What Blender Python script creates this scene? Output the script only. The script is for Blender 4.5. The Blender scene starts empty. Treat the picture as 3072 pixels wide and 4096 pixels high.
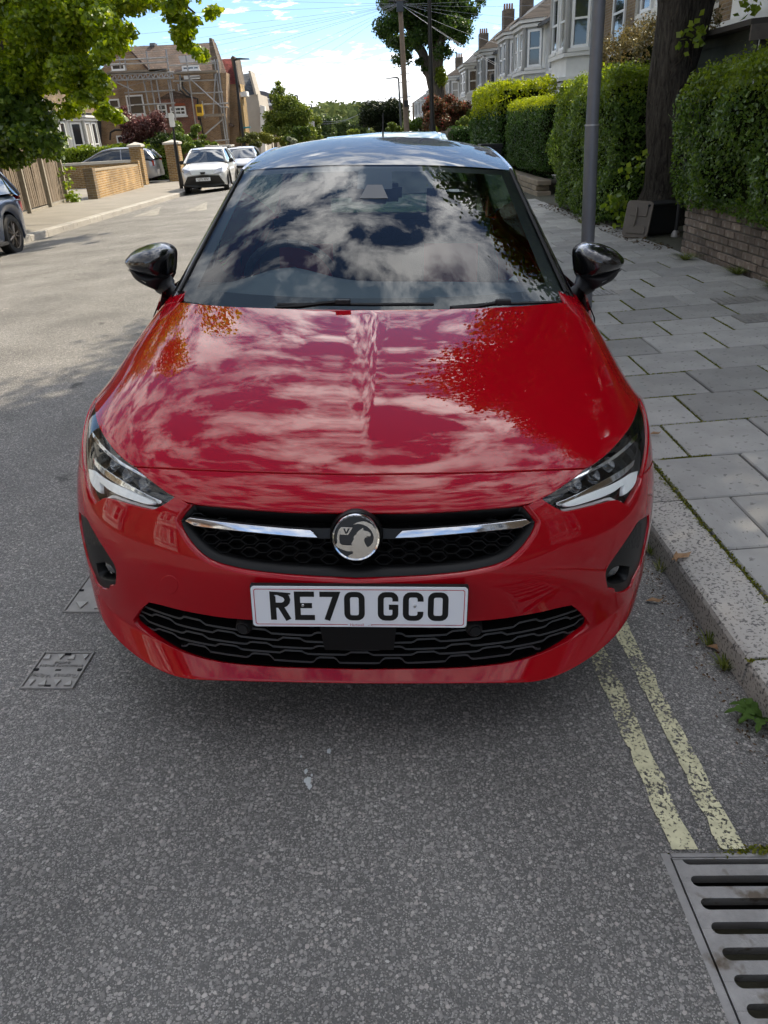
import bpy, bmesh, math, random
import numpy as np
from mathutils import Vector, Matrix
from mathutils.geometry import delaunay_2d_cdt
from mathutils.bvhtree import BVHTree
random.seed(7); rng = np.random.default_rng(7)
SC = bpy.context.scene; COL = SC.collection
rad = math.radians
# ------------------------------------------------------------ camera
CAM_H = 1.50; FPX = 3050.0; PW, PH = 3072.0, 4096.0
_vp = ((1472 - PW/2)/FPX, (512 - PH/2)/FPX, 1.0); _roll = rad(3.2)
_Y = np.array(_vp); _Y /= np.linalg.norm(_Y)
_s, _c = math.sin(_roll), math.cos(_roll); _k = -_Y[2]/(_s*_Y[0] + _c*_Y[1])
_Z = -np.array([_s*_k, _c*_k, 1.0]); _Z /= np.linalg.norm(_Z)
RC = np.stack([np.cross(_Y, _Z), _Y, _Z])          # camera frame (x right, y down, z forward) -> world
cd = bpy.data.cameras.new('camera'); cam = bpy.data.objects.new('camera', cd); COL.objects.link(cam)
cd.sensor_fit = 'HORIZONTAL'; cd.sensor_width = 36; cd.lens = 36*FPX/PW; cd.clip_start = .05; cd.clip_end = 3000
_m = np.eye(4); _m[:3, 0] = RC[:, 0]; _m[:3, 1] = -RC[:, 1]; _m[:3, 2] = -RC[:, 2]; _m[:3, 3] = (0, 0, CAM_H)
cam.matrix_world = Matrix(_m.tolist()); SC.camera = cam
# ------------------------------------------------------------ light
SUN_AZ = (0.62, 0.785); SUN_EL = rad(44)
w = bpy.data.worlds.new('World'); SC.world = w; w.use_nodes = True
def build_world():
    nt = w.node_tree; N = nt.nodes; L = nt.links; N.clear()
    def nd(t, **k):
        n = N.new(t)
        for a, b in k.items(): setattr(n, a, b)
        return n
    sky = nd('ShaderNodeTexSky', sky_type='NISHITA', sun_disc=False)
    sky.sun_elevation = SUN_EL; sky.sun_rotation = math.atan2(SUN_AZ[0], SUN_AZ[1]); sky.air_density = .8; sky.dust_density = .15; sky.ozone_density = 3; sky.altitude = 1500
    tc = nd('ShaderNodeTexCoord'); sep = nd('ShaderNodeSeparateXYZ'); L.new(tc.outputs['Generated'], sep.inputs[0])
    mx = nd('ShaderNodeMath', operation='MAXIMUM'); L.new(sep.outputs['Z'], mx.inputs[0]); mx.inputs[1].default_value = 0
    ad = nd('ShaderNodeMath', operation='ADD'); L.new(mx.outputs[0], ad.inputs[0]); ad.inputs[1].default_value = .12
    dx = nd('ShaderNodeMath', operation='DIVIDE'); L.new(sep.outputs['X'], dx.inputs[0]); L.new(ad.outputs[0], dx.inputs[1])
    dy = nd('ShaderNodeMath', operation='DIVIDE'); L.new(sep.outputs['Y'], dy.inputs[0]); L.new(ad.outputs[0], dy.inputs[1])
    cb = nd('ShaderNodeCombineXYZ'); L.new(dx.outputs[0], cb.inputs[0]); L.new(dy.outputs[0], cb.inputs[1]); cb.inputs[2].default_value = 3.7
    n1 = nd('ShaderNodeTexNoise'); n1.inputs['Scale'].default_value = 7.0; n1.inputs['Detail'].default_value = 9; n1.inputs['Roughness'].default_value = .62; n1.inputs['Distortion'].default_value = .35
    n2 = nd('ShaderNodeTexNoise'); n2.inputs['Scale'].default_value = .42; n2.inputs['Detail'].default_value = 3
    L.new(cb.outputs[0], n1.inputs['Vector']); L.new(cb.outputs[0], n2.inputs['Vector'])
    mu = nd('ShaderNodeMath', operation='MULTIPLY_ADD'); L.new(n2.outputs[0], mu.inputs[0]); mu.inputs[1].default_value = .55; L.new(n1.outputs[0], mu.inputs[2])
    cr = nd('ShaderNodeValToRGB'); cr.color_ramp.elements[0].position = .645; cr.color_ramp.elements[1].position = .80; cr.color_ramp.elements[1].color = (1, 1, 1, 1); cr.color_ramp.elements[0].color = (0, 0, 0, 1)
    L.new(mu.outputs[0], cr.inputs[0])
    # the cloud bank that lies low over the far end of the street
    hz = nd('ShaderNodeMapRange'); hz.inputs['From Min'].default_value = .085; hz.inputs['From Max'].default_value = .045; hz.inputs['To Min'].default_value = 0; hz.inputs['To Max'].default_value = .30
    L.new(sep.outputs['Z'], hz.inputs['Value'])
    hb = nd('ShaderNodeMapRange'); hb.inputs['From Min'].default_value = .16; hb.inputs['From Max'].default_value = .30; hb.inputs['To Min'].default_value = -.25; hb.inputs['To Max'].default_value = 0; L.new(sep.outputs['Z'], hb.inputs['Value'])
    ma = nd('ShaderNodeMath', operation='ADD'); L.new(mu.outputs[0], ma.inputs[0]); L.new(hb.outputs[0], ma.inputs[1])
    mu2 = nd('ShaderNodeMath', operation='ADD'); L.new(ma.outputs[0], mu2.inputs[0]); L.new(hz.outputs[0], mu2.inputs[1]); L.new(mu2.outputs[0], cr.inputs[0])
    mix = nd('ShaderNodeMix', data_type='RGBA'); L.new(cr.outputs[0], mix.inputs[0]); L.new(sky.outputs[0], mix.inputs[6]); 
    n3 = nd('ShaderNodeTexNoise'); n3.inputs['Scale'].default_value = 2.6; n3.inputs['Detail'].default_value = 5; n3.inputs['Roughness'].default_value = .6; L.new(cb.outputs[0], n3.inputs['Vector'])
    cs = nd('ShaderNodeMapRange'); cs.inputs['From Min'].default_value = .35; cs.inputs['From Max'].default_value = .62; L.new(n3.outputs[0], cs.inputs['Value'])
    cm = nd('ShaderNodeMix', data_type='RGBA'); L.new(cs.outputs[0], cm.inputs[0]); cm.inputs[6].default_value = CLOUD_SHADE; cm.inputs[7].default_value = CLOUD; 
    # clouds scatter forward: brighter towards the sun
    sv = nd('ShaderNodeVectorMath', operation='DOT_PRODUCT'); L.new(tc.outputs['Generated'], sv.inputs[0]); sv.inputs[1].default_value = (SUN_AZ[0]*math.cos(SUN_EL), SUN_AZ[1]*math.cos(SUN_EL), math.sin(SUN_EL))
    s0 = nd('ShaderNodeMath', operation='MAXIMUM'); L.new(sv.outputs['Value'], s0.inputs[0]); s0.inputs[1].default_value = 0
    s1 = nd('ShaderNodeMath', operation='POWER'); L.new(s0.outputs[0], s1.inputs[0]); s1.inputs[1].default_value = 2.2
    s2 = nd('ShaderNodeMath', operation='MULTIPLY_ADD'); L.new(s1.outputs[0], s2.inputs[0]); s2.inputs[1].default_value = 1.5; s2.inputs[2].default_value = .5
    sc_ = nd('ShaderNodeVectorMath', operation='SCALE'); L.new(cm.outputs[2], sc_.inputs[0]); L.new(s2.outputs[0], sc_.inputs['Scale']); L.new(sc_.outputs[0], mix.inputs[7])
    bg = nd('ShaderNodeBackground'); bg.inputs['Strength'].default_value = SKY_STRENGTH; L.new(mix.outputs[2], bg.inputs['Color'])
    out = nd('ShaderNodeOutputWorld'); L.new(bg.outputs[0], out.inputs[0])
CLOUD = (14.5, 14.3, 14, 1); CLOUD_SHADE = (6.2, 6.5, 7, 1); SKY_STRENGTH = .08
build_world()
sl = bpy.data.lights.new('sun', 'SUN'); sl.energy = 2.9; sl.angle = rad(.55); sl.color = (1, .87, .67)
sun = bpy.data.objects.new('sun', sl); COL.objects.link(sun); sun.location = (20, 15, 30)
_sd = Vector((SUN_AZ[0]*math.cos(SUN_EL), SUN_AZ[1]*math.cos(SUN_EL), math.sin(SUN_EL)))
sun.rotation_euler = (_sd).to_track_quat('Z', 'Y').to_euler()
SC.view_settings.view_transform = 'Standard'; SC.view_settings.look = 'None'; SC.view_settings.gamma = 1; SC.view_settings.exposure = 1.3
try: SC.view_settings.use_curve_mapping = False
except Exception: pass
SC.cycles.max_bounces = 5; SC.cycles.transparent_max_bounces = 12; SC.cycles.glossy_bounces = 4; SC.cycles.transmission_bounces = 4; SC.cycles.diffuse_bounces = 2
SC.cycles.use_adaptive_sampling = True; SC.cycles.adaptive_threshold = .03; SC.cycles.use_denoising = True; SC.cycles.sample_clamp_indirect = 6
# ------------------------------------------------------------ helpers
def ray(u, v): return RC @ np.array([(u - PW/2)/FPX, (v - PH/2)/FPX, 1.0])
def at(u, v, Y):
    d = ray(u, v); t = Y/d[1]; return np.array([d[0]*t, Y, CAM_H + d[2]*t])
ROAD_C = -2.73
def camber(x): return .064 - .0093*(x - ROAD_C)**2
def slope(y):
    t = max(0.0, y - 5.0); return -.013*t*t/(t + 4.0) if t > 0 else 0.0
def gz(x, y):
    if x > 1.04: b = .035 + .028*(min(x, 6) - 1.04)
    elif x < -6.5: b = .03 + .02*min(3, -6.5 - x)
    else: b = camber(x)
    return b + slope(y)
def on_ground(u, v):
    z = 0.0
    for _ in range(12):
        d = ray(u, v); t = (z - CAM_H)/d[2]; x, y = d[0]*t, d[1]*t; z = gz(x, y)
    return np.array([x, y, z])
def tag(o, label=None, cat=None, group=None, kind=None):
    if label: o['label'] = label
    if cat: o['category'] = cat
    if group: o['group'] = group
    if kind: o['kind'] = kind
    return o
def empty(name, loc=(0, 0, 0), rz=0, label=None, cat=None, group=None, parent=None):
    o = bpy.data.objects.new(name, None); COL.objects.link(o); o.location = loc; o.rotation_euler = (0, 0, rz); o.empty_display_size = .1
    if parent: o.parent = parent
    return tag(o, label, cat, group)
def mesh_data(name, V, Fc, mats, smooth=False, normals=None, mi=None):
    me = bpy.data.meshes.new(name)
    me.from_pydata([tuple(map(float, p)) for p in V], [], [tuple(f) for f in Fc])
    for m in (mats if isinstance(mats, (list, tuple)) else [mats]): me.materials.append(m)
    if mi is not None: me.polygons.foreach_set('material_index', np.asarray(mi, dtype=np.int32))
    if smooth: me.polygons.foreach_set('use_smooth', np.ones(len(me.polygons), dtype=bool))
    me.update()
    if normals is not None:
        me.normals_split_custom_set_from_vertices([tuple(map(float, n)) for n in normals])
    return me
def link(name, me, parent=None, loc=None, rot=None):
    o = bpy.data.objects.new(name, me); COL.objects.link(o)
    if parent: o.parent = parent
    if loc is not None: o.location = loc
    if rot is not None: o.rotation_euler = rot
    return o
def obj(name, V, Fc, mat, parent=None, smooth=False, normals=None, mi=None):
    return link(name, mesh_data(name, V, Fc, mat, smooth, normals, mi), parent)
class MB:
    """collects simple solids into one mesh"""
    def __init__(s): s.V = []; s.F = []
    def add(s, V, F):
        b = len(s.V); s.V += [tuple(p) for p in V]; s.F += [tuple(i + b for i in f) for f in F]; return s
    def box(s, x0, x1, y0, y1, z0, z1):
        return s.add([(x0,y0,z0),(x1,y0,z0),(x1,y1,z0),(x0,y1,z0),(x0,y0,z1),(x1,y0,z1),(x1,y1,z1),(x0,y1,z1)],
                     [(0,3,2,1),(4,5,6,7),(0,1,5,4),(1,2,6,5),(2,3,7,6),(3,0,4,7)])
    def rod(s, a, b, r, r2=None, n=8, caps=True):
        a = Vector(a); b = Vector(b); d = (b - a).normalized(); t = d.orthogonal().normalized(); q = d.cross(t); r2 = r if r2 is None else r2
        V = []
        for k in range(n):
            e = t*math.cos(2*math.pi*k/n) + q*math.sin(2*math.pi*k/n); V.append(a + e*r); V.append(b + e*r2)
        F = [(2*k, 2*((k+1) % n), 2*((k+1) % n)+1, 2*k+1) for k in range(n)]
        if caps: F += [tuple(2*k for k in range(n))[::-1], tuple(2*k+1 for k in range(n))]
        return s.add(V, F)
    def prism(s, poly, f0, f1):
        """poly: 2-D points; f0,f1 map (a,b) to the two end faces"""
        n = len(poly); V = [f0(*p) for p in poly] + [f1(*p) for p in poly]
        return s.add(V, [tuple(range(n))[::-1], tuple(range(n, 2*n))] + [(k, (k+1) % n, n+(k+1) % n, n+k) for k in range(n)])
    def lathe(s, prof, n=24, c=(0, 0, 0), axis='z'):
        V = []; m = len(prof)
        for k in range(n):
            a = 2*math.pi*k/n
            for r, h in prof:
                p = {'z': (r*math.cos(a), r*math.sin(a), h), 'x': (h, r*math.cos(a), r*math.sin(a)), 'y': (r*math.sin(a), h, r*math.cos(a))}[axis]
                V.append((p[0]+c[0], p[1]+c[1], p[2]+c[2]))
        return s.add(V, [(k*m+j, ((k+1) % n)*m+j, ((k+1) % n)*m+j+1, k*m+j+1) for k in range(n) for j in range(m-1)])
    def tube(s, pts, r, n=8, caps=True):
        pts = [Vector(p) for p in pts]; R_ = r if isinstance(r, (list, tuple)) else [r]*len(pts); V = []; up = Vector((0, 0, 1)); prev = None
        for i, p in enumerate(pts):
            d = (pts[min(i+1, len(pts)-1)] - pts[max(i-1, 0)]).normalized()
            t = (prev - d*prev.dot(d)).normalized() if prev and (prev - d*prev.dot(d)).length > 1e-4 else d.orthogonal().normalized()
            prev = t; q = d.cross(t)
            for k in range(n): V.append(p + (t*math.cos(2*math.pi*k/n) + q*math.sin(2*math.pi*k/n))*R_[i])
        F = [(i*n+k, i*n+(k+1) % n, (i+1)*n+(k+1) % n, (i+1)*n+k) for i in range(len(pts)-1) for k in range(n)]
        if caps: F += [tuple(range(n))[::-1], tuple(range((len(pts)-1)*n, len(pts)*n))]
        return s.add(V, F)
    def data(s, name, mat, smooth=False): return mesh_data(name, s.V, s.F, mat, smooth)
    def build(s, name, mat, parent=None, smooth=False, loc=None): 
        o = link(name, s.data(name, mat, smooth), parent, loc)
        if smooth: auto_smooth(o.data)
        return o
def auto_smooth(me, ang=40):
    me.polygons.foreach_set('use_smooth', np.ones(len(me.polygons), dtype=bool))
    bm = bmesh.new(); bm.from_mesh(me); c = math.cos(rad(ang))
    for e in bm.edges:
        if len(e.link_faces) == 2:
            n1, n2 = e.link_faces[0].normal, e.link_faces[1].normal
            e.smooth = n1.dot(n2) > c
    bm.to_mesh(me); bm.free()
def bevel(o, wdt=.004, seg=1):
    bm = bmesh.new(); bm.from_mesh(o.data)
    bmesh.ops.bevel(bm, geom=bm.edges[:], offset=wdt, segments=seg, affect='EDGES', clamp_overlap=True)
    bm.to_mesh(o.data); bm.free(); return o
def copy_tree(o, parent=None):
    c = o.copy(); COL.objects.link(c)
    if parent: c.parent = parent
    for ch in o.children: copy_tree(ch, c)
    return c
def text_mesh(txt, size, extrude=0.0, align='CENTER', res=2):
    cu = bpy.data.curves.new('t', 'FONT'); cu.body = txt; cu.size = size; cu.extrude = extrude; cu.align_x = align; cu.align_y = 'CENTER'; cu.resolution_u = res
    o = bpy.data.objects.new('t', cu); COL.objects.link(o)
    dg = bpy.context.evaluated_depsgraph_get(); me = bpy.data.meshes.new_from_object(o.evaluated_get(dg))
    V = [tuple(v.co) for v in me.vertices]; F = [tuple(p.vertices) for p in me.polygons]
    bpy.data.objects.remove(o); bpy.data.curves.remove(cu); bpy.data.meshes.remove(me); return V, F
# ------------------------------------------------------------ materials
MATS = {}
def mat(name, col, rough=.6, metal=0, coat=0, coat_rough=.03, spec=.5, vary=0, vscale=8, col2=None, bump=0, bscale=60, bdist=.01, emit=None, trans=0, sub=0, coords='Object', detail=6, rnd=0, mottle=None):
    if name in MATS: return MATS[name]
    m = bpy.data.materials.new(name); m.use_nodes = True; nt = m.node_tree; N = nt.nodes; L = nt.links; b = N['Principled BSDF']
    c4 = (*col, 1); b.inputs['Base Color'].default_value = c4; b.inputs['Roughness'].default_value = rough; b.inputs['Metallic'].default_value = metal
    b.inputs['Coat Weight'].default_value = coat; b.inputs['Coat Roughness'].default_value = coat_rough; b.inputs['Specular IOR Level'].default_value = spec
    if trans: b.inputs['Transmission Weight'].default_value = trans
    if emit: b.inputs['Emission Color'].default_value = (*emit[:3], 1); b.inputs['Emission Strength'].default_value = emit[3]
    tc = N.new('ShaderNodeTexCoord')
    src = None
    if col2 or vary:
        no = N.new('ShaderNodeTexNoise'); no.inputs['Scale'].default_value = vscale; no.inputs['Detail'].default_value = detail; no.inputs['Roughness'].default_value = .65; L.new(tc.outputs[coords], no.inputs['Vector'])
        cr = N.new('ShaderNodeValToRGB'); cr.color_ramp.elements[0].position = .3; cr.color_ramp.elements[1].position = .7
        c2 = col2 if col2 else tuple(min(1, c*(1+vary)) for c in col); c1 = col if col2 else tuple(c*(1-vary) for c in col)
        cr.color_ramp.elements[0].color = (*c1, 1); cr.color_ramp.elements[1].color = (*c2, 1)
        L.new(no.outputs[0], cr.inputs[0]); src = cr.outputs[0]
    if mottle:  # second, finer pattern: (colour, scale, threshold)
        n3 = N.new('ShaderNodeTexNoise'); n3.inputs['Scale'].default_value = mottle[1]; n3.inputs['Detail'].default_value = 4; L.new(tc.outputs[coords], n3.inputs['Vector'])
        r3 = N.new('ShaderNodeValToRGB'); r3.color_ramp.elements[0].position = mottle[2]; r3.color_ramp.elements[1].position = mottle[2] + .08
        L.new(n3.outputs[0], r3.inputs[0]); mx = N.new('ShaderNodeMix'); mx.data_type = 'RGBA'; L.new(r3.outputs[0], mx.inputs[0])
        if src: L.new(src, mx.inputs[6])
        else: mx.inputs[6].default_value = c4
        mx.inputs[7].default_value = (*mottle[0], 1); src = mx.outputs[2]
    if rnd:
        oi = N.new('ShaderNodeObjectInfo'); hs = N.new('ShaderNodeHueSaturation')
        mr = N.new('ShaderNodeMapRange'); mr.inputs['To Min'].default_value = 1 - rnd; mr.inputs['To Max'].default_value = 1 + rnd
        L.new(oi.outputs['Random'], mr.inputs['Value']); L.new(mr.outputs[0], hs.inputs['Value'])
        if src: L.new(src, hs.inputs['Color'])
        else: hs.inputs['Color'].default_value = c4
        src = hs.outputs[0]
    if src: L.new(src, b.inputs['Base Color'])
    if bump:
        n2 = N.new('ShaderNodeTexNoise'); n2.inputs['Scale'].default_value = bscale; n2.inputs['Detail'].default_value = 5; L.new(tc.outputs[coords], n2.inputs['Vector'])
        bp = N.new('ShaderNodeBump'); bp.inputs['Strength'].default_value = bump; bp.inputs['Distance'].default_value = bdist
        L.new(n2.outputs[0], bp.inputs['Height']); L.new(bp.outputs[0], b.inputs['Normal'])
    MATS[name] = m; return m
def glass_mat(name, tint, ior=1.5, rough=0.0):
    m = bpy.data.materials.new(name); m.use_nodes = True; nt = m.node_tree; N = nt.nodes; L = nt.links; N.clear()
    t = N.new('ShaderNodeBsdfTransparent'); t.inputs[0].default_value = (*tint, 1)
    g = N.new('ShaderNodeBsdfGlossy'); g.inputs['Roughness'].default_value = rough; g.inputs[0].default_value = (1, 1, 1, 1)
    f = N.new('ShaderNodeFresnel'); f.inputs[0].default_value = ior
    ge = N.new('ShaderNodeNewGeometry'); mr = N.new('ShaderNodeMapRange'); mr.inputs['To Min'].default_value = ior; mr.inputs['To Max'].default_value = 1/ior
    L.new(ge.outputs['Backfacing'], mr.inputs['Value']); L.new(mr.outputs[0], f.inputs[0])
    x = N.new('ShaderNodeMixShader'); o = N.new('ShaderNodeOutputMaterial')
    L.new(f.outputs[0], x.inputs[0]); L.new(t.outputs[0], x.inputs[1]); L.new(g.outputs[0], x.inputs[2]); L.new(x.outputs[0], o.inputs[0]); MATS[name] = m; return m
# ============================================================ the red car
CNET=[
[(0,.06,.195),(.22,.065,.195),(.42,.075,.195),(.50,.09,.195),(.60,.13,.20),(.71,.22,.22),(.79,.34,.24),(.835,.48,.25),(.855,.62,.25)],
[(0,-.012,.216),(.22,-.006,.214),(.40,.006,.208),(.485,.02,.198),(.605,.076,.221),(.728,.177,.257),(.80,.31,.285),(.845,.46,.30),(.865,.62,.30)],
[(0,.02,.262),(.22,.026,.262),(.40,.044,.265),(.51,.07,.275),(.63,.12,.30),(.735,.205,.33),(.81,.32,.345),(.85,.46,.36),(.868,.62,.36)],
[(0,-.002,.33),(.22,.004,.33),(.40,.028,.335),(.525,.068,.345),(.635,.122,.36),(.735,.21,.38),(.81,.325,.39),(.85,.46,.40),(.87,.62,.40)],
[(0,-.012,.43),(.22,-.005,.43),(.40,.024,.43),(.53,.066,.43),(.64,.122,.435),(.742,.212,.44),(.812,.325,.445),(.852,.46,.45),(.872,.62,.45)],
[(0,-.026,.53),(.22,-.018,.53),(.40,.016,.53),(.53,.062,.53),(.64,.122,.53),(.742,.215,.53),(.81,.33,.53),(.852,.46,.53),(.876,.62,.53)],
[(0,.012,.62),(.22,.02,.622),(.40,.048,.625),(.53,.085,.625),(.645,.15,.62),(.738,.24,.615),(.805,.355,.61),(.85,.48,.61),(.872,.63,.61)],
[(0,.038,.695),(.22,.045,.696),(.40,.072,.693),(.53,.12,.69),(.64,.2,.69),(.733,.30,.69),(.798,.41,.69),(.843,.53,.69),(.868,.67,.69)],
[(0,.135,.752),(.22,.138,.753),(.42,.158,.752),(.56,.19,.748),(.655,.265,.745),(.737,.36,.745),(.795,.47,.745),(.84,.59,.745),(.865,.72,.74)],
[(0,.38,.834),(.22,.38,.835),(.42,.385,.832),(.57,.40,.824),(.665,.44,.812),(.737,.50,.797),(.79,.58,.782),(.838,.67,.765),(.865,.78,.745)],
[(0,.70,.898),(.22,.70,.90),(.42,.70,.897),(.58,.71,.888),(.68,.725,.874),(.745,.745,.852),(.79,.77,.82),(.835,.80,.775),(.865,.85,.72)],
[(0,1.0,.938),(.22,1.0,.941),(.42,1.0,.941),(.58,1.0,.938),(.68,1.005,.928),(.75,1.01,.905),(.797,1.02,.865),(.838,1.03,.80),(.865,1.05,.72)],
[(0,1.16,.958),(.22,1.17,.963),(.42,1.19,.968),(.59,1.21,.972),(.68,1.23,.970),(.742,1.25,.952),(.79,1.27,.905),(.835,1.28,.83),(.863,1.3,.73)],
]
CNET = np.array(CNET, float)
class Spline:
    """bicubic B-spline sheet, mirrored about x = 0; u runs across (-n..n), v along the profile"""
    def __init__(s, net):
        s.n = net.shape[1] - 1
        a = np.concatenate([net[:, :0:-1]*[-1, 1, 1], net], 1); s.nr, s.nc = a.shape[:2]
        a = np.concatenate([2*a[:1]-a[1:2], a, 2*a[-1:]-a[-2:-1]], 0); s.P = np.concatenate([2*a[:, :1]-a[:, 1:2], a, 2*a[:, -1:]-a[:, -2:-1]], 1)
    def __call__(s, u, v):
        u = np.atleast_1d(np.asarray(u, float)) + s.n; v = np.atleast_1d(np.asarray(v, float))
        iu = np.clip(np.floor(u).astype(int), 0, s.nc-2); iv = np.clip(np.floor(v).astype(int), 0, s.nr-2); t, q = u-iu, v-iv
        B = lambda t: np.stack([(1-t)**3, 3*t**3-6*t*t+4, -3*t**3+3*t*t+3*t+1, t**3], -1)/6
        D = lambda t: np.stack([-(1-t)**2, 3*t*t-4*t, -3*t*t+2*t+1, t*t], -1)/2
        bu, bv, du, dv = B(t), B(q), D(t), D(q); P = 0; Pu = 0; Pv = 0
        for a in range(4):
            for b in range(4):
                c = s.P[iv+a, iu+b]; P = P + (bv[:, a]*bu[:, b])[:, None]*c; Pu = Pu + (bv[:, a]*du[:, b])[:, None]*c; Pv = Pv + (dv[:, a]*bu[:, b])[:, None]*c
        # fold lines of the pressing: spine of the bonnet and the shoulder folds
        ridge = 0.010*np.exp(-np.abs(P[:, 0])/.035)*np.clip((v-10.2)/2.2, 0, 1)
        P[:, 2] += ridge; Pu[:, 2] += -np.sign(P[:, 0])*ridge/.035*Pu[:, 0]
        n = np.cross(Pu, Pv); n /= np.linalg.norm(n, axis=1)[:, None]
        return P, n
CNET = np.concatenate([CNET, np.array([[(0,1.30,.967),(.22,1.31,.972),(.42,1.33,.98),(.59,1.35,.99),(.675,1.37,.992),(.732,1.39,.972),(.78,1.41,.925),(.828,1.42,.845),(.86,1.45,.74)]])])
CNET = np.insert(CNET, [2, 3], CNET[[1, 2]], axis=0)       # doubled rows: the chin and lip are folded, not rolled
CAR = Spline(CNET)
CAR_R = np.array([[.99825971, .03664371, .04620369], [-.03660452, .99932839, -.00169421], [-.04623474, 0, .9989306]]); CAR_0 = np.array([-.1095, 1.5753, .001])
car = empty('red_hatchback', label='glossy red hatchback with a black roof parked nose-on at the kerb', cat='car')
_m = np.eye(4); _m[:3, :3] = CAR_R; _m[:3, 3] = CAR_0; car.matrix_world = Matrix(_m.tolist())
CAM_L = CAR_R.T @ (np.array([0, 0, CAM_H]) - CAR_0)
def cray(u, v): return CAR_R.T @ ray(u, v)
def caty(u, v, y): d = cray(u, v); return CAM_L + d*(y - CAM_L[1])/d[1]
_gu = np.linspace(-8, 8, 241); _gv = np.linspace(0, 15, 301); _U, _Vv = np.meshgrid(_gu, _gv); _UV = np.stack([_U.ravel(), _Vv.ravel()], 1)
_GP, _GN = CAR(_UV[:, 0], _UV[:, 1])
_gf = [(j*241+i, j*241+i+1, (j+1)*241+i+1, (j+1)*241+i) for j in range(300) for i in range(240)]
_bvh = BVHTree.FromPolygons([Vector(p) for p in _GP], _gf)
_cc = ((_GP @ CAR_R.T + CAR_0) - [0, 0, CAM_H]) @ RC; _GPX = np.stack([PW/2 + FPX*_cc[:, 0]/_cc[:, 2], PH/2 + FPX*_cc[:, 1]/_cc[:, 2]], 1)
_vis = ((_GP - CAM_L)*_GN).sum(1) < 0
def uv_of(px):
    """surface parameters of the point of the body seen at a photo pixel"""
    d = cray(*px); hit = _bvh.ray_cast(Vector(CAM_L), Vector(d).normalized())
    if hit[0] is not None:
        j, i = divmod(hit[2], 240); c = hit[0]; ids = _gf[hit[2]]; best = None
        P0, P1, P3 = _GP[ids[0]], _GP[ids[1]], _GP[ids[3]]
        A = np.stack([P1-P0, P3-P0], 1); ab = np.linalg.lstsq(A, np.array(c)-P0, rcond=None)[0]
        return (_gu[i] + ab[0]*(16/240), _gv[j] + ab[1]*(15/300))
    k = np.argmin(((_GPX - px)**2).sum(1) + (~_vis)*1e6); return tuple(_UV[k])
def crv(pts, n=6):
    """smooth line through points (Catmull-Rom)"""
    p = np.array(pts, float); p = np.concatenate([2*p[:1]-p[1:2], p, 2*p[-1:]-p[-2:-1]]); out = []
    for i in range(1, len(p)-2):
        for t in np.linspace(0, 1, n, endpoint=False):
            out.append(.5*((2*p[i]) + (p[i+1]-p[i-1])*t + (2*p[i-1]-5*p[i]+4*p[i+1]-p[i+2])*t*t + (3*p[i]-p[i-1]-3*p[i+1]+p[i+2])*t**3))
    out.append(p[-2]); return out
def seg(pts, n=6): return [uv_of(p) for p in crv(pts, n)]
def lin(a, b, n): return [tuple(np.array(a) + (np.array(b)-np.array(a))*k/n) for k in range(n+1)]
z7 = lambda L: [(300+x/3.318, 1550+y/3.318) for x, y in L]
z6 = lambda L: [(300+x/1.3825, 1900+y/1.3825) for x, y in L]
z4 = lambda L: [(680+x/2.127, 1960+y/2.127) for x, y in L]
mir = lambda L: [(-u, v) for u, v in reversed(L)]          # mirrored half, walked on in the same sense
def clean(L, eps=.012):
    o = []
    for p in L:
        if not o or abs(p[0]-o[-1][0]) + abs(p[1]-o[-1][1]) > eps: o.append(p)
    if abs(o[0][0]-o[-1][0]) + abs(o[0][1]-o[-1][1]) < eps: o.pop()
    return o
def inside(P, poly):
    poly = np.asarray(poly); x, y = P[:, 0], P[:, 1]; r = np.zeros(len(P), bool); j = len(poly)-1
    for i in range(len(poly)):
        xi, yi = poly[i]; xj, yj = poly[j]; c = ((yi > y) != (yj > y))
        r ^= c & (x < (xj-xi)*(y-yi)/(yj-yi+1e-15)+xi); j = i
    return r
def tri_region(outer, holes=(), h=.2):
    loops = [clean(outer)] + [clean(q) for q in holes]; V = []; E_ = []
    for L_ in loops:
        b = len(V); V += L_; E_ += [(b+k, b+(k+1) % len(L_)) for k in range(len(L_))]
    o = np.array(loops[0]); gx = np.arange(o[:, 0].min(), o[:, 0].max(), h); gy = np.arange(o[:, 1].min(), o[:, 1].max(), h)
    G = np.stack(np.meshgrid(gx, gy), -1).reshape(-1, 2); k = inside(G, loops[0])
    for q in loops[1:]: k &= ~inside(G, q)
    G = G[k]; Bd = np.array(V)
    if len(G): G = G[np.array([((Bd-g)**2).sum(1).min() > (h*.4)**2 for g in G])] if len(G) else G
    V2 = [Vector(p) for p in V] + [Vector(p) for p in G]
    r = delaunay_2d_cdt(V2, E_, [], 0, 1e-6); vo = np.array([tuple(p) for p in r[0]]); T = np.array([f for f in r[2]])
    c = vo[T].mean(1); k = inside(c, loops[0])
    for q in loops[1:]: k &= ~inside(c, q)
    return vo, [tuple(t) for t in T[k]], loops
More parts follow.
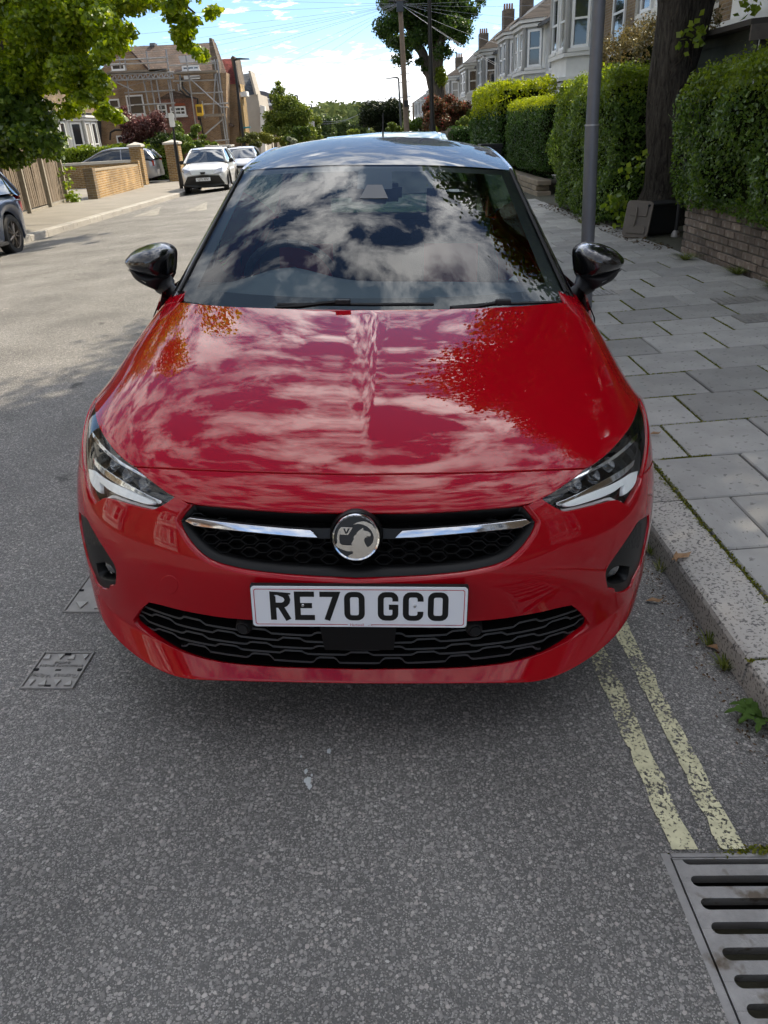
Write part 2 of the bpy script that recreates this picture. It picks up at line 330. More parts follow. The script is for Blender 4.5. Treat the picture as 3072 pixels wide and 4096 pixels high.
def patch(name, outer, material, parent, holes=(), off=0., flange=.012, h=.2, surf=None, inset=None):
    surf = surf or CAR; vo, T, loops = tri_region(outer, holes, h)
    P, n = surf(vo[:, 0], vo[:, 1]); P = P + n*off; V = list(P); NN = list(n)
    if flange:
        for L_ in loops:
            a = np.array(L_); p, q = surf(a[:, 0], a[:, 1]); p = p + q*off; b = len(V); m = len(L_)
            # rounded edge, then the return of the sheet
            tn = np.roll(p, -1, 0) - np.roll(p, 1, 0); side = np.cross(tn, q); side /= np.linalg.norm(side, axis=1)[:, None] + 1e-9
            ar = ((a[:, 0]*np.roll(a[:, 1], -1)) - (np.roll(a[:, 0], -1)*a[:, 1])).sum(); sg = 1 if (ar > 0) == (L_ is loops[0]) else -1
            r1 = p + side*sg*.0015 - q*.0012; r2 = p + side*sg*.002 - q*flange
            V += list(p); NN += list(q); V += list(r1); NN += list(q*.5 + side*sg*.8); V += list(r2); NN += list(side*sg)
            for lay in range(2):
                for k in range(m):
                    i0, i1 = b+lay*m+k, b+lay*m+(k+1) % m; f = (i0, i1, i1+m, i0+m); T.append(f if sg < 0 else f[::-1])
    return obj(name, V, T, material, parent, True, NN)
# ---- materials of the car
RED = mat('red_paint', (.33, .0010, .0070), .5, 0, 1, .006, spec=.0)
RED.node_tree.nodes['Principled BSDF'].inputs['Coat IOR'].default_value = 1.5
GLOSS = mat('gloss_black', (.004, .004, .005), .25, 0, 1, .015)
PLAST = mat('black_plastic', (.010, .010, .011), .5, spec=.35, bump=.15, bscale=400, bdist=.001)
SATIN = mat('satin_black', (.005, .0052, .0055), .42, spec=.3)
DARK = mat('dark_void', (.003, .003, .003), .9, spec=.1)
CHROME = mat('chrome', (.72, .73, .75), .07, 1)
RUB = mat('tyre_rubber', (.015, .015, .015), .75, bump=.2, bscale=150)
ALLOY = mat('alloy', (.55, .55, .56), .3, .9)
WSG = glass_mat('windscreen_glass', (.72, .80, .80), 1.55); SIDEG = glass_mat('side_glass', (.10, .12, .12), 1.7); LENS = glass_mat('lens', (.93, .95, .96), 1.45)
# ---- outlines
HL_IN = z7([(318,30),(285,130),(268,250),(285,400),(340,550),(430,695),(545,845),(670,958),(785,1036)])
HL_IN2 = z7([(785,1036),(900,1140),(1040,1250),(1200,1370),(1340,1450)])
HL_B1 = z7([(1340,1450),(1210,1540),(1085,1608)]); HL_B2 = z7([(1085,1608),(1040,1624),(980,1622),(800,1580),(600,1525),(460,1480),(390,1472),(340,1497),(265,1548)])
HL_O = z7([(265,1548),(205,1440),(145,1290),(115,1130)])
hl_in, hl_in2, hl_b1, hl_b2, hl_o = seg(HL_IN, 4), seg(HL_IN2, 4), seg(HL_B1, 3), seg(HL_B2, 4), seg(HL_O, 3)
top = hl_in[0]; lo = hl_o[-1]
hl_side = crv([lo, (-6.72, (lo[1]*2+top[1])/3), (-6.98, (lo[1]+top[1]*2)/3), (top[0]-.05, top[1]+.1), top], 5)
hl_side = [tuple(p) for p in hl_side]
HL = hl_in + hl_in2 + hl_b1 + hl_b2 + hl_o + hl_side
gap = seg([(534,1861),(700,1870),(880,1878),(1150,1887)], 6) + [uv_of((1300,1890)), (0, uv_of((1437,1893))[1])]
gap2 = seg([(548,1872),(700,1880),(880,1888),(1150,1897)], 6) + [uv_of((1300,1900)), (0, uv_of((1437,1903))[1])]
lip = seg(z4([(51,57),(110,86),(170,104),(300,122),(600,150),(1000,177),(1300,186)]), 5) + [(0, uv_of((1437,2049))[1])]
gr_top = seg(z4([(185,120),(300,130),(500,143),(900,165),(1300,186)]), 4) + [(0, uv_of((1437,2058))[1])]
gr_l = seg(z4([(185,120),(130,180),(75,262)]), 3) + seg(z4([(75,262),(92,320),(130,392),(195,480),(280,562),(370,614),(500,655),(700,695),(1000,728),(1300,748)]), 4) + [(0, uv_of((1437,2318))[1])]
def offs(L_, d):
    p = np.array(L_, float); t = np.gradient(p, axis=0); n_ = np.stack([t[:, 1], -t[:, 0]], 1); n_ /= np.linalg.norm(n_, axis=1)[:, None]
    if ((p+n_ - [1437, 2180])**2).sum() < ((p - [1437, 2180])**2).sum(): n_ = -n_
    return [tuple(q) for q in p + n_*d]
_gpx = crv(z4([(185,120),(130,180),(75,262)]), 3) + crv(z4([(75,262),(92,320),(130,392),(195,480),(280,562),(370,614),(500,655),(700,695),(1000,728),(1300,748)]), 4) + [np.array((1437., 2318.))]
_opx = offs(_gpx, 15.); gr_o = [uv_of(p) for p in _opx[1:-1]] + [(0, uv_of((1437, 2334))[1])]
# bumper: side, head-lamp underside, lip, round under the grille and back
half = lin((-8, 0), (-8, 8.1), 24) + lin((-8, 8.1), lo, 4) + list(reversed(hl_o)) + list(reversed(hl_b2)) + list(reversed(hl_b1)) + seg(z4([(51,57),(100,92),(150,125)]), 3) + gr_o
FOG = seg(z6([(34,233),(62,236),(92,292)]), 2) + seg(z6([(92,292),(135,365),(178,432),(222,505),(229,560),(222,612)]), 3) + seg(z6([(222,612),(192,614)]), 2) + seg(z6([(192,614),(186,634),(150,630),(118,602),(100,555),(72,460),(46,350),(34,280),(34,233)]), 3)
FOG = [(u-.30, v) if (i > len(FOG)*.62 and v > uv_of((300+150/1.3825, 1900+625/1.3825))[1]+.15) else (u, v) for i, (u, v) in enumerate(FOG)]; FOG[0] = (FOG[0][0]-.30, FOG[0][1]); FOG[1] = (FOG[1][0]-.1, FOG[1][1])
itop = seg(z6([(405,703),(470,717),(600,750),(800,785),(985,801),(1300,812)]), 5) + [(0, uv_of((1437,2490))[1])]
ibot = seg(z6([(405,703),(355,748),(320,800)]), 3) + seg(z6([(320,800),(330,828),(380,868),(480,927),(600,984),(750,1028),(900,1050),(1100,1065),(1400,1074)]), 4) + [(0, uv_of((1437,2680))[1])]
INT = ibot + mir(ibot)[1:] + itop[1:-1][::-1] if False else list(reversed(itop)) + ibot
INT = list(reversed(ibot)) + itop; INT = INT[:-1]                       # centre bottom -> left -> centre top
INT = INT + [(-u, v) for u, v in reversed(INT)]
bump_poly = half + mir(half)
bumper = patch('bumper', bump_poly, RED, car, holes=[FOG, mir(FOG), INT], flange=.02, h=.22)
_a = [uv_of((680+160/2.127, 1960+116/2.127))] + gr_o; _b = [uv_of(tuple(p)) for p in _gpx]; _b[-1] = (0, _b[-1][1]); _b = [_b[int(round(i*(len(_b)-1)/(len(_a)-1)))] for i in range(len(_a))]
_a = _a + mir(_a)[1:]; _b = _b + mir(_b)[1:]; pa, na = CAR(*np.array(_a).T); pb, nb = CAR(*np.array(_b).T); k = len(_a)
obj('grille_rim', list(pa) + list(pa*.45+pb*.55 - nb*.002) + list(pb - nb*.014), [(l*k+i, l*k+i+1, (l+1)*k+i+1, (l+1)*k+i) for l in range(2) for i in range(k-1)], RED, bumper, True)
nose = patch('nose_panel', gap2 + mir(gap2)[1:] + [(-u, v) for u, v in (hl_in2[2:] + lip[1:])] + mir([(-u, v) for u, v in (hl_in2[2:] + lip[1:])])[1:], RED, car, h=.2, flange=.02)
rear_l = seg([(640,1236),(672,1216),(707,1209)], 3); rear_c = seg([(707,1209),(900,1226),(1168,1237)], 6) + [(0, uv_of((1478,1241))[1])]
side_l = crv([top, (-6.75, 12.0), (-6.45, 13.0), rear_l[0]], 6); side_l = [tuple(p) for p in side_l]
bon = list(reversed(gap)) + list(reversed(hl_in)) + side_l[1:] + rear_l[1:] + rear_c[1:]
bonnet = patch('bonnet', bon + [(-u, v) for u, v in reversed(bon[1:-1])], RED, car, h=.17, flange=.014)
fen = lin((-8, 8.14), (-8, 15), 22) + lin((-8, 15), (-3.9, 15), 10)[1:] + lin((-3.9, 15), rear_l[-1], 3)[1:] + [(u, v+.02) for u, v in reversed(rear_l[:-1])] + [(u-.03, v) for u, v in reversed(side_l[:-1])] + [(u-.02, v) for u, v in reversed(hl_side[:-1])] + [(lo[0], lo[1]+.04)]
patch('fender', fen, RED, car, h=.22); patch('fender', mir(fen), RED, car, h=.22)
obj('engine_bay_liner', CAR(*[a.ravel() for a in np.meshgrid(np.linspace(-7.9, 7.9, 60), np.linspace(.2, 14, 50))])[0] - .028*CAR(*[a.ravel() for a in np.meshgrid(np.linspace(-7.9, 7.9, 60), np.linspace(.2, 14, 50))])[1],
    [(j*60+i, j*60+i+1, (j+1)*60+i+1, (j+1)*60+i) for j in range(49) for i in range(59) if not (j < 32 and abs(i-29.5) < 24)], DARK, car)
# ---- head lamps
WHITE = mat('lamp_white', (.95, .96, .93), .35, coat=.4); LAMPD = mat('lamp_inner', (.012, .012, .013), .22, coat=.4)
DRL = z7([(152,1072),(215,1120),(290,1178),(420,1255),(600,1335),(800,1425),(985,1508)]) + z7([(1010,1535),(900,1535),(700,1470),(520,1400),(400,1330),(290,1245),(302,1390),(200,1290),(165,1200)])
BLADE = z7([(140,905),(180,960),(260,1030),(420,1140),(600,1250),(800,1365),(960,1445),(1075,1492),(1030,1530),(900,1462),(700,1365),(500,1270),(330,1165),(210,1060),(150,985)])
STRIP = z7([(270,1470),(275,1520),(340,1450),(400,1420),(440,1425),(600,1485),(800,1545),(960,1585),(1000,1590),(990,1600),(950,1598),(790,1562),(600,1505),(450,1450),(400,1445),(345,1470),(280,1532),(262,1500)])
BROW = z7([(165,560),(260,690),(400,830),(560,950),(720,1040),(880,1130),(860,1140),(700,1060),(540,975),(380,860),(230,710),(160,600)])
for sgn in (-1, 1):
    M_ = (lambda L: list(L)) if sgn < 0 else mir
    hl = empty('headlight', parent=car)
    tag(hl, 'headlight on the road side' if sgn < 0 else 'headlight on the kerb side')
    patch('housing', M_(HL), LAMPD, hl, off=-.034, flange=0, h=.25); patch('lens', M_(HL), LENS, hl, off=-.003, flange=.01, h=.18)
    patch('light_bar', M_(seg(DRL, 2)), WHITE, hl, off=-.006, flange=.012, h=.1); patch('reflector_blade', M_(seg(BLADE, 2)), CHROME, hl, off=-.021, flange=.008, h=.1)
    patch('trim_strip', M_([uv_of(p) for p in STRIP]), WHITE, hl, off=-.02, flange=.008, h=.1); patch('brow', M_(seg(BROW, 2)), CHROME, hl, off=-.015, flange=.006, h=.1)
    # frame of the lamp: a dark rim under the lens edge
    P, n = CAR(*np.array(M_(clean(HL))).T); k = len(P); inn = P - n*.05
    obj('rim', list(P-n*.004) + list(inn), [(i, (i+1) % k, (i+1) % k+k, i+k) for i in range(k)], LAMPD, hl, True)
    for (a, b) in ((620,1090),(860,1210),(450,930)):
        uv = uv_of((300+a/3.318, 1550+b/3.318)); p, q = CAR(-sgn*uv[0]*1.0 if sgn > 0 else uv[0], uv[1]); p, q = p[0]-q[0]*.03, q[0]
        m = MB(); m.lathe([(.0, .004), (.012, .006), (.019, .010), (.022, .006), (.024, 0)], 18); ob = m.build('projector', mat('projector_glass', (.02, .022, .025), .03, .2, 1), hl, True)
        ob.location = p; ob.rotation_euler = Vector(q).to_track_quat('Z', 'Y').to_euler()
# ---- grille
gouter = list(reversed(gr_top[:-1])); GRL = gr_l[:-1]; GRP = [gr_l[-1]] + list(reversed(GRL)) + gr_top[1:]
GRP = list(reversed(gr_l)) + gr_top[1:]; GRP = GRP + [(-u, v) for u, v in reversed(GRP[1:-1])]
gr = empty('grille', parent=car)
P, n = CAR(*np.array(clean(GRP)).T); k = len(P); c0 = P.mean(0)
def shrink(P, d):
    t = np.roll(P, -1, 0)-np.roll(P, 1, 0); s_ = np.stack([t[:, 2], 0*t[:, 0], -t[:, 0]], 1); s_ /= np.linalg.norm(s_, axis=1)[:, None]+1e-9
    if ((P+s_*.001-c0)**2).sum() > ((P-c0)**2).sum(): s_ = -s_
    return P + s_*d
r0, r1, r2 = shrink(P, .001) - n*.010, shrink(P, .016) - n*.020, shrink(P, .020) - n*.045
obj('surround', list(r0)+list(r1)+list(r2), [(l*k+i, l*k+(i+1) % k, (l+1)*k+(i+1) % k, (l+1)*k+i) for l in range(2) for i in range(k)], SATIN, gr, True)
patch('backing', GRP, DARK, gr, off=-.062, flange=0, h=.3)
gpoly = np.stack([shrink(P, .020)[:, 0], shrink(P, .020)[:, 2]], 1)
def front_y(x, z):
    """depth of the body skin at a point seen from straight ahead"""
    h_ = _bvh.ray_cast(Vector((x, -1, z)), Vector((0, 1, 0))); return h_[0].y if h_[0] is not None else .1
def hexes():
    m = MB(); A_, B_, e, t = .0655, .0285, .018, .01475
    for i in range(-16, 17):
        for j in range(-8, 12):
            cx = i*A_/2; cz = .625 + j*B_ + (B_/2 if i % 2 else 0) + .10*cx*cx*1.4
            if not inside(np.array([[cx, cz]]), gpoly)[0] or math.hypot(cx, cz-.6365) < .068: continue
            if abs(cz - (.648+.16*cx*cx)) < .012 and abs(cx) > .08: continue
            o_ = [(-e/2-t, 0), (-e/2, B_/2), (e/2, B_/2), (e/2+t, 0), (e/2, -B_/2), (-e/2, -B_/2)]
            yb = front_y(cx, cz) + .030
            ou = [(cx+a, cz+b) for a, b in o_]; inn = [(cx+a*.86, cz+b*.80) for a, b in o_]
            V = [(a, yb, b) for a, b in ou] + [(a, yb, b) for a, b in inn] + [(a, yb+.022, b) for a, b in inn]
            m.add(V, [(q, (q+1) % 6, 6+(q+1) % 6, 6+q) for q in range(6)] + [(6+q, 6+(q+1) % 6, 12+(q+1) % 6, 12+q) for q in range(6)])
    return m
tag(hexes().build('honeycomb_mesh', SATIN, gr), kind='stuff')
BAR = z4([(120,262),(155,240),(220,250),(400,275),(700,308),(1000,335),(1190,350),(1250,405),(1100,398),(800,370),(500,340),(250,312),(190,300)])
BARB = z4([(100,262),(150,228),(220,238),(400,263),(700,296),(1000,322),(1200,335),(1330,335),(1400,330),(1400,420),(1260,420),(1100,410),(800,382),(500,352),(250,324),(180,312)])
for M_ in (lambda L: list(L), mir):
    bb = patch('bar_base', M_([uv_of(p) for p in BARB]), SATIN, gr, off=-.018, flange=.02, h=.2)
    patch('chrome_bar', M_([uv_of(p) for p in BAR]), CHROME, gr, off=-.006, flange=.014, h=.15)
# ---- badge
bc = np.array([0, front_y(0, .636) - .004, .636]); bd = empty('badge', parent=car); bd.location = bc; bd.rotation_euler = (rad(-13), 0, 0); BR = .0575
def bpt(x, y, d=0.): return ((x-838)/608*BR, -d, -(y-865)/608*BR)
m = MB(); m.lathe([(BR*1.12, .026), (BR*1.09, .008), (BR*1.04, .002), (BR*1.03, .006), (BR*.9, .008), (0, .008)], 48, axis='y'); m.build('badge_seat', SATIN, bd, True)
m = MB(); m.lathe([(BR, .004), (BR, -.004), (BR*.965, -.008), (BR*.90, -.007), (BR*.87, -.002), (BR*.87, .006)], 56, axis='y'); m.build('ring', CHROME, bd, True)
m = MB(); m.lathe([(BR*.88, -.001), (0, -.001)], 40, axis='y'); m.build('disc', mat('badge_black', (.008, .008, .009), .3), bd, True)
def relief(name, L, material, d0=.001, d1=.006, up=None):
    poly = [Vector(bpt(*p)) for p in L]; q = [Vector((p.x, p.z, 0)) for p in poly]; n_ = len(q)
    from mathutils.geometry import tessellate_polygon
    T = tessellate_polygon([q]); V = [(p.x, -d1, p.y) for p in q] + [(p.x, -d0, p.y) for p in q]
    return obj(name, V, [tuple(t) for t in T] + [(i, (i+1) % n_, n_+(i+1) % n_, n_+i) for i in range(n_)], material, bd)
relief('griffin', [(1020,605),(930,670),(850,745),(862,770),(800,810),(770,870),(795,885),(720,1020),(745,1060),(600,1065),(480,1050),(430,1000),(420,860),(428,785),(645,792),(757,600),(475,590),(420,650),(375,770),(360,880),(372,1008),(328,1030),(335,1080),(380,1130),(500,1180),(625,1222),(745,1215),(768,1275),(628,1342),(700,1400),(850,1430),(1050,1400),(1220,1280),(1340,1120),(1400,950),(1400,800),(1330,640),(1230,520),(1110,455),(1000,440),(880,465),(770,530),(880,505),(1000,520),(1120,575),(1210,660),(1270,780),(1283,880),(1260,985),(1200,1065),(1130,1110),(1070,1030),(1040,930),(1060,860),(1130,848),(1090,815),(1190,832),(1210,790),(1195,740),(1125,692),(1030,675)], mat('badge_metal', (.42, .41, .40), .16, 1))
relief('letter', [(522,628),(566,628),(596,725),(640,628),(690,628),(620,762),(570,762)], MATS['badge_black'], .005, .0068)
for i, ch in enumerate('VAUXHALL'):
    a = rad(136 - i*14.0); V, F_ = text_mesh(ch, .0085)
    c_, s_ = math.cos(a-math.pi/2), math.sin(a-math.pi/2); r_ = BR*.935
    obj('letter', [(x*c_ - y*s_ + r_*math.cos(a), -.0086, x*s_ + y*c_ + r_*math.sin(a)) for x, y, _ in V], F_, MATS['badge_black'], bd)
# ---- lower intake
li = empty('lower_intake', parent=car); SLATM = mat('slat_lit_edge', (.035, .036, .038), .45)
patch('backing', INT, DARK, li, off=-.075, flange=0, h=.3)
P, n = CAR(*np.array(clean(INT)).T); k = len(P)
obj('surround', list(P-n*.012)+list(P-n*.075), [(i, (i+1) % k, (i+1) % k+k, i+k) for i in range(k)], PLAST, li, True)
ipol = np.stack([P[:, 0], P[:, 2]], 1)
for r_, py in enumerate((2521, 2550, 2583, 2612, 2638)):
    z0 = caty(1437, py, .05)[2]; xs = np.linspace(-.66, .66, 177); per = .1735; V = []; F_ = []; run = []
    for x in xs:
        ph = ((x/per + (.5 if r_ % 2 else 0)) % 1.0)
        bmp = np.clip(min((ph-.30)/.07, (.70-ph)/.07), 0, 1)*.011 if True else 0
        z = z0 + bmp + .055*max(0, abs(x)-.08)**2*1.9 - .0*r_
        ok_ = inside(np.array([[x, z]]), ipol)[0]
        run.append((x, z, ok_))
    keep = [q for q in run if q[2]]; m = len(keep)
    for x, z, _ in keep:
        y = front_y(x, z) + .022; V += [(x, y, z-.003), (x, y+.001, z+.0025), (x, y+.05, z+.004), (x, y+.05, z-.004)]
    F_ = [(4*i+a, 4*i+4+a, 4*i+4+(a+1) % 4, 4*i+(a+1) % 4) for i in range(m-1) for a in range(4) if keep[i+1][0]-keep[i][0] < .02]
    o = obj('slat', V, F_, [DARK, SLATM], li, mi=[1 if q_ % 4 == 0 else 0 for q_ in range(len(F_))])  # front faces lighter, the rest dark: shading put into the slat colours
m = MB()
pts = [caty(*p) for p in ((1277,2500,.0),(1587,2500,.0),(1575,2600,.012),(1300,2600,.012))]
V = [p for p in pts] + [p + np.array([0, .05, 0]) for p in pts]
o = obj('radar_cover', V, [(3,2,1,0),(0,1,5,4),(1,2,6,5),(2,3,7,6),(3,0,4,7)], SATIN, li)
for (a, b) in ((972,2513),(1900,2522)):
    y = .028; p = caty(a, b, y); m = MB(); m.lathe([(0, -.004), (.0125, -.004), (.0135, -.001), (.016, -.002), (.020, .002), (.024, .02)], 24, axis='y'); ob = m.build('parking_sensor', PLAST, li, True); ob.location = p; ob.rotation_euler = (0, 0, rad(8 if a < 1400 else -8)*-1)
# ---- fog lamps
for M_, sg in ((lambda L: list(L), -1), (mir, 1)):
    fl = empty('fog_lamp', parent=car); fp = M_(clean(FOG)); P, n = CAR(*np.array(fp).T); k = len(P); c = P.mean(0)
    hole = M_(seg(z6([(104,492),(150,486),(192,512),(214,556),(208,590),(160,588),(122,562),(104,492)]), 3)[:-1])
    patch('bezel', fp, SATIN, fl, holes=[hole], off=-.006, flange=.03, h=.15); patch('recess', fp, PLAST, fl, off=-.05, flange=0, h=.2)
    rib = z6([(48,250),(62,250),(85,292),(150,392),(66,385),(50,330)])
    patch('upper_grain', M_([uv_of(p) for p in rib]), mat('grain_black', (.007,.007,.008), .55, bump=.8, bscale=90, bdist=.004), fl, off=-.002, flange=.003, h=.12)
    uv = uv_of((300+172/1.3825, 1900+517/1.3825)); p, q = CAR(sg*abs(uv[0]), uv[1]); p = p[0]-q[0]*.034
    m = MB(); m.lathe([(0, -.008), (.018, -.006), (.027, -.001), (.030, .006), (.031, .012)], 20, axis='y'); ob = m.build('lamp', mat('fog_glass', (.16, .165, .17), .08, .5, 1, bump=.6, bscale=120, bdist=.004), fl, True); ob.location = p; ob.rotation_euler = (rad(-12), 0, rad(sg*-20))
# tow-eye cap
cp = [(520+48*math.cos(a), 607+50*math.sin(a)) for a in np.linspace(0, 2*math.pi, 25)[:-1]]
patch('tow_eye_cap', [uv_of(p) for p in z6(cp)], RED, car, off=.0012, flange=.004, h=.1)
# ---- number plate
pl = empty('number_plate', parent=car); pl.location = caty(1437, 2429, -.034); pl.rotation_euler = (rad(-3), 0, 0)
PW_, PH_ = .260, .0555
def rrect(w_, h_, r, n=4): return [(sx*(w_-r)+r*math.cos(a), sy*(h_-r)+r*math.sin(a)) for sx, sy, a0 in ((1,1,0),(-1,1,90),(-1,-1,180),(1,-1,270)) for a in np.radians(np.linspace(a0, a0+90, n))]
m = MB(); m.prism(rrect(PW_, PH_, .008), lambda a, b: (a, 0, b), lambda a, b: (a, .003, b)); m.build('plate', mat('plate_white', (.78, .80, .84), .18), pl)
m = MB(); m.prism(rrect(.262, .058, .004), lambda a, b: (a, .0035, b), lambda a, b: (a, .014, b)); m.build('plate_carrier', PLAST, pl)
o_ = rrect(.2535, .0495, .006); i_ = rrect(.2518, .0478, .005); k = len(o_)
obj('red_border', [(a, -.0008, b) for a, b in o_+i_], [(i, (i+1) % k, k+(i+1) % k, k+i) for i in range(k)], mat('plate_red', (.5, .02, .04), .3), pl)
def stroke(paths, wd):
    """flat lettering of even stroke width from centre lines"""
    V, F_ = [], []
    for pth, closed in paths:
        p = np.array(pth, float); n_ = len(p); L_, R_ = [], []
        for i in range(n_):
            a = p[i-1] if (i > 0 or closed) else None; b = p[(i+1) % n_] if (i < n_-1 or closed) else None
            d1 = (p[i]-a)/np.linalg.norm(p[i]-a) if a is not None else None; d2 = (b-p[i])/np.linalg.norm(b-p[i]) if b is not None else None
            if d1 is None: d1 = d2
            if d2 is None: d2 = d1
            t = d1+d2; t /= np.linalg.norm(t); nn = np.array([-t[1], t[0]]); s_ = wd/2/max(.35, abs(np.dot(nn, [-d1[1], d1[0]])))
            L_.append(p[i]+nn*s_); R_.append(p[i]-nn*s_)
        b0 = len(V); V += L_+R_; F_ += [(b0+i, b0+(i+1) % n_, b0+n_+(i+1) % n_, b0+n_+i) for i in range(n_ if closed else n_-1)]
    return V, F_
hw, hh, rr = .018, .0325, .012
def arc(cx, cy, r, a0, a1, n=5): return [(cx+r*math.cos(rad(a)), cy+r*math.sin(rad(a))) for a in np.linspace(a0, a1, n)]
OO = arc(hw-rr, hh-rr, rr, 0, 90) + arc(-hw+rr, hh-rr, rr, 90, 180) + arc(-hw+rr, -hh+rr, rr, 180, 270) + arc(hw-rr, -hh+rr, rr, 270, 360)
CC = [(hw, .014)] + arc(hw-rr, hh-rr, rr, 0, 90) + arc(-hw+rr, hh-rr, rr, 90, 180) + arc(-hw+rr, -hh+rr, rr, 180, 270) + arc(hw-rr, -hh+rr, rr, 270, 360)
GLY = {'R': [([(-hw, -.0395), (-hw, hh)] + [(hw-rr, hh)] + arc(hw-.0155, hh-.0155, .0155, 80, -80, 7) + [(-hw, hh-.031)], False), ([(-.001, .0015), (hw+.001, -.0395)], False)],
       'E': [([(hw+.006, hh), (-hw, hh), (-hw, -hh), (hw+.006, -hh)], False), ([(-hw, .001), (hw, .001)], False)],
       '7': [([(-hw-.006, hh), (hw-.0005, hh), (-.007, -.0395)], False)], '0': [(OO, True)], 'O': [(OO, True)],
       'C': [(CC + [(hw, -.014)], False)], 'G': [(CC + [(hw, -.002), (.002, -.002)], False)]}
INK = mat('plate_ink', (.006, .006, .006), .3)
cxs = {0: -.1905, 1: -.1315, 2: -.0715, 3: -.0115, 4: .0695, 5: .1300, 6: .1900}
for i, ch in enumerate('RE70GCO'):
    V, F_ = stroke(GLY[ch], .0145); cx = cxs[i]
    obj('character', [(a*.98+cx, -.0007 - .0001*j/len(V), b+.003) for j, (a, b) in enumerate(V)], F_, INK, pl)
for t, sz, x, z, mt in (('Hartwell', .0098, -.006, -.049, 'plate_red'), ('RG1 6JZ', .0032, .026, -.0495, 'plate_red'), ('JEPSON BS AU 145e', .0032, .222, -.0488, 'plate_ink')):
    V, F_ = text_mesh(t, sz)
    if sz > .005: m = MB(); m.box(x-.0225, x+.034, -.0010, -.0006, z-.005, z+.0045); m.build('maker_panel', MATS['plate_white'], pl)
    obj('maker_name', [(a+x, -.0014, b+z) for a, b, _ in V], F_, MATS[mt], pl)
for x in (-.136, .134):
    m = MB(); m.lathe([(0, -.003), (.003, -.0026), (.0042, -.001), (.0044, .001)], 14, axis='y'); m.build('screw', CHROME, pl, True).location = (x, -.001, .005)
# ---- windscreen, roof, pillars
def ws(s, v):
    """s -1..1 across, v 0..1 up the screen"""
    s = np.asarray(s, float); v = np.asarray(v, float); a = np.abs(s)
    xc = .708 - .140*v - .012*np.sin(math.pi*v); yc = 1.095 + .79*v; zc = .928 + .434*v + .020*np.sin(math.pi*v)
    yk = yc + .125 - .04*v; zk = zc + .020 - .045*v
    return np.stack([xc*s, yc + (yk-yc)*a**2.3, zc + (zk-zc)*a**2.2], -1)
def grid(fn, ss, vv):
    S_, V_ = np.meshgrid(ss, vv); P = fn(S_.ravel(), V_.ravel()); n = len(ss)
    return P, [(j*n+i, j*n+i+1, (j+1)*n+i+1, (j+1)*n+i) for j in range(len(vv)-1) for i in range(n-1)]
P, F_ = grid(ws, np.linspace(-1, 1, 41), np.linspace(0, 1, 31)); wsr = obj('windscreen', P, F_, WSG, car, True)
FR = mat('frit_black', (.004, .004, .005), .35)
def frit(s0, s1, v0, v1, nm='screen_border'):
    P, F_ = grid(ws, np.linspace(s0, s1, 24), np.linspace(v0, v1, 8)); obj(nm, P + [0, .002, -.005], F_, FR, wsr, True)
frit(-1, 1, .0, .085); frit(-1, -.92, .085, .955); frit(.92, 1, .085, .955); frit(-1, 1, .955, 1.0); frit(-.12, .12, .80, .955, 'sensor_mask')
def roof(s, t):
    s = np.asarray(s, float); t = np.asarray(t, float); a = np.abs(s); y = 1.885 + 1.87*t
    zc = 1.362 + .096*(1-(1-np.clip(t*1.7, 0, 1))**1.7) - .075*np.clip((t-.52)/.48, 0, 1)**2
    xc = .572 + .010*np.sin(math.pi*np.clip(t*.85, 0, 1)) - .03*t; zk = zc - .026 - .028*np.sin(math.pi*np.clip(t, 0, 1)); yk = y + .085*(1-t)
    return np.stack([xc*s, y + (yk-y)*a**2.3, zc + (zk-zc)*a**2.4], -1)
P, F_ = grid(roof, np.linspace(-1, 1, 41), np.linspace(.006, 1, 50)); obj('roof', P, F_, mat('roof_black', (.004, .004, .005), .5, 0, .5, .012, spec=.1), car, True)
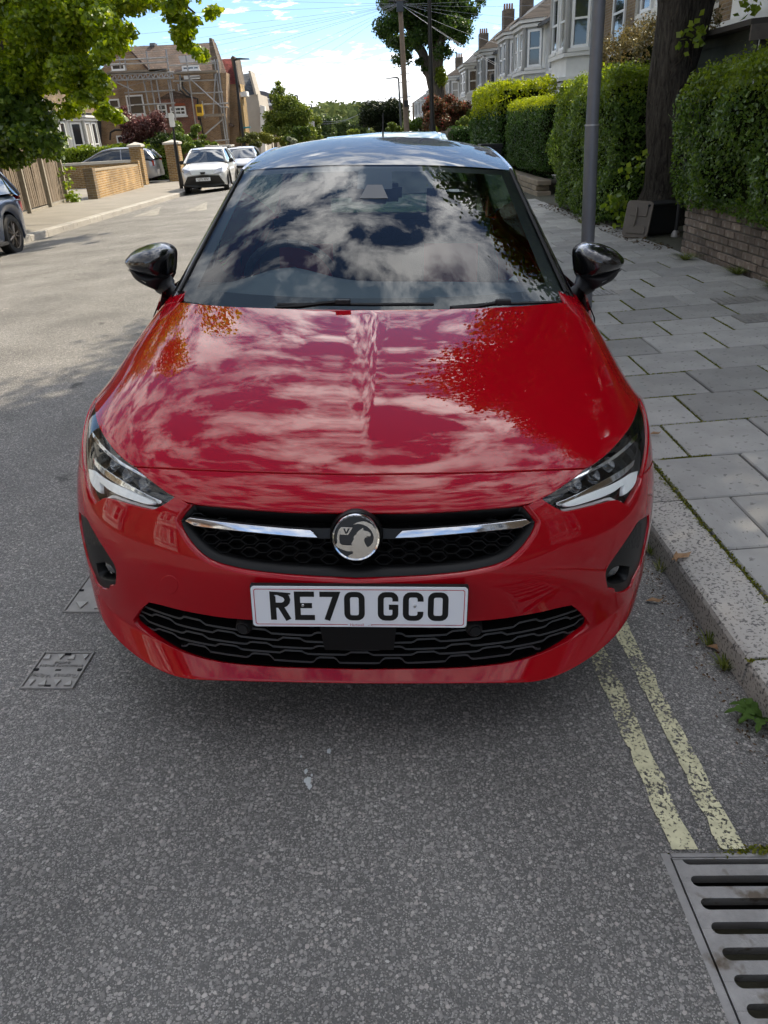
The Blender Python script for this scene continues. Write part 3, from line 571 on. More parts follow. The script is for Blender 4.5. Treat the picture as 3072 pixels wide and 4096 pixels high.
for sg in (-1, 1):
    path = [ws(sg, v) for v in np.linspace(0, 1, 14)] + [roof(sg, t) for t in np.linspace(.05, 1, 16)]
    path = [np.array(p) for p in path]; V = []; m_ = 9
    for i, p in enumerate(path):
        f = min(1, i/13); wd = .085*(1-f) + .045*f; dp = .055*(1-f) + .050*f
        for q in range(m_):
            a = q/(m_-1); V.append(p + np.array([sg*wd*a**1.1*(.8 if i < 14 else 1), wd*.9*a if i < 14 else 0, -.003 + .010*math.sin(a*math.pi) - dp*a**2.2]))
    n_ = len(path); FF = [(i*m_+q, i*m_+q+1, (i+1)*m_+q+1, (i+1)*m_+q) for i in range(n_-1) for q in range(m_-1)]
    o = obj('pillar', V, FF if sg > 0 else [f[::-1] for f in FF], GLOSS, car, True)
    # side glass and door upper
    top_ = [V[i*m_+m_-1] for i in range(n_)]; VV = []
    for p in top_:
        yb = max(1.28, p[1]); VV += [p, np.array([sg*(.772-.03*max(0, yb-2.6)), yb, .90+.02*(yb-1.3)])]
    obj('side_window', VV, [((2*i, 2*i+1, 2*i+3, 2*i+2) if sg > 0 else (2*i+2, 2*i+3, 2*i+1, 2*i)) for i in range(n_-1)], SIDEG, car, True)
    tr = MB(); tr.tube([ws(sg, v) + np.array([0, .0, .004]) for v in np.linspace(.04, 1, 14)], .006, 6); tr.build('screen_seal', PLAST, o, True)
    # plastic corner by the scuttle
    b0 = ws(sg*.97, .05)
    pts = [caty(*p) for p in ([(715,1170,1.25),(735,1165,1.26),(752,1180,1.25),(768,1207,1.21),(722,1210,1.22),(711,1195,1.23)] if sg < 0 else [(2270,1174,1.25),(2248,1168,1.26),(2225,1186,1.25),(2214,1210,1.21),(2256,1213,1.22),(2272,1198,1.23)])]
    k = len(pts); obj('scuttle_corner', [p + np.array([0, -.004, .002]) for p in pts] + [p + np.array([0, .06, -.03]) for p in pts], [tuple(range(k))] + [(i, (i+1) % k, k+(i+1) % k, k+i) for i in range(k)], PLAST, car, True)
# rear hatch and rear window
obj('rear_window', [(-.55, 3.76, 1.37), (.55, 3.76, 1.37), (.68, 3.99, .95), (-.68, 3.99, .95)], [(3, 2, 1, 0)], SIDEG, car)
for sg in (-1, 1):
    V = [roof(sg, 1.0) + np.array([sg*.062, 0, -.05]), np.array([sg*.55, 3.76, 1.37]), np.array([sg*.68, 3.99, .95]), np.array([sg*.77, 3.75, .97]), np.array([sg*.60, 3.55, 1.33])]
    obj('rear_pillar', V, [(0, 1, 2, 3, 4)], GLOSS, car)
obj('rear_header', [roof(-1, 1.0), roof(1, 1.0), (.56, 3.78, 1.36), (-.56, 3.78, 1.36), roof(0, 1.0)], [(0, 4, 1, 2, 3)], GLOSS, car)
# scuttle
obj('scuttle', *grid(lambda s, v: np.stack([.70*s, 1.02+.10*v+.12*np.abs(s)**2.3, .885+.035*v+.02*np.abs(s)**2], -1), np.linspace(-1, 1, 25), np.linspace(0, 1, 4)), PLAST, car, True)
# ---- wipers
def wiper(pts, arm, name='wiper'):
    r_ = empty(name, parent=car)
    m = MB(); m.tube([caty(*p) for p in pts], .0065, 6); m.build('blade', PLAST, r_, True)
    m = MB(); m.tube([caty(*p) for p in arm], [.006]+[.008]*(len(arm)-1), 6); m.build('arm', SATIN, r_, True)
    c = caty(*arm[-1]); m = MB(); m.box(-.026, .026, -.012, .012, -.008, .009); o = m.build('clip', PLAST, r_); o.location = c; bevel(o, .003)
    return r_
wiper([(1110,1219,1.105),(1300,1217,1.10),(1500,1219,1.10),(1735,1217,1.105)], [(1100,1230,1.10),(1200,1226,1.095),(1290,1214,1.09),(1372,1208,1.085)])
wiper([(1800,1230,1.11),(1950,1218,1.115),(2100,1213,1.14),(2228,1209,1.165)], [(1810,1235,1.105),(1900,1229,1.10),(1960,1217,1.10),(2012,1208,1.10)])
# ---- aerial
m = MB(); a0 = np.array([.0, 3.55, 1.385]); m.tube([a0, a0+[0, -.03, .05], a0+[0, .06, .19]], [.012, .006, .0035], 8); m.build('aerial', SATIN, car, True)
# ---- door mirrors
def pillow(name, outline, y0, depth, material, parent, back=.03, tilt=0.0):
    o = np.array(outline); c = o.mean(0); V, F_ = [], []; k = len(o); rings = [1, .99, .965, .92, .85, .74, .58, .36, .15]
    for r in rings:
        for p in o:
            q = c + (p-c)*r; V.append((q[0], y0 - depth*math.sqrt(max(0, 1-r**2.4)) + tilt*(q[0]-c[0]), q[1]))
    V.append((c[0], y0-depth, c[1]))
    for l in range(len(rings)-1): F_ += [(l*k+i, l*k+(i+1) % k, (l+1)*k+(i+1) % k, (l+1)*k+i) for i in range(k)]
    l = len(rings)-1; F_ += [(l*k+i, l*k+(i+1) % k, len(V)-1) for i in range(k)]
    b = len(V); V += [(p[0], y0+back, c[1]+(p[1]-c[1])*.97) for p in o]; F_ += [(i, b+i, b+(i+1) % k, (i+1) % k) for i in range(k)]; F_.append(tuple(range(b, b+k)))
    return obj(name, V, F_, material, parent, True)
zm = lambda L: [(480+x/5.53, 940+y/5.53) for x, y in L]
YM = 1.50
def mirr(L):
    return [tuple(caty(u, v, YM)[[0, 2]]) for u, v in L]
CAP = crv(zm([(1010,945),(700,905),(400,815),(200,715),(128,640),(108,570),(150,480),(330,330),(560,245),(760,212),(900,212),(1040,258),(1130,340),(1166,430),(1166,600),(1158,760),(1130,880),(1010,945)]), 3)[:-1]
LOW = crv(zm([(118,600),(190,760),(270,890),(400,1000),(600,1105),(740,1165),(925,1232),(1000,1150),(1070,1010),(1120,880),(1010,800),(700,750),(300,640)]), 3)
for sg in (-1, 1):
    fl = (lambda L: [(sg*abs(x) if True else x, z) for x, z in L])
    cap = [(sg*abs(x), z) for x, z in mirr(CAP)]; low = [(sg*abs(x), z) for x, z in mirr(LOW)]
    if sg > 0: cap, low = cap[::-1], low[::-1]
    dm = empty('door_mirror', parent=car)
    pillow('cap', cap, YM+.02, .135, GLOSS, dm, .05, tilt=sg*.12); pillow('housing', low, YM+.035, .115, PLAST, dm, .05, tilt=sg*.12)
    fa, fb_, fc = caty(655, 1135, 1.50), caty(672, 1160, 1.46), caty(705, 1190, 1.44)
    m = MB(); m.tube([np.array([sg*abs(p[0]), p[1], p[2]]) for p in (fa, fb_, fc)], [.045, .03, .034], 10); m.build('foot', PLAST, dm, True)
    ind = [(sg*abs(x), z) for x, z in mirr(zm([(190,745),(400,850),(600,905),(735,940),(735,965),(570,945),(380,885),(200,775)]))]
    obj('indicator', [(x, YM-.098+.0*x + sg*.12*(x-np.mean([p[0] for p in ind])) + (.03 if abs(x) > .9 else 0)+.055*max(0, (abs(x)-.86)/.1), z) for x, z in ind], [tuple(range(8))], mat('indicator', (.12, .12, .12), .2, coat=1), dm)
# ---- body side, sills, wheels, underbody, tail
def side_x(y, z):
    f = np.interp(z, [.2, .3, .45, .6, .7, .8, .9, .97], [.80, .835, .855, .862, .86, .855, .83, .775]); return f*np.interp(y, [.5, .9, 1.6, 2.8, 3.5, 4.02], [.985, 1.0, 1.0, 1.0, .975, .86])
def arch(c, r, z0=.235): return [(c + r*math.cos(a), .315 + r*math.sin(a)) for a in np.linspace(math.pi+.22, -.22, 18)]
so = [(.58, .30)] + arch(.86, .345) + [(1.3, .20), (2.9, .20)] + arch(3.40, .345)[0:] + [(4.0, .30), (4.02, .75), (3.99, .95)] + [(y, .955+.012*(y-1.4)) for y in np.linspace(3.6, 1.32, 12)] + [(1.30, .74), (.85, .72), (.66, .69), (.60, .5)]
vo, T, loops = tri_region(so, (), .12)
for sg in (-1, 1):
    V = [(sg*(side_x(p[0], p[1])-.004), p[0], p[1]) for p in vo]; o = obj('body_side', V, T if sg < 0 else [t[::-1] for t in T], RED, car, True)
    for (y0_, y1_) in ((1.35, 2.42), (2.45, 3.15)):
        m = MB()
        for y in (y0_, y1_): m.tube([(sg*(side_x(y, z)-.002), y, z) for z in np.linspace(.28, .95, 8)], .003, 4)
        d = m.build('door_seam', DARK, o)
        m = MB(); ym = y1_-.2; m.tube([(sg*(side_x(ym, .84)+.01), y, .84) for y in (ym-.09, ym-.07, ym+.07, ym+.09)], [.006, .012, .012, .006], 6); m.build('door_handle', RED, o, True)
def wheel(parent, loc, sg, r=.315, wdt=.20, rim=ALLOY, spokes=5):
    w_ = empty('wheel', loc=loc, parent=parent)
    m = MB(); rr_ = r*.68; m.lathe([(rr_, -wdt*.5), (r*.93, -wdt*.5), (r, -wdt*.36), (r, wdt*.36), (r*.93, wdt*.5), (rr_, wdt*.5)], 40, axis='x'); m.build('tyre', RUB, w_, True)
    m = MB(); m.lathe([(rr_, -wdt*.48), (rr_*.95, -wdt*.2), (rr_*.95, wdt*.3), (rr_, wdt*.48)], 36, axis='x')
    for k in range(spokes):
        for dd in (-.14, .14):
            a = 2*math.pi*k/spokes; x0 = sg*wdt*.40; a1 = a+dd*.5; a2 = a+dd*1.5
            m.rod((x0, .03*math.cos(a1), .03*math.sin(a1)), (x0-sg*.012, rr_*.95*math.cos(a2), rr_*.95*math.sin(a2)), .017, .014, 5)
    m.lathe([(0, sg*wdt*.46), (.03, sg*wdt*.45), (.055, sg*wdt*.36)], 16, axis='x'); m.build('rim', rim, w_, True)
    m = MB(); m.lathe([(0, 0), (rr_*.8, 0)], 20, axis='x'); m.build('brake_disc', mat('brake', (.1, .1, .1), .5, .7), w_); return w_
for y in (.86, 3.40):
    for sg in (-1, 1): wheel(car, (sg*.755, y, .315), sg)
m = MB(); m.box(-.60, .60, .12, 3.9, .19, .24); m.box(-.82, .82, 1.25, 3.02, .20, .26); m.build('underbody', DARK, car)
P, F_ = grid(lambda s, v: np.stack([(.80-.12*(1-v))*s, 4.0+.06*np.sin(v*math.pi)-.10*np.abs(s)**3, .28+.68*v], -1), np.linspace(-1, 1, 20), np.linspace(0, 1, 12))
obj('tailgate', P, [f[::-1] for f in F_], RED, car, True)
for sg in (-1, 1):
    m = MB(); m.box(sg*.60-.13, sg*.60+.13, 3.98, 4.06, .78, .92); o = m.build('tail_lamp', mat('tail_red', (.3, .005, .01), .2, coat=1), car); bevel(o, .02, 2)
# ---- interior
DASH = mat('dash_grey', (.10, .11, .12), .65, bump=.2, bscale=300, bdist=.001); SEATM = mat('seat_cloth', (.03, .03, .034), .9, bump=.3, bscale=200); SEATR = mat('seat_red', (.16, .010, .015), .85)
def dash(s, v):
    s = np.asarray(s, float); v = np.asarray(v, float); x = .70*s; hump = .055*np.exp(-((x+.34)/.17)**2)*np.clip((v-.35)/.4, 0, 1)
    return np.stack([x, 1.14+.42*v+.10*np.abs(s)**2.3*(1-v), .90+.055*np.sin(v*1.9)+hump-.02*np.abs(s)**4], -1)
obj('dashboard', *grid(dash, np.linspace(-1, 1, 49), np.linspace(0, 1, 24)), DASH, car, True)
obj('dashboard_face', [(-.7, 1.56, .95), (.7, 1.56, .95), (.7, 1.62, .45), (-.7, 1.62, .45)], [(0, 1, 2, 3)], DASH, car)
m = MB()
for k in range(28):
    a, b = 2*math.pi*k/28, 2*math.pi*(k+1)/28
    f = lambda t: (-.34+.185*math.cos(t), 1.66-.07*math.sin(t)*1.0, .93+.165*math.sin(t))
    m.rod(f(a), f(b), .016, n=6, caps=False)
m.rod((-.34, 1.66, .93), (-.16, 1.66, .93), .02, n=5); m.rod((-.34, 1.66, .93), (-.52, 1.66, .93), .02, n=5); m.rod((-.34, 1.60, .93), (-.34, 1.69, .93), .06, n=10)
m.build('steering_wheel', mat('wheel_rim', (.02, .02, .022), .45), car, True)
for cx in (-.35, .35):
    st = empty('seat', parent=car)
    m = MB(); m.prism([(-.25,.42),(.25,.42),(.24,.95),(.17,1.08),(-.17,1.08),(-.24,.95)], lambda a, b: (cx+a, 2.18+.22*(b-.42), b), lambda a, b: (cx+a*.9, 2.30+.24*(b-.42), b)); o = m.build('backrest', SEATM, st); bevel(o, .03, 2)
    m = MB(); m.prism([(-.13,.48),(.13,.48),(.13,1.0),(-.13,1.0)], lambda a, b: (cx+a, 2.165+.22*(b-.42), b), lambda a, b: (cx+a, 2.20+.22*(b-.42), b)); m.build('seat_panel', SEATR, st)
    m = MB(); m.box(cx-.12, cx+.12, 2.33, 2.42, 1.10, 1.27); o = m.build('headrest', SEATM, st); bevel(o, .03, 2)
    m = MB(); m.box(cx-.25, cx+.25, 1.75, 2.25, .36, .48); o = m.build('cushion', SEATM, st); bevel(o, .03, 2)
m = MB(); m.box(-.62, .62, 3.05, 3.2, .5, 1.06); o = m.build('rear_bench', SEATM, car); bevel(o, .03, 2)
m = MB(); m.box(-.7, .7, 1.1, 3.9, .27, .31); m.build('cabin_floor', DARK, car)
o = obj('headliner', roof(*[a.ravel() for a in np.meshgrid(np.linspace(-.98, .98, 12), np.linspace(.02, .98, 12))]) - [0, 0, .02], [(j*12+i, j*12+i+1, (j+1)*12+i+1, (j+1)*12+i) for j in range(11) for i in range(11)], mat('headlining', (.16, .16, .16), .9), car)
m = MB(); m.box(-.11, .11, -.03, .03, -.035, .035); o = m.build('rear_view_mirror', SATIN, car); o.location = (.0, 1.80, 1.265); bevel(o, .015, 2)
m = MB(); m.prism([(-.055,-.05),(.055,-.05),(.03,.05),(-.03,.05)], lambda a, b: (a, 1.70+.9*b, 1.275+.43*b), lambda a, b: (a*.8, 1.74+.9*b, 1.25+.43*b)); m.build('camera_cover', mat('sensor_grey', (.10, .105, .11), .5), car)
# sticker inside the screen
sk = empty('sticker', parent=wsr)
c = caty(1962, 762, 1.72); nrm = Vector(np.cross(ws(.5+.01, .8)-ws(.5, .8), ws(.5, .81)-ws(.5, .8))).normalized()
m = MB(); m.prism([(.034*math.cos(a), .0115*math.sin(a)) for a in np.linspace(0, 2*math.pi, 25)[:-1]], lambda a, b: (a, b, 0), lambda a, b: (a, b, -.0006)); so_ = m.build('oval', mat('sticker_dark', (.005, .03, .03), .3), sk)
V, F_ = text_mesh('GARDX', .0125); obj('sticker_text', [(a, b, .0006) for a, b, _ in V], F_, mat('sticker_white', (.75, .85, .85), .4), sk)
for zz in (-.0075, .0075): m = MB(); m.box(-.02, .02, zz-.0004, zz+.0004, .0003, .0007); m.build('sticker_line', MATS['sticker_white'], sk)
_t = np.stack([ws(.535, .76), ws(.545, .76), ws(.535, .77)]); _x = Vector(_t[1]-_t[0]).normalized(); _z = _x.cross(Vector(_t[2]-_t[0])).normalized(); _y = _z.cross(_x)
sk.matrix_local = Matrix.Translation(Vector(ws(.537, .775)) - _z*.0 + _z*.002) @ Matrix(((_x.x, _y.x, _z.x), (_x.y, _y.y, _z.y), (_x.z, _y.z, _z.z))).to_4x4()
# ============================================================ ground
def nodes_of(m): return m.node_tree.nodes, m.node_tree.links, m.node_tree.nodes['Principled BSDF']
def asphalt():
    m = bpy.data.materials.new('asphalt'); m.use_nodes = True; N, L, b = nodes_of(m); tc = N.new('ShaderNodeTexCoord')
    def vor(sc, feat='F1', rnd=1.0):
        v = N.new('ShaderNodeTexVoronoi'); v.feature = feat; v.inputs['Scale'].default_value = sc; v.inputs['Randomness'].default_value = rnd; L.new(wp.outputs[0], v.inputs['Vector']); return v
    def mth(op, a, b_):
        n = N.new('ShaderNodeMath'); n.operation = op
        for i, q in enumerate((a, b_)):
            if isinstance(q, (int, float)): n.inputs[i].default_value = q
            elif q is not None: L.new(q, n.inputs[i])
        return n.outputs[0]
    nz = N.new('ShaderNodeTexNoise'); nz.inputs['Scale'].default_value = 130; nz.inputs['Detail'].default_value = 2; L.new(tc.outputs['Object'], nz.inputs['Vector'])
    wp = N.new('ShaderNodeMix'); wp.data_type = 'VECTOR'; wp.inputs[0].default_value = .006; L.new(tc.outputs['Object'], wp.inputs[4]); L.new(nz.outputs['Color'], wp.inputs[5])
    class W_: outputs = [wp.outputs[1]]
    wp_o = wp.outputs[1]
    v1 = N.new('ShaderNodeTexVoronoi'); v1.inputs['Scale'].default_value = 105; L.new(wp_o, v1.inputs['Vector'])
    sp = N.new('ShaderNodeSeparateColor'); L.new(v1.outputs['Color'], sp.inputs[0])
    # chipping colour per stone
    cr = N.new('ShaderNodeValToRGB'); e = cr.color_ramp.elements; e[0].position = 0; e[0].color = (.14, .137, .13, 1); e[1].position = 1; e[1].color = (.50, .48, .45, 1)
    for p, c in ((.30, (.21, .204, .193)), (.55, (.30, .288, .27)), (.80, (.36, .345, .322)), (.93, (.43, .39, .36))): q = e.new(p); q.color = (*c, 1)
    L.new(sp.outputs[0], cr.inputs[0])
    def stones(v, sp_, r0, r1, soft):
        r = mth('MULTIPLY_ADD', sp_.outputs[1], r1); r.node.inputs[2].default_value = r0
        e_ = N.new('ShaderNodeMapRange'); e_.interpolation_type = 'SMOOTHSTEP'; L.new(v.outputs['Distance'], e_.inputs['Value']); L.new(mth('ADD', r, soft), e_.inputs['From Min']); L.new(r, e_.inputs['From Max']); return e_.outputs[0]
    big = stones(v1, sp, .27, .26, .10)
    vs = N.new('ShaderNodeTexVoronoi'); vs.inputs['Scale'].default_value = 235; L.new(wp_o, vs.inputs['Vector']); sp2 = N.new('ShaderNodeSeparateColor'); L.new(vs.outputs['Color'], sp2.inputs[0]); small = stones(vs, sp2, .28, .26, .12)
    cr2 = N.new('ShaderNodeValToRGB'); cr2.color_ramp.elements[0].color = (.15, .146, .138, 1); cr2.color_ramp.elements[1].color = (.40, .385, .36, 1); L.new(sp2.outputs[0], cr2.inputs[0])
    m0 = N.new('ShaderNodeMix'); m0.data_type = 'RGBA'; L.new(small, m0.inputs[0]); m0.inputs[6].default_value = (.12, .117, .111, 1); L.new(cr2.outputs[0], m0.inputs[7])
    # only the larger chippings that stand clear of the bitumen show their own colour
    sel = N.new('ShaderNodeMapRange'); sel.inputs['From Min'].default_value = .12; sel.inputs['From Max'].default_value = .3; L.new(sp.outputs[2], sel.inputs['Value']); bm = mth('MULTIPLY', big, sel.outputs[0])
    mx = N.new('ShaderNodeMix'); mx.data_type = 'RGBA'; L.new(bm, mx.inputs[0]); L.new(m0.outputs[2], mx.inputs[6]); L.new(cr.outputs[0], mx.inputs[7])
    # broad wear
    n2 = N.new('ShaderNodeTexNoise'); n2.inputs['Scale'].default_value = 1.3; n2.inputs['Detail'].default_value = 6; L.new(tc.outputs['Object'], n2.inputs['Vector'])
    mr = N.new('ShaderNodeMapRange'); mr.inputs['From Min'].default_value = .3; mr.inputs['From Max'].default_value = .7; mr.inputs['To Min'].default_value = .74; mr.inputs['To Max'].default_value = 1.22; L.new(n2.outputs[0], mr.inputs['Value'])
    hs = N.new('ShaderNodeHueSaturation'); L.new(mx.outputs[2], hs.inputs['Color']); L.new(mr.outputs[0], hs.inputs['Value']); L.new(hs.outputs[0], b.inputs['Base Color'])
    n4 = N.new('ShaderNodeTexNoise'); n4.inputs['Scale'].default_value = 4.2; n4.inputs['Detail'].default_value = 3; L.new(tc.outputs['Object'], n4.inputs['Vector']); m4 = N.new('ShaderNodeMapRange'); m4.inputs['From Min'].default_value = .70; m4.inputs['From Max'].default_value = .76; m4.inputs['To Min'].default_value = 1; m4.inputs['To Max'].default_value = .45; L.new(n4.outputs[0], m4.inputs['Value']); L.new(mth('MULTIPLY', mr.outputs[0], m4.outputs[0]), hs.inputs['Value'])
    b.inputs['Roughness'].default_value = .72; b.inputs['Specular IOR Level'].default_value = .4
    hgt = mth('ADD', mth('MULTIPLY', bm, 1.0), mth('MULTIPLY', small, .45))
    bp = N.new('ShaderNodeBump'); bp.inputs['Strength'].default_value = .9; bp.inputs['Distance'].default_value = .0035; L.new(hgt, bp.inputs['Height']); L.new(bp.outputs[0], b.inputs['Normal'])
    return m
ASPH = asphalt()
GX0, GX1, GY0, GY1 = .590, 1.018, .74, 1.216           # gully opening
def sheet(name, xs, ys, zf, material, skip=None):
    V = [(x, y, zf(x, y)) for y in ys for x in xs]; n = len(xs)
    F_ = [(j*n+i, j*n+i+1, (j+1)*n+i+1, (j+1)*n+i) for j in range(len(ys)-1) for i in range(n-1) if not (skip and skip((xs[i]+xs[i+1])/2, (ys[j]+ys[j+1])/2))]
    o = obj(name, V, F_, material, None, True); o['kind'] = 'structure'; return o
ys_ = [-40, -20, -10, -5, -2, 0, .4, GY0, GY1] + list(np.arange(1.6, 12, .6)) + list(np.arange(12, 40, 2)) + list(np.arange(40, 160, 8)) + [200, 300, 400]
xs_ = sorted(list(np.linspace(-6.9, .5, 26)) + [GX0, .8, GX1, 1.06])
sheet('road', xs_, ys_, lambda x, y: camber(x) + slope(y), ASPH, lambda x, y: GX0 < x < GX1 and GY0 < y < GY1)
SOIL = mat('soil', (.085, .07, .05), .95, col2=(.05, .06, .03), vscale=.6, bump=.5, bscale=9, bdist=.05)
sheet('ground', [-900, -200, -60, -20, -7, 1.2, 6, 20, 60, 200, 900], [-120, -40, 0, 10, 30, 60, 120, 250, 500, 1200], lambda x, y: slope(y) - .16 - (.10 if -8 < x < 2 else 0), SOIL)
# ---- near pavement
JOINT = mat('joint_grit', (.075, .068, .055), .95, col2=(.05, .055, .03), vscale=7, bump=.6, bscale=120)
pav = sheet('pavement', [1.22, 2, 2.8, 3.7, 5.2], [-6, 0, 4, 8, 12, 16, 20, 26, 34, 44, 60, 90, 140], lambda x, y: gz(x, y) - .014, JOINT)
SLAB = mat('slab_stone', (.26, .255, .24), .85, col2=(.37, .362, .34), vscale=3.2, bump=.35, bscale=160, bdist=.002, rnd=.20, coords='Object', mottle=((.17, .166, .155), 26, .60))
sm = MB(); sm.box(-.2195, .2195, -.2085, .2085, -.045, 0); slab_me = sm.data('slab', SLAB)
_t = bpy.data.objects.new('t', slab_me); bevel(_t, .006, 1); bpy.data.objects.remove(_t)
row = 0; y = 1.16 - .4275*5
while y < 17.2:
    yc = y + .214; off = .225 if row % 2 == 0 else 0
    k0 = 1.2455 + (.19 if row % 2 == 0 else .415)       # first joint of this course
    xs = [1.2455] + [k0 + .449*k for k in range(6)]
    for a, b_ in zip(xs[:-1], xs[1:]):
        if a > 3.35: continue
        b_ = min(b_, 3.47); xc = (a+b_)/2; s_ = (b_-a-.010)/.439
        o = link('slab', slab_me, pav, (xc, yc, gz(xc, yc) + random.uniform(-.003, .003)), (random.uniform(-.004, .004), .028*-1 + random.uniform(-.004, .004), random.uniform(-.004, .004))); o.scale = (s_, .995, 1)
    y += .4275; row += 1
# ---- kerbs
GRAN = mat('granite', (.36, .34, .31), .8, col2=(.45, .425, .385), vscale=5, bump=.5, bscale=90, bdist=.004, rnd=.10, mottle=((.13, .125, .118), 95, .54))
kp = tag(empty('kerb'), kind='structure')
def kerb_stone(x0, x1, y0, y1, par, face=-1):
    zt = gz(1.06 if face < 0 else -6.92, (y0+y1)/2) + random.uniform(-.003, .003); zb = zt - .30; lean = .018
    xa = x0 + (0 if face < 0 else 0); V = []
    prof = [(x0-.012, zb), (x0, zt-.022), (x0+.006, zt-.008), (x0+.02, zt), (x1, zt+.004), (x1, zb)] if face < 0 else [(x1+.012, zb), (x1, zt-.022), (x1-.006, zt-.008), (x1-.02, zt), (x0, zt+.004), (x0, zb)]
    n_ = len(prof); z1 = slope(y1)-slope(y0)
    V = [(a, y0, b_ - z1/2) for a, b_ in prof] + [(a, y1, b_ + z1/2) for a, b_ in prof]
    F_ = [tuple(range(n_)), tuple(range(n_, 2*n_))[::-1]] + [(i, n_+i, n_+(i+1) % n_, (i+1) % n_) for i in range(n_)]
    if face > 0: F_ = [f[::-1] for f in F_]
    obj('kerb_stone', V, F_, GRAN, par)
ys = [-2.0, -.95, 0.0, .90, 1.808, 2.86]; 
while ys[-1] < 26: ys.append(ys[-1] + random.uniform(.88, .98))
for a, b_ in zip(ys[:-1], ys[1:]): kerb_stone(1.045, 1.232, a+.005, b_-.005, kp)
kp2 = tag(empty('kerb'), kind='structure'); yy = 9.0
while yy < 60:
    if not 27.6 < yy < 27.0: kerb_stone(-7.06, -6.88, yy+.006, yy+.9, kp2, 1)
    yy += .91
sheet('kerb_far', [1.045, 1.05, 1.232], [26.6, 34, 44, 60, 90, 140], lambda x, y: gz(1.06, y) - (.12 if x < 1.049 else 0), GRAN)
CONC = mat('concrete_paving', (.20, .185, .16), .9, col2=(.27, .25, .215), vscale=1.2, bump=.3, bscale=60)
sheet('pavement_far', [-13.5, -11, -9.3, -8, -7.05], [6, 10, 14, 18, 22, 26, 30, 34, 40, 50, 70, 120], lambda x, y: gz(x, y) - .004, CONC)
# ---- markings
def worn(name, col, thr, sc=55, streak=1):
    m = bpy.data.materials.new(name); m.use_nodes = True; N, L, b = nodes_of(m); tc = N.new('ShaderNodeTexCoord')
    b.inputs['Base Color'].default_value = (*col, 1); b.inputs['Roughness'].default_value = .8
    v = N.new('ShaderNodeTexNoise'); v.inputs['Scale'].default_value = sc; v.inputs['Detail'].default_value = 3; v.inputs['Roughness'].default_value = .6; L.new(tc.outputs['Object'], v.inputs['Vector'])
    n = N.new('ShaderNodeTexNoise'); n.inputs['Scale'].default_value = 6; n.inputs['Detail'].default_value = 4; L.new(tc.outputs['Object'], n.inputs['Vector'])
    a = N.new('ShaderNodeMath'); a.operation = 'MULTIPLY_ADD'; L.new(n.outputs[0], a.inputs[0]); a.inputs[1].default_value = .55; L.new(v.outputs[0], a.inputs[2])
    r = N.new('ShaderNodeMapRange'); r.inputs['From Min'].default_value = thr; r.inputs['From Max'].default_value = thr+.03; L.new(a.outputs[0], r.inputs['Value']); L.new(r.outputs[0], b.inputs['Alpha'])
    c2 = N.new('ShaderNodeTexNoise'); c2.inputs['Scale'].default_value = 30; L.new(tc.outputs['Object'], c2.inputs['Vector']); hs = N.new('ShaderNodeHueSaturation'); hs.inputs['Color'].default_value = (*col, 1)
    mr = N.new('ShaderNodeMapRange'); mr.inputs['To Min'].default_value = .6; mr.inputs['To Max'].default_value = 1.35; L.new(c2.outputs[0], mr.inputs['Value']); L.new(mr.outputs[0], hs.inputs['Value']); L.new(hs.outputs[0], b.inputs['Base Color'])
    bp = N.new('ShaderNodeBump'); bp.inputs['Strength'].default_value = .5; bp.inputs['Distance'].default_value = .003; L.new(v.outputs[0], bp.inputs['Height']); L.new(bp.outputs[0], b.inputs['Normal'])
    return m
YEL = worn('yellow_paint', (.58, .555, .36), .715, 120); WHT = worn('white_paint', (.40, .38, .34), .74, 20); FAINT = worn('faint_paint', (.34, .32, .29), .86, 14)
def mark(name, xa, xb, ya, yb, material, n=40, wob=0):
    V, F_ = [], []
    for i, y in enumerate(np.linspace(ya, yb, n)):
        w1, w2 = random.uniform(-wob, wob), random.uniform(-wob, wob)
        V += [(xa+w1, y, camber(xa)+slope(y)+.004), (xb+w2, y, camber(xb)+slope(y)+.004)]
    o = obj(name, V, [(2*i, 2*i+1, 2*i+3, 2*i+2) for i in range(n-1)], material); o['kind'] = 'structure'; return o
mark('road_marking', .618, .676, 1.222, 12, YEL, 240, .005); mark('road_marking', .735, .790, 1.222, 12, YEL, 240, .005)
mark('road_marking', -3.86, -3.76, 6.0, 20, FAINT, 40)
def tri_mark(a, b_, c):
    P = [on_ground(*q) for q in (a, b_, c)]; o = obj('road_marking', [(p[0], p[1], p[2]+.006) for p in P], [(0, 1, 2)], WHT); o['kind'] = 'structure'
tri_mark((530, 868), (645, 826), (632, 862)); tri_mark((735, 848), (830, 806), (826, 842)); 
# ---- gully grate
CAST = mat('cast_iron', (.25, .243, .235), .55, .55, col2=(.37, .36, .35), vscale=16, bump=.5, bscale=200, bdist=.003, mottle=((.13, .105, .08), 13, .57))
gu = empty('gully_grate', (0, 0, 0), label='cast iron drain grate set in the road beside the kerb', cat='drain')
zt = camber(.8) - .001; tl = -2*.0093*(.8-ROAD_C)
def gzr(x): return zt + tl*(x-.8)
def bar(name, x0, x1, y0, y1, h=.03, par=gu, dz=0., r=0):
    zz = lambda x, b_: gzr(x) + b_ + dz
    V = [(x0,y0,zz(x0,-h)),(x1,y0,zz(x1,-h)),(x1,y1,zz(x1,-h)),(x0,y1,zz(x0,-h)),(x0,y0,zz(x0,0)),(x1,y0,zz(x1,0)),(x1,y1,zz(x1,0)),(x0,y1,zz(x0,0))]
    o = obj(name, V, [(0,3,2,1),(4,5,6,7),(0,1,5,4),(1,2,6,5),(2,3,7,6),(3,0,4,7)], CAST, par); bevel(o, .0035, 2); return o
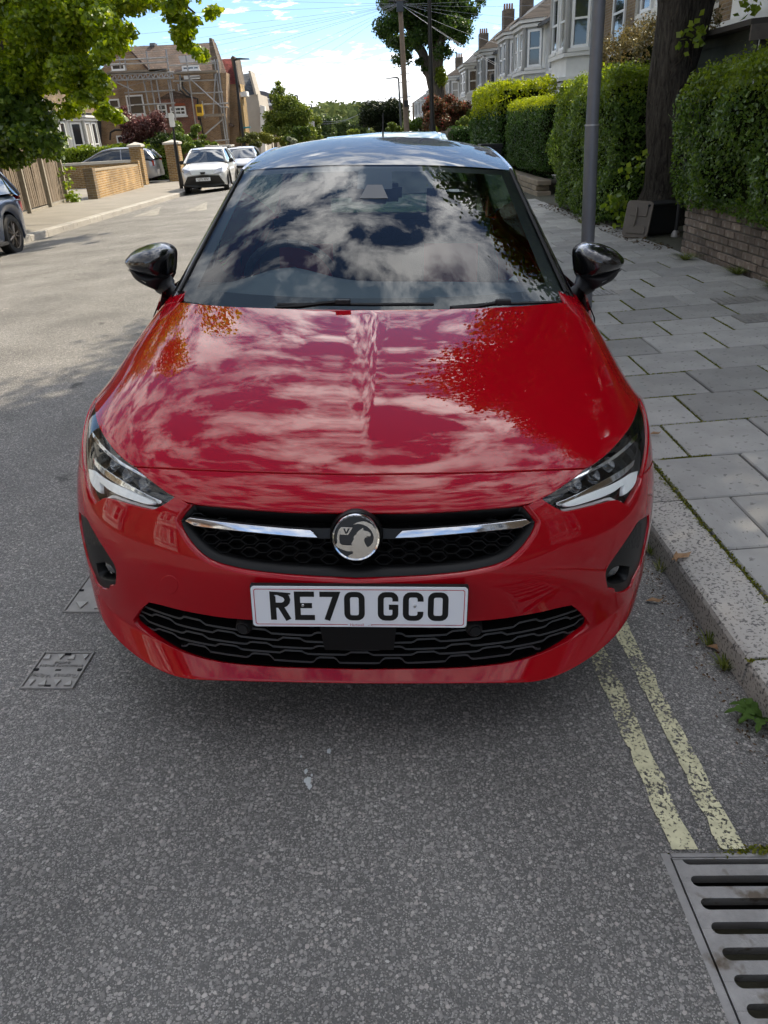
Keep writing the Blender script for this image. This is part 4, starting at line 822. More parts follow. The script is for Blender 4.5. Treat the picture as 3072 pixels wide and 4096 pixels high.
bar('frame', GX0-.004, GX0+.020, GY0, GY1+.003, .05); bar('frame', GX1-.016, GX1+.004, GY0, GY1+.003, .05); bar('frame', GX0+.020, GX1-.016, GY1-.014, GY1+.003, .05); bar('frame', GX0+.020, GX1-.016, GY0-.003, GY0+.016, .05)
xa, xb = GX0+.024, GX1-.020; PIT = .0565; SR = .0138; xsl, xsr = xa+.022, xb-.022
def grate_bar(yc):
    pts = [(xa, -PIT/2), (xsl, -PIT/2)] + [(xsl+SR-SR*math.cos(a), -PIT/2+SR*math.sin(a)) for a in np.linspace(.3, math.pi/2, 5)] + [(xsr-SR+SR*math.sin(a), -PIT/2+SR*math.cos(a)) for a in np.linspace(0, math.pi/2-.3, 5)] + [(xsr, -PIT/2), (xb, -PIT/2)]
    pts = pts + [(x, -y) for x, y in reversed(pts)]; n_ = len(pts)
    V = [(x, yc+y*.992, gzr(x)-.002) for x, y in pts] + [(x, yc+(y*.60 if xsl < x < xsr else y), gzr(x)-.034) for x, y in pts]
    obj('grate_bar', V, [tuple(range(n_))] + [(i+n_, (i+1) % n_+n_, (i+1) % n_, i) for i in range(n_)], CAST, gu)
yb = GY1-.016-PIT*.5
while yb > GY0+.04: grate_bar(yb); yb -= PIT
m = MB(); m.box(GX0-.01, GX1+.01, GY0-.01, GY1+.01, -.62, -.60)
for q in ((GX0-.012, GX0-.006, GY0-.01, GY1+.01), (GX1+.006, GX1+.012, GY0-.01, GY1+.01), (GX0-.01, GX1+.01, GY0-.012, GY0-.006), (GX0-.01, GX1+.01, GY1+.004, GY1+.010)): m.box(*q, -.6, -.085)
tag(m.build('pit', mat('pit_dark', (.02, .018, .015), .9), gu), kind='stuff')
# ---- service covers
def cover(name, cx, cy, wx, wy, rz, lab, lines, tri=True):
    c = empty(name, (cx, cy, camber(cx)+slope(cy)), rz, lab, 'manhole cover'); c.rotation_euler = (0, -math.atan(-2*.0093*(cx-ROAD_C))*1.0, rz)
    MET = mat('cover_iron', (.24, .23, .215), .6, .35, col2=(.32, .31, .29), vscale=20, bump=.3, bscale=260, bdist=.001)
    m = MB(); m.box(-wx+.008, wx-.008, -wy+.008, wy-.008, -.02, .002); m.build('lid', MET, c)
    for q in ((-wx, -wx+.0065, -wy, wy), (wx-.0065, wx, -wy, wy), (-wx+.0065, wx-.0065, -wy, -wy+.0065), (-wx+.0065, wx-.0065, wy-.0065, wy)):
        m = MB(); m.box(*q, -.02, .007); o = m.build('frame', MET, c); bevel(o, .0015)
    if tri:
        for sy in (-1, 1):
            for k in range(4):
                x = (-.72+k*.48)*wx; y0 = sy*wy*.70; u_ = wy*.14*(1 if k % 2 == 0 else -1)*sy
                m = MB(); m.prism([(x-wx*.13, y0-u_), (x+wx*.13, y0-u_), (x+wx*.06, y0+u_)] if u_ > 0 else [(x+wx*.13, y0-u_), (x-wx*.13, y0-u_), (x+wx*.06, y0+u_)], lambda a, b_: (a, b_, .002), lambda a, b_: (a, b_, .0075)); m.build('stud', mat('stud_iron', (.34, .33, .31), .5, .3), c)
    for t, sz, yy in lines:
        V, F_ = text_mesh(t, sz, .0016); obj('lettering', [(-a, -b_+yy, z+.0035) for a, b_, z in V], F_, MET, c)
    for (x, y) in ((0, 0), (-wx+.012, 0), (wx-.012, 0), (0, wy-.012), (0, -wy+.012)):
        m = MB(); m.box(x-.009, x+.009, y-.004, y+.004, .0005, .0062 if x or y else .0024); o = m.build('keyhole', mat('hole_black', (.01, .01, .01), .9), c)
    return c
cover('service_cover', -1.055, 1.922, .083, .090, rad(-3), 'small square iron water cover lying clear in front of the car', [('Thames Water', .026, -.027), ('BS 5834 PART 2 GRADE A', .0125, .021), ('DUCTILE', .0125, .036)])
cover('service_cover', -.985, 2.375, .165, .140, rad(-3), 'iron cover half hidden under the car bumper corner', [('W', .10, .02), ('MAIN', .03, -.06)])
# white paint drips
dr = empty('paint_splash', (-.24, 1.46, camber(-.24)), label='white paint splash on the asphalt in front of the car', cat='paint stain')
WP = mat('paint_drip', (.55, .58, .58), .6, bump=.3, bscale=300)
for px, py, r in ((1232, 3128, .016), (1225, 3090, .009), (1316, 3010, .011), (1240, 3150, .010), (1205, 3030, .006), (1248, 3105, .006)):
    p = on_ground(px, py); n = 18; pts = [(r*(.55+.45*random.random())*math.cos(a)*.7, r*(.5+.5*random.random())*math.sin(a)*1.2) for a in np.linspace(0, 2*math.pi, n+1)[:-1]]
    obj('drip', [(p[0]+.24+a, p[1]-1.46+b_, p[2]-camber(-.24)+.0045) for a, b_ in pts] + [(p[0]+.24, p[1]-1.46, p[2]-camber(-.24)+.0055)], [(k, (k+1) % n, n) for k in range(n)], WP, dr)
# ============================================================ planting
def leaf_mat(name, c1, c2, trans=.35, gloss=.12, tip=None):
    if name in MATS: return MATS[name]
    m = bpy.data.materials.new(name); m.use_nodes = True; nt = m.node_tree; N = nt.nodes; L = nt.links; N.clear()
    g = N.new('ShaderNodeNewGeometry'); cr = N.new('ShaderNodeValToRGB'); e = cr.color_ramp.elements; e[0].color = (*c1, 1); e[1].color = (*c2, 1)
    if tip: e[1].position = .84; q = e.new(1.0); q.color = (*tip, 1)
    L.new(g.outputs['Random Per Island'], cr.inputs[0])
    d = N.new('ShaderNodeBsdfDiffuse'); t = N.new('ShaderNodeBsdfTranslucent'); s = N.new('ShaderNodeBsdfGlossy'); s.inputs['Roughness'].default_value = .38; s.inputs[0].default_value = (.9, .95, .9, 1)
    hs = N.new('ShaderNodeHueSaturation'); hs.inputs['Hue'].default_value = .485; hs.inputs['Value'].default_value = 1.5; hs.inputs['Saturation'].default_value = 1.1
    L.new(cr.outputs[0], d.inputs[0]); L.new(cr.outputs[0], hs.inputs['Color']); L.new(hs.outputs[0], t.inputs[0])
    a = N.new('ShaderNodeMixShader'); a.inputs[0].default_value = trans; L.new(d.outputs[0], a.inputs[1]); L.new(t.outputs[0], a.inputs[2])
    f = N.new('ShaderNodeLayerWeight'); f.inputs[0].default_value = .35; mm = N.new('ShaderNodeMath'); mm.operation = 'MULTIPLY'; mm.inputs[1].default_value = gloss*.55; L.new(f.outputs['Fresnel'], mm.inputs[0])
    b = N.new('ShaderNodeMixShader'); L.new(mm.outputs[0], b.inputs[0]); L.new(a.outputs[0], b.inputs[1]); L.new(s.outputs[0], b.inputs[2])
    o = N.new('ShaderNodeOutputMaterial'); L.new(b.outputs[0], o.inputs[0]); MATS[name] = m; return m
def leaves(name, P, Nrm, size, material, parent=None, spread=.9, aspect=.62, vary=.35):
    """leaf-shaped faces at points P, tilted about the directions Nrm"""
    n = len(P); d = Nrm + rng.normal(0, spread, (n, 3)); d /= np.linalg.norm(d, axis=1)[:, None]
    t = rng.normal(0, 1, (n, 3)); t[:, 2] -= .5; t -= d*(t*d).sum(1)[:, None]; t /= np.linalg.norm(t, axis=1)[:, None]; b = np.cross(d, t)
    s = size*(1 + rng.uniform(-vary, vary, (n, 1))); w_ = s*aspect*.5
    V = np.empty((n, 4, 3)); V[:, 0] = P - t*s*.5; V[:, 1] = P + b*w_ + d*s*.08; V[:, 2] = P + t*s*.5; V[:, 3] = P - b*w_ + d*s*.08
    me = bpy.data.meshes.new(name); me.vertices.add(4*n); me.vertices.foreach_set('co', V.ravel()); me.loops.add(6*n); me.polygons.add(2*n)
    base = (np.arange(n)*4)[:, None]; idx = (base + np.array([0, 1, 2, 0, 2, 3])).ravel(); me.loops.foreach_set('vertex_index', idx.astype(np.int32))
    me.polygons.foreach_set('loop_start', (np.arange(2*n)*3).astype(np.int32)); me.polygons.foreach_set('loop_total', np.full(2*n, 3, dtype=np.int32))
    me.materials.append(material); me.update(calc_edges=True); me.validate(); return link(name, me, parent)
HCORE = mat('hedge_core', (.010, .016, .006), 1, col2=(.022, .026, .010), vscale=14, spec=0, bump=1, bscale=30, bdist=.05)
TWIG = mat('twig', (.07, .05, .035), .9)
def lump(P, sc, amp):
    q = P*sc; return amp*(np.sin(q[:, 0]*1.7+q[:, 1]*.9+.3)*np.sin(q[:, 1]*1.3+q[:, 2]*1.9+1.1) + .5*np.sin(q[:, 0]*3.1-q[:, 2]*2.7+q[:, 1]*2.3))
def hedge(label, x0, x1, y0, y1, z0, z1, n, size, material, top_mat=None, rnd_=.12, amp=.06, group='clipped hedges along the right pavement', ragged=0., topfrac=.2, core=True):
    h = empty('hedge', ((x0+x1)/2, (y0+y1)/2, z0), label=label, cat='hedge', group=group); L0 = np.array([(x0+x1)/2, (y0+y1)/2, z0])
    dims = np.array([x1-x0, y1-y0, z1-z0]); A = np.array([dims[1]*dims[2], dims[1]*dims[2]*.3, dims[0]*dims[2], dims[0]*dims[2]*.4, dims[0]*dims[1]]); A /= A.sum()
    f = rng.choice(5, n, p=A); u = rng.random((n, 2)); P = np.zeros((n, 3)); Nn = np.zeros((n, 3))
    for k, (ax, sgn) in enumerate(((0, -1), (0, 1), (1, -1), (1, 1), (2, 1))):
        m = f == k; o = [a for a in range(3) if a != ax]; P[m, ax] = dims[ax] if sgn > 0 else 0; P[m, o[0]] = u[m, 0]*dims[o[0]]; P[m, o[1]] = u[m, 1]*dims[o[1]]; Nn[m, ax] = sgn
    # rounded shoulders
    c = dims/2; r = rnd_; q = P - c; lim = c - r; e = np.clip(np.abs(q)-lim, 0, None); l = np.linalg.norm(e, axis=1)[:, None]; big = l[:, 0] > 1e-6
    q2 = np.where(big[:, None], np.sign(q)*(np.minimum(np.abs(q), lim) + e/np.maximum(l, 1e-6)*np.minimum(l, r)), q); nn = np.where(big[:, None], np.sign(q)*e/np.maximum(l, 1e-6), Nn)
    P = q2 + c; P += nn*(lump(P+L0, 2.2, amp)[:, None] + rng.normal(0, .02, (n, 1)) - np.abs(rng.normal(0, .05, (n, 1))))
    if ragged: k = (nn[:, 2] > .5); P[k, 2] += np.abs(rng.normal(0, ragged, k.sum()))
    P += np.array([x0, y0, z0]) - L0
    gap_ = lump(P + L0, 5.5, 1.0) + .4*lump(P + L0, 13., 1.0); kp_ = ~((gap_ > .70) & (rng.random(n) < .6)); P, nn, n = P[kp_], nn[kp_], int(kp_.sum())
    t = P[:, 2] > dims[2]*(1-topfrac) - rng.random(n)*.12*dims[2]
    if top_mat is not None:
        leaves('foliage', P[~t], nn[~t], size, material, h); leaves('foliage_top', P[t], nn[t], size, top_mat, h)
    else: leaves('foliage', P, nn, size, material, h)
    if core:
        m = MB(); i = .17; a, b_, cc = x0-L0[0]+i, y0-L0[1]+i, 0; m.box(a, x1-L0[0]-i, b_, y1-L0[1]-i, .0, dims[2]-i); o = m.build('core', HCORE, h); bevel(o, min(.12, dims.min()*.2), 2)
    return h
PRIV = leaf_mat('privet', (.040, .080, .017), (.125, .21, .038), .38, .14, (.20, .29, .05)); PRIVT = leaf_mat('privet_lit_top', (.09, .15, .02), (.22, .30, .04), .5, .10)  # second privet: lighter hedge-top leaves, sunlight put into the colour
LAUR = leaf_mat('laurel', (.024, .058, .016), (.065, .13, .028), .25, .12); LAURT = leaf_mat('laurel_lit_top', (.14, .20, .02), (.30, .36, .04), .5, .06)  # second laurel: yellower top leaves with the sun's brightness painted in
DRY = leaf_mat('dry_privet', (.07, .06, .025), (.17, .15, .06), .35, .10, (.20, .15, .08))
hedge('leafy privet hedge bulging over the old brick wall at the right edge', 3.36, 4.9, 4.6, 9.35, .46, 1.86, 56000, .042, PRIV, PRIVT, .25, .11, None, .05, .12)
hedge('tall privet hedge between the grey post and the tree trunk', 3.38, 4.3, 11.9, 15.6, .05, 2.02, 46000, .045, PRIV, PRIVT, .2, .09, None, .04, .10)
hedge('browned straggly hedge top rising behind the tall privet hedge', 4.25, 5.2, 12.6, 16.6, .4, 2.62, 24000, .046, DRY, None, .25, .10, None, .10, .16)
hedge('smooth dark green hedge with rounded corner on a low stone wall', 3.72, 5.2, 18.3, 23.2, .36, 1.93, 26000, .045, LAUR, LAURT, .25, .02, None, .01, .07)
hedge('tall laurel hedge with yellow sunlit top behind the smooth dark hedge', 3.65, 5.4, 24.2, 30.5, -.2, 2.42, 24000, .075, LAUR, LAURT, .2, .05, None, .06, .22)
hedge('small dark clipped bush at the fence panel end', 3.5, 4.6, 36.5, 39.0, -.4, 1.35, 6000, .08, LAUR, None, .3, .04, None)
# low wall under the dark hedge
STN = mat('block_stone', (.24, .20, .15), .9, col2=(.32, .27, .2), vscale=4, bump=.4, bscale=50, rnd=.15)
lw = empty('low_wall', (3.72, 18.2, 0), label='low stone block wall under the smooth dark green hedge', cat='wall')
for r_ in range(3):
    y = -.02 + (.2 if r_ % 2 else 0)
    while y < 5.0:
        m = MB(); m.box(-.06, .25, y+.008, y+.43, .0+slope(20)+.10+r_*.115, .0+slope(20)+.10+r_*.115+.105); o = m.build('block', STN, lw); bevel(o, .01); y += .44
# ---- old brick wall
BRK = mat('old_brick', (.13, .095, .072), .95, col2=(.22, .175, .14), vscale=11, bump=.9, bscale=40, bdist=.012, rnd=.4, mottle=((.33, .31, .28), 14, .60)); MORT = mat('mortar', (.13, .12, .105), .95, bump=.6, bscale=60)
bw = empty('brick_wall', (3.49, 9.06, .06), label='weathered low brick wall below the bulging privet hedge', cat='wall')
m = MB(); m.box(.016, .22, -4.6, -.012, -.1, .60); m.build('mortar_core', MORT, bw)
bm_ = MB(); bm_.box(-.051, .051, -.1045, .1045, -.0315, .0315); bme = bm_.data('brick', BRK); _t = bpy.data.objects.new('t', bme); bevel(_t, .006, 1); bpy.data.objects.remove(_t)
for r_ in range(8):
    y = -.108 - (.11 if r_ % 2 else 0)
    if r_ % 2: o = link('brick', bme, bw, (.052, -.05, .03+r_*.0755)); o.scale = (1, .46, 1)
    while y > -4.4:
        link('brick', bme, bw, (.052 + random.uniform(-.007, .006), y, .03 + r_*.0755 + random.uniform(-.002, .002)), (random.uniform(-.02, .02), random.uniform(-.02, .02), random.uniform(-.015, .015))); y -= .2195
# ---- street trees
def bark(name, c1, c2):
    m = bpy.data.materials.new(name); m.use_nodes = True; N, L, b = nodes_of(m); tc = N.new('ShaderNodeTexCoord'); mp = N.new('ShaderNodeMapping'); mp.inputs['Scale'].default_value = (5, 5, 1.0); L.new(tc.outputs['Object'], mp.inputs[0])
    n = N.new('ShaderNodeTexNoise'); n.inputs['Scale'].default_value = 5; n.inputs['Detail'].default_value = 9; n.inputs['Roughness'].default_value = .7; n.inputs['Distortion'].default_value = .8; L.new(mp.outputs[0], n.inputs['Vector'])
    cr = N.new('ShaderNodeValToRGB'); cr.color_ramp.elements[0].position = .35; cr.color_ramp.elements[1].position = .68; cr.color_ramp.elements[0].color = (*c1, 1); cr.color_ramp.elements[1].color = (*c2, 1); L.new(n.outputs[0], cr.inputs[0]); L.new(cr.outputs[0], b.inputs['Base Color'])
    bp = N.new('ShaderNodeBump'); bp.inputs['Strength'].default_value = 1; bp.inputs['Distance'].default_value = .05; L.new(n.outputs[0], bp.inputs['Height']); L.new(bp.outputs[0], b.inputs['Normal']); b.inputs['Roughness'].default_value = .95; b.inputs['Specular IOR Level'].default_value = .2; return m
BARKD = bark('bark_dark', (.016, .014, .012), (.10, .088, .074)); BARKP = bark('bark_pale', (.07, .06, .048), (.20, .17, .135))
def limb(m, pts, rs, n=14, wob=.05):
    pts = [np.array(p, float) for p in pts]; pp = crv(pts, 6); rr_ = np.interp(np.linspace(0, 1, len(pp)), np.linspace(0, 1, len(rs)), rs); V = []
    for i, p in enumerate(pp):
        d = pp[min(i+1, len(pp)-1)] - pp[max(i-1, 0)]; d /= np.linalg.norm(d); a = np.cross(d, [0.31, .95, .02]); a /= np.linalg.norm(a); b_ = np.cross(d, a)
        for k in range(n):
            t = 2*math.pi*k/n; w_ = 1 + wob*(math.sin(3*t+i*.35)+.6*math.sin(5*t-i*.22+1)); V.append(p + (a*math.cos(t)+b_*math.sin(t))*rr_[i]*w_)
    m.add(V, [(i*n+k, i*n+(k+1) % n, (i+1)*n+(k+1) % n, (i+1)*n+k) for i in range(len(pp)-1) for k in range(n)])
def blob_points(cs, n, shell=.55):
    """points through clumps (x,y,z,rx,ry,rz)"""
    cs = np.array(cs, float); w_ = (cs[:, 3]*cs[:, 4]*cs[:, 5])**.67; k = rng.choice(len(cs), n, p=w_/w_.sum()); d = rng.normal(0, 1, (n, 3)); d /= np.linalg.norm(d, axis=1)[:, None]
    r = (shell + (1-shell)*rng.random((n, 1))**.6) * (1 + .12*rng.normal(0, 1, (n, 1))); return cs[k, :3] + d*r*cs[k, 3:], d
# the tree by the bins: trunk in view, crown over the pavement and the road
rt = empty('street_tree', (4.1, 11.6, .05), label='thick dark tree trunk growing beside the tall privet hedge', cat='tree')
m = MB()
limb(m, [(.0, 0, -.2), (-.02, 0, .10), (0, 0, .5), (-.03, 0, 1.0), (-.03, .0, 1.7), (.03, .0, 2.4), (.05, 0, 3.1)], [.50, .38, .27, .235, .265, .33, .36], 22, .07)
limb(m, [(.0, 0, 2.7), (-.9, -1.0, 4.2), (-1.8, -2.8, 6.0), (-2.2, -4.0, 7.5)], [.26, .2, .14, .06]); limb(m, [(.1, 0, 2.8), (.7, .8, 4.4), (1.2, 1.5, 7.0)], [.25, .18, .07]); limb(m, [(.05, -.1, 2.8), (.5, -1.6, 4.4), (.3, -4.0, 6.4), (0, -6.5, 7.4)], [.25, .19, .13, .05])
limb(m, [(0, .0, 2.9), (-.7, .5, 4.5), (-1.8, .9, 6.4)], [.22, .15, .06]); m.build('trunk', BARKD, rt, True)
LIME = leaf_mat('lime_leaf', (.035, .075, .012), (.095, .16, .025), .42, .10, (.16, .22, .04))
cl = []
for k in range(90):
    a = rng.random()*2*math.pi; r = rng.random()**.5; x = 2.55 + 4.5*r*math.cos(a); y = -2.1 + 5.5*r*math.sin(a); z = 5.9 + 2.6*(1-r*r)*rng.random() + .6*rng.random()
    cl.append((x, y, z, rng.uniform(.9, 1.45), rng.uniform(.9, 1.45), rng.uniform(.6, 1.0)))
cl += [(rng.uniform(-2.3, 1.2), rng.uniform(-5.2, .8), rng.uniform(4.9, 7.0), rng.uniform(.8, 1.2), rng.uniform(.8, 1.2), rng.uniform(.5, .8)) for _ in range(26)]
P, d = blob_points(cl, 205000, .2); leaves('crown', P, d*.3+np.array([0, 0, .8]), .095, LIME, rt, .6, .8)
sp = [(at(2790, 120, 11.0), 26), (at(2740, 160, 11.1), 14), (at(3000, 20, 10.5), 20), (at(2560, 640, 11.2), 16), (at(2530, 690, 11.2), 12), (at(2460, 810, 11.3), 60), (at(2500, 880, 11.2), 50)]
P = np.concatenate([c + rng.normal(0, .07, (k, 3)) for c, k in sp]) - np.array([4.1, 11.6, .05]); leaves('sucker_leaves', P, np.tile([-.3, -.8, .4], (len(P), 1)), .085, leaf_mat('sucker', (.10, .17, .02), (.26, .34, .05), .5, .1), rt, .6, .8)
m = MB()
for k in range(14):
    a = at(2600+random.uniform(0, 220), random.uniform(60, 420), 11.28) - np.array([4.1, 11.6, .05]); b_ = a + np.array([random.uniform(-.12, .12), -.03, random.uniform(.06, .2)]); m.tube([a, (a+b_)/2 + np.array([.03, 0, 0]), b_], .004, 4)
tag(m.build('twigs', TWIG, rt), kind='stuff')
# the pale-limbed tree far down the right pavement
pt = empty('street_tree', (4.1, 50, -.5), label='tall pale-trunked tree rising behind the telegraph pole', cat='tree'); o3 = np.array([4.1, 50, -.5]); Q = lambda u, v, dy=0: at(u, v, 50+dy) - o3
m = MB(); limb(m, [(.05, 0, -.2), Q(1752, 400), Q(1740, 330), Q(1738, 300)], [.62, .50, .48, .52], 14, .05)
limb(m, [Q(1736, 310), Q(1705, 270, .3), Q(1690, 215, .4), Q(1655, 160, .5), Q(1610, 60, .6)], [.34, .30, .26, .2, .1]); limb(m, [Q(1745, 310), Q(1755, 240), Q(1762, 170), Q(1800, 90), Q(1850, 10)], [.34, .28, .25, .18, .1]); limb(m, [Q(1742, 320), Q(1738, 200, .4), Q(1725, 60, .5), Q(1730, -120, .5)], [.2, .16, .13, .08]); m.build('trunk', BARKP, pt, True)
cl = []
for (u, v, ru, n_) in ((1580, 60, 75, 8), (1560, 150, 55, 5), (1640, 190, 60, 6), (1700, 90, 80, 8), (1680, 250, 35, 3), (1780, 130, 70, 6), (1850, 60, 70, 6), (1820, 150, 50, 4), (1900, 15, 50, 4), (1680, -60, 120, 9), (1800, -80, 120, 9), (1600, -70, 90, 7)):
    for k in range(n_):
        c = Q(u+rng.normal(0, ru*.5), v+rng.normal(0, ru*.5), rng.normal(0, 1.6)); r = ru/3050*50*.55; cl.append((*c, r*rng.uniform(.7, 1.2), r*rng.uniform(.8, 1.3), r*rng.uniform(.6, 1.1)))
P, d = blob_points(cl, 62000, .2); leaves('crown', P, d, .135, leaf_mat('plane_leaf', (.020, .045, .012), (.06, .11, .022), .35, .1, (.10, .16, .03)), pt, .8, .85)
P, d = blob_points([(*Q(1762, 310, -.4), .35, .35, .5)], 500); leaves('epicormic_leaves', P, d, .17, leaf_mat('epic', (.12, .18, .02), (.24, .30, .04), .45), pt)
# the big tree over the left fence
lt = empty('street_tree', (-10.35, 25.5, -.1), label='large bright green tree overhanging the wooden fence', cat='tree'); o3 = np.array([-10.35, 25.5, -.1])
m = MB(); limb(m, [(0, 0, -.2), (0, 0, 1), (-.05, 0, 2.5), (.1, -.2, 4.2), (.3, -.4, 6)], [.42, .34, .3, .26, .14], 14); limb(m, [(0, 0, 2.6), (1.6, -1.2, 4.2), (3.6, -2.4, 5.0), (5.4, -3.0, 4.9), (6.3, -3.4, 4.3)], [.2, .15, .10, .06, .02], 8); limb(m, [(0, 0, 2.2), (1.2, -2, 3.2), (2.2, -3, 3.3)], [.16, .1, .03], 8); limb(m, [(0, 0, 3), (-1.5, -1.2, 4.5), (-2.6, -2, 5.5)], [.16, .1, .05], 8); m.build('trunk', BARKD, lt, True)
def px_clumps(L_, Y, o3_):
    out = []
    for (u, v, ru, rv, n_, dy) in L_:
        for k in range(n_):
            yy_ = Y + dy + rng.normal(0, .5); c = at(u + ru*rng.uniform(-1, 1)*.8, v + rv*rng.uniform(-1, 1)*.8, yy_) - o3_; r = min(ru, rv)/3050*yy_*.72; out.append((*c, r*rng.uniform(.8, 1.3), r*rng.uniform(.8, 1.3), r*rng.uniform(.55, 1.0)))
    return out
cl = px_clumps([(60, 60, 130, 100, 20, 2), (180, 60, 130, 100, 18, 0), (100, 330, 120, 60, 12, 1.5), (230, 250, 130, 90, 14, 1), (380, 100, 100, 80, 10, 0), (330, 50, 110, 80, 10, -1), (470, 20, 90, 60, 7, -1), (250, 190, 150, 70, 10, 0), (420, 150, 60, 50, 5, -1.5), (330, 290, 110, 60, 8, -1), (430, 230, 40, 40, 3, -2), (380, 370, 80, 50, 6, -1), (440, 440, 40, 45, 4, -1.5), (90, 240, 110, 90, 10, 1), (300, 430, 50, 60, 3, .5), (560, -40, 110, 60, 7, -1), (690, 30, 60, 50, 5, -2), (740, 120, 50, 60, 5, -2), (790, 200, 38, 35, 4, -2), (830, 60, 30, 30, 3, -2), (520, 120, 30, 30, 2, -2), (700, -60, 120, 60, 6, -2), (100, -120, 260, 120, 12, 1), (420, -140, 240, 110, 10, 0)], 20, o3)
P, d = blob_points(cl, 105000, .25); leaves('crown', P, d*.5+np.array([.3, -.3, .6]), .105, leaf_mat('maple_leaf', (.08, .14, .014), (.25, .34, .03), .58, .08, (.42, .48, .06)), lt, .7, .85)
# upper crown (above the frame, seen in the bonnet)
cl = [(1.6+rng.normal(0, 1.9), -4.0+rng.normal(0, 2.0), rng.uniform(6.2, 12.0), 1.1, 1.1, .9) for _ in range(60)]
P, d = blob_points(cl, 34000, .3); leaves('crown', P, d*.3+np.array([0, 0, .8]), .15, MATS['maple_leaf'], lt, .7, .85)
iv = empty('climbing_shrub', (-8.9, 20.5, -.1), label='dark leafy climber tumbling over the wooden fence top', cat='shrub'); o3 = np.array([-8.9, 20.5, -.1])
cl = px_clumps([(60, 470, 110, 90, 14, .5), (150, 540, 80, 70, 8, 0), (200, 590, 40, 50, 4, -.3), (30, 590, 60, 60, 5, 0), (120, 620, 40, 25, 3, -.3), (90, 380, 110, 40, 6, 1)], 20, o3)
P, d = blob_points(cl, 11000, .4); leaves('foliage', P, d+np.array([.3, -.2, .4]), .12, leaf_mat('ivy', (.04, .08, .014), (.11, .18, .026), .45, .1, (.26, .34, .04)), iv, .7, .85)
P = np.concatenate([at(u, v, 26.6) + rng.normal(0, .1, (k, 3)) for u, v, k in ((262, 680, 25), (268, 740, 25), (290, 790, 70), (300, 800, 50))])
b = np.array(on_ground(290, 812)); sb = empty('weed', b, label='bright green weed at the foot of the fence post', cat='plant'); leaves('leaves', P-b, np.tile([.3, -.3, .6], (len(P), 1)), .12, MATS['sucker'], sb, .6, .8)
def shrub(label, L_, Y, n, size, c1, c2, tip=None, base=None, cat='shrub', name='shrub', trunk=True, spread=.8, trans=.35, group=None):
    ub = np.mean([q[0] for q in L_]); vb = max(q[1]+q[3] for q in L_); b_ = at(ub, vb, Y); b_[2] = gz(b_[0], Y); s = empty(name, b_, label=label, cat=cat, group=group)
    P, d = blob_points(px_clumps(L_, Y, b_), int(n*2.2), .2); size = size*.62; spread = 1.1; P[:, 2] = np.maximum(P[:, 2], .02); leaves('crown', P, d+np.array([0, -.1, .3]), size, leaf_mat(label[:24], c1, c2, trans, .08, tip), s, spread, .75)
    if trunk:
        m = MB(); c = P.mean(0); limb(m, [(0, 0, -.1), (c[0]*.3, c[1]*.3, c[2]*.4), (c[0], c[1], c[2])], [size*.6, size*.5, size*.25], 7); m.build('trunk', TWIG, s, True)
    return s
shrub('purple-leaved shrub in front of the scaffolded house', [(560, 560, 70, 50, 9, 0), (590, 500, 60, 45, 7, 0), (520, 480, 40, 45, 5, 0), (510, 440, 18, 22, 2, 0), (650, 525, 25, 20, 2, 0), (600, 600, 50, 30, 4, 0)], 45, 9000, .17, (.06, .022, .022), (.17, .085, .075), (.34, .22, .20))
shrub('dark shady bush between the two brick gate piers', [(640, 590, 50, 35, 6, 0), (660, 560, 40, 30, 4, 0)], 44, 4000, .16, (.015, .03, .01), (.04, .07, .015))
shrub('bright green hedge bush behind the black signpost', [(730, 570, 45, 30, 7, 0), (770, 580, 40, 25, 5, 0), (690, 560, 35, 25, 4, 0)], 43, 6500, .14, (.05, .10, .02), (.14, .20, .035))
shrub('thin upright sapling beside the scaffold', [(715, 510, 18, 25, 4, 0), (780, 520, 18, 30, 4, 0), (800, 565, 16, 25, 3, 0), (770, 560, 14, 25, 3, 0)], 44, 2600, .16, (.06, .10, .02), (.15, .20, .04))
shrub('low green bush below the scaffold corner', [(840, 572, 35, 12, 5, 0)], 46, 2000, .14, (.06, .11, .02), (.16, .22, .03))
shrub('olive bush by the beige house wall', [(985, 560, 45, 22, 6, 0), (1010, 575, 30, 18, 3, 0)], 52, 3500, .17, (.05, .07, .02), (.15, .17, .05))
shrub('small yellowish shrub beside the white house', [(1060, 555, 35, 20, 5, 0), (1110, 560, 35, 18, 4, 0)], 60, 3000, .18, (.08, .10, .02), (.24, .25, .05))
shrub('pale flowering shrub at the foot of the light green tree', [(1175, 560, 24, 12, 4, 0)], 55, 1500, .14, (.10, .13, .07), (.4, .42, .34))
shrub('tall light green tree left of the road end', [(1110, 390, 28, 40, 7, 0), (1140, 440, 60, 45, 10, 0), (1120, 500, 60, 45, 10, 0), (1190, 480, 50, 50, 9, 0), (1225, 520, 35, 40, 6, 0), (1110, 350, 14, 22, 3, 0)], 66, 16000, .26, (.06, .10, .02), (.18, .24, .045), (.3, .34, .08), cat='tree', name='tree')
shrub('round dark green bush under the light green tree', [(1190, 540, 42, 25, 8, 0)], 58, 4000, .17, (.025, .055, .012), (.08, .13, .02))
shrub('narrow green tree close to the far lamp post', [(1250, 500, 22, 50, 6, 0), (1270, 530, 18, 30, 4, 0)], 75, 4000, .26, (.06, .10, .02), (.16, .21, .04), cat='tree', name='tree')
shrub('dark round tree behind the telegraph pole', [(1535, 450, 60, 45, 12, 0), (1500, 480, 40, 40, 7, 0), (1580, 470, 40, 50, 8, 0), (1570, 420, 40, 25, 5, 0)], 85, 15000, .30, (.008, .014, .006), (.022, .032, .012), cat='tree', name='tree')
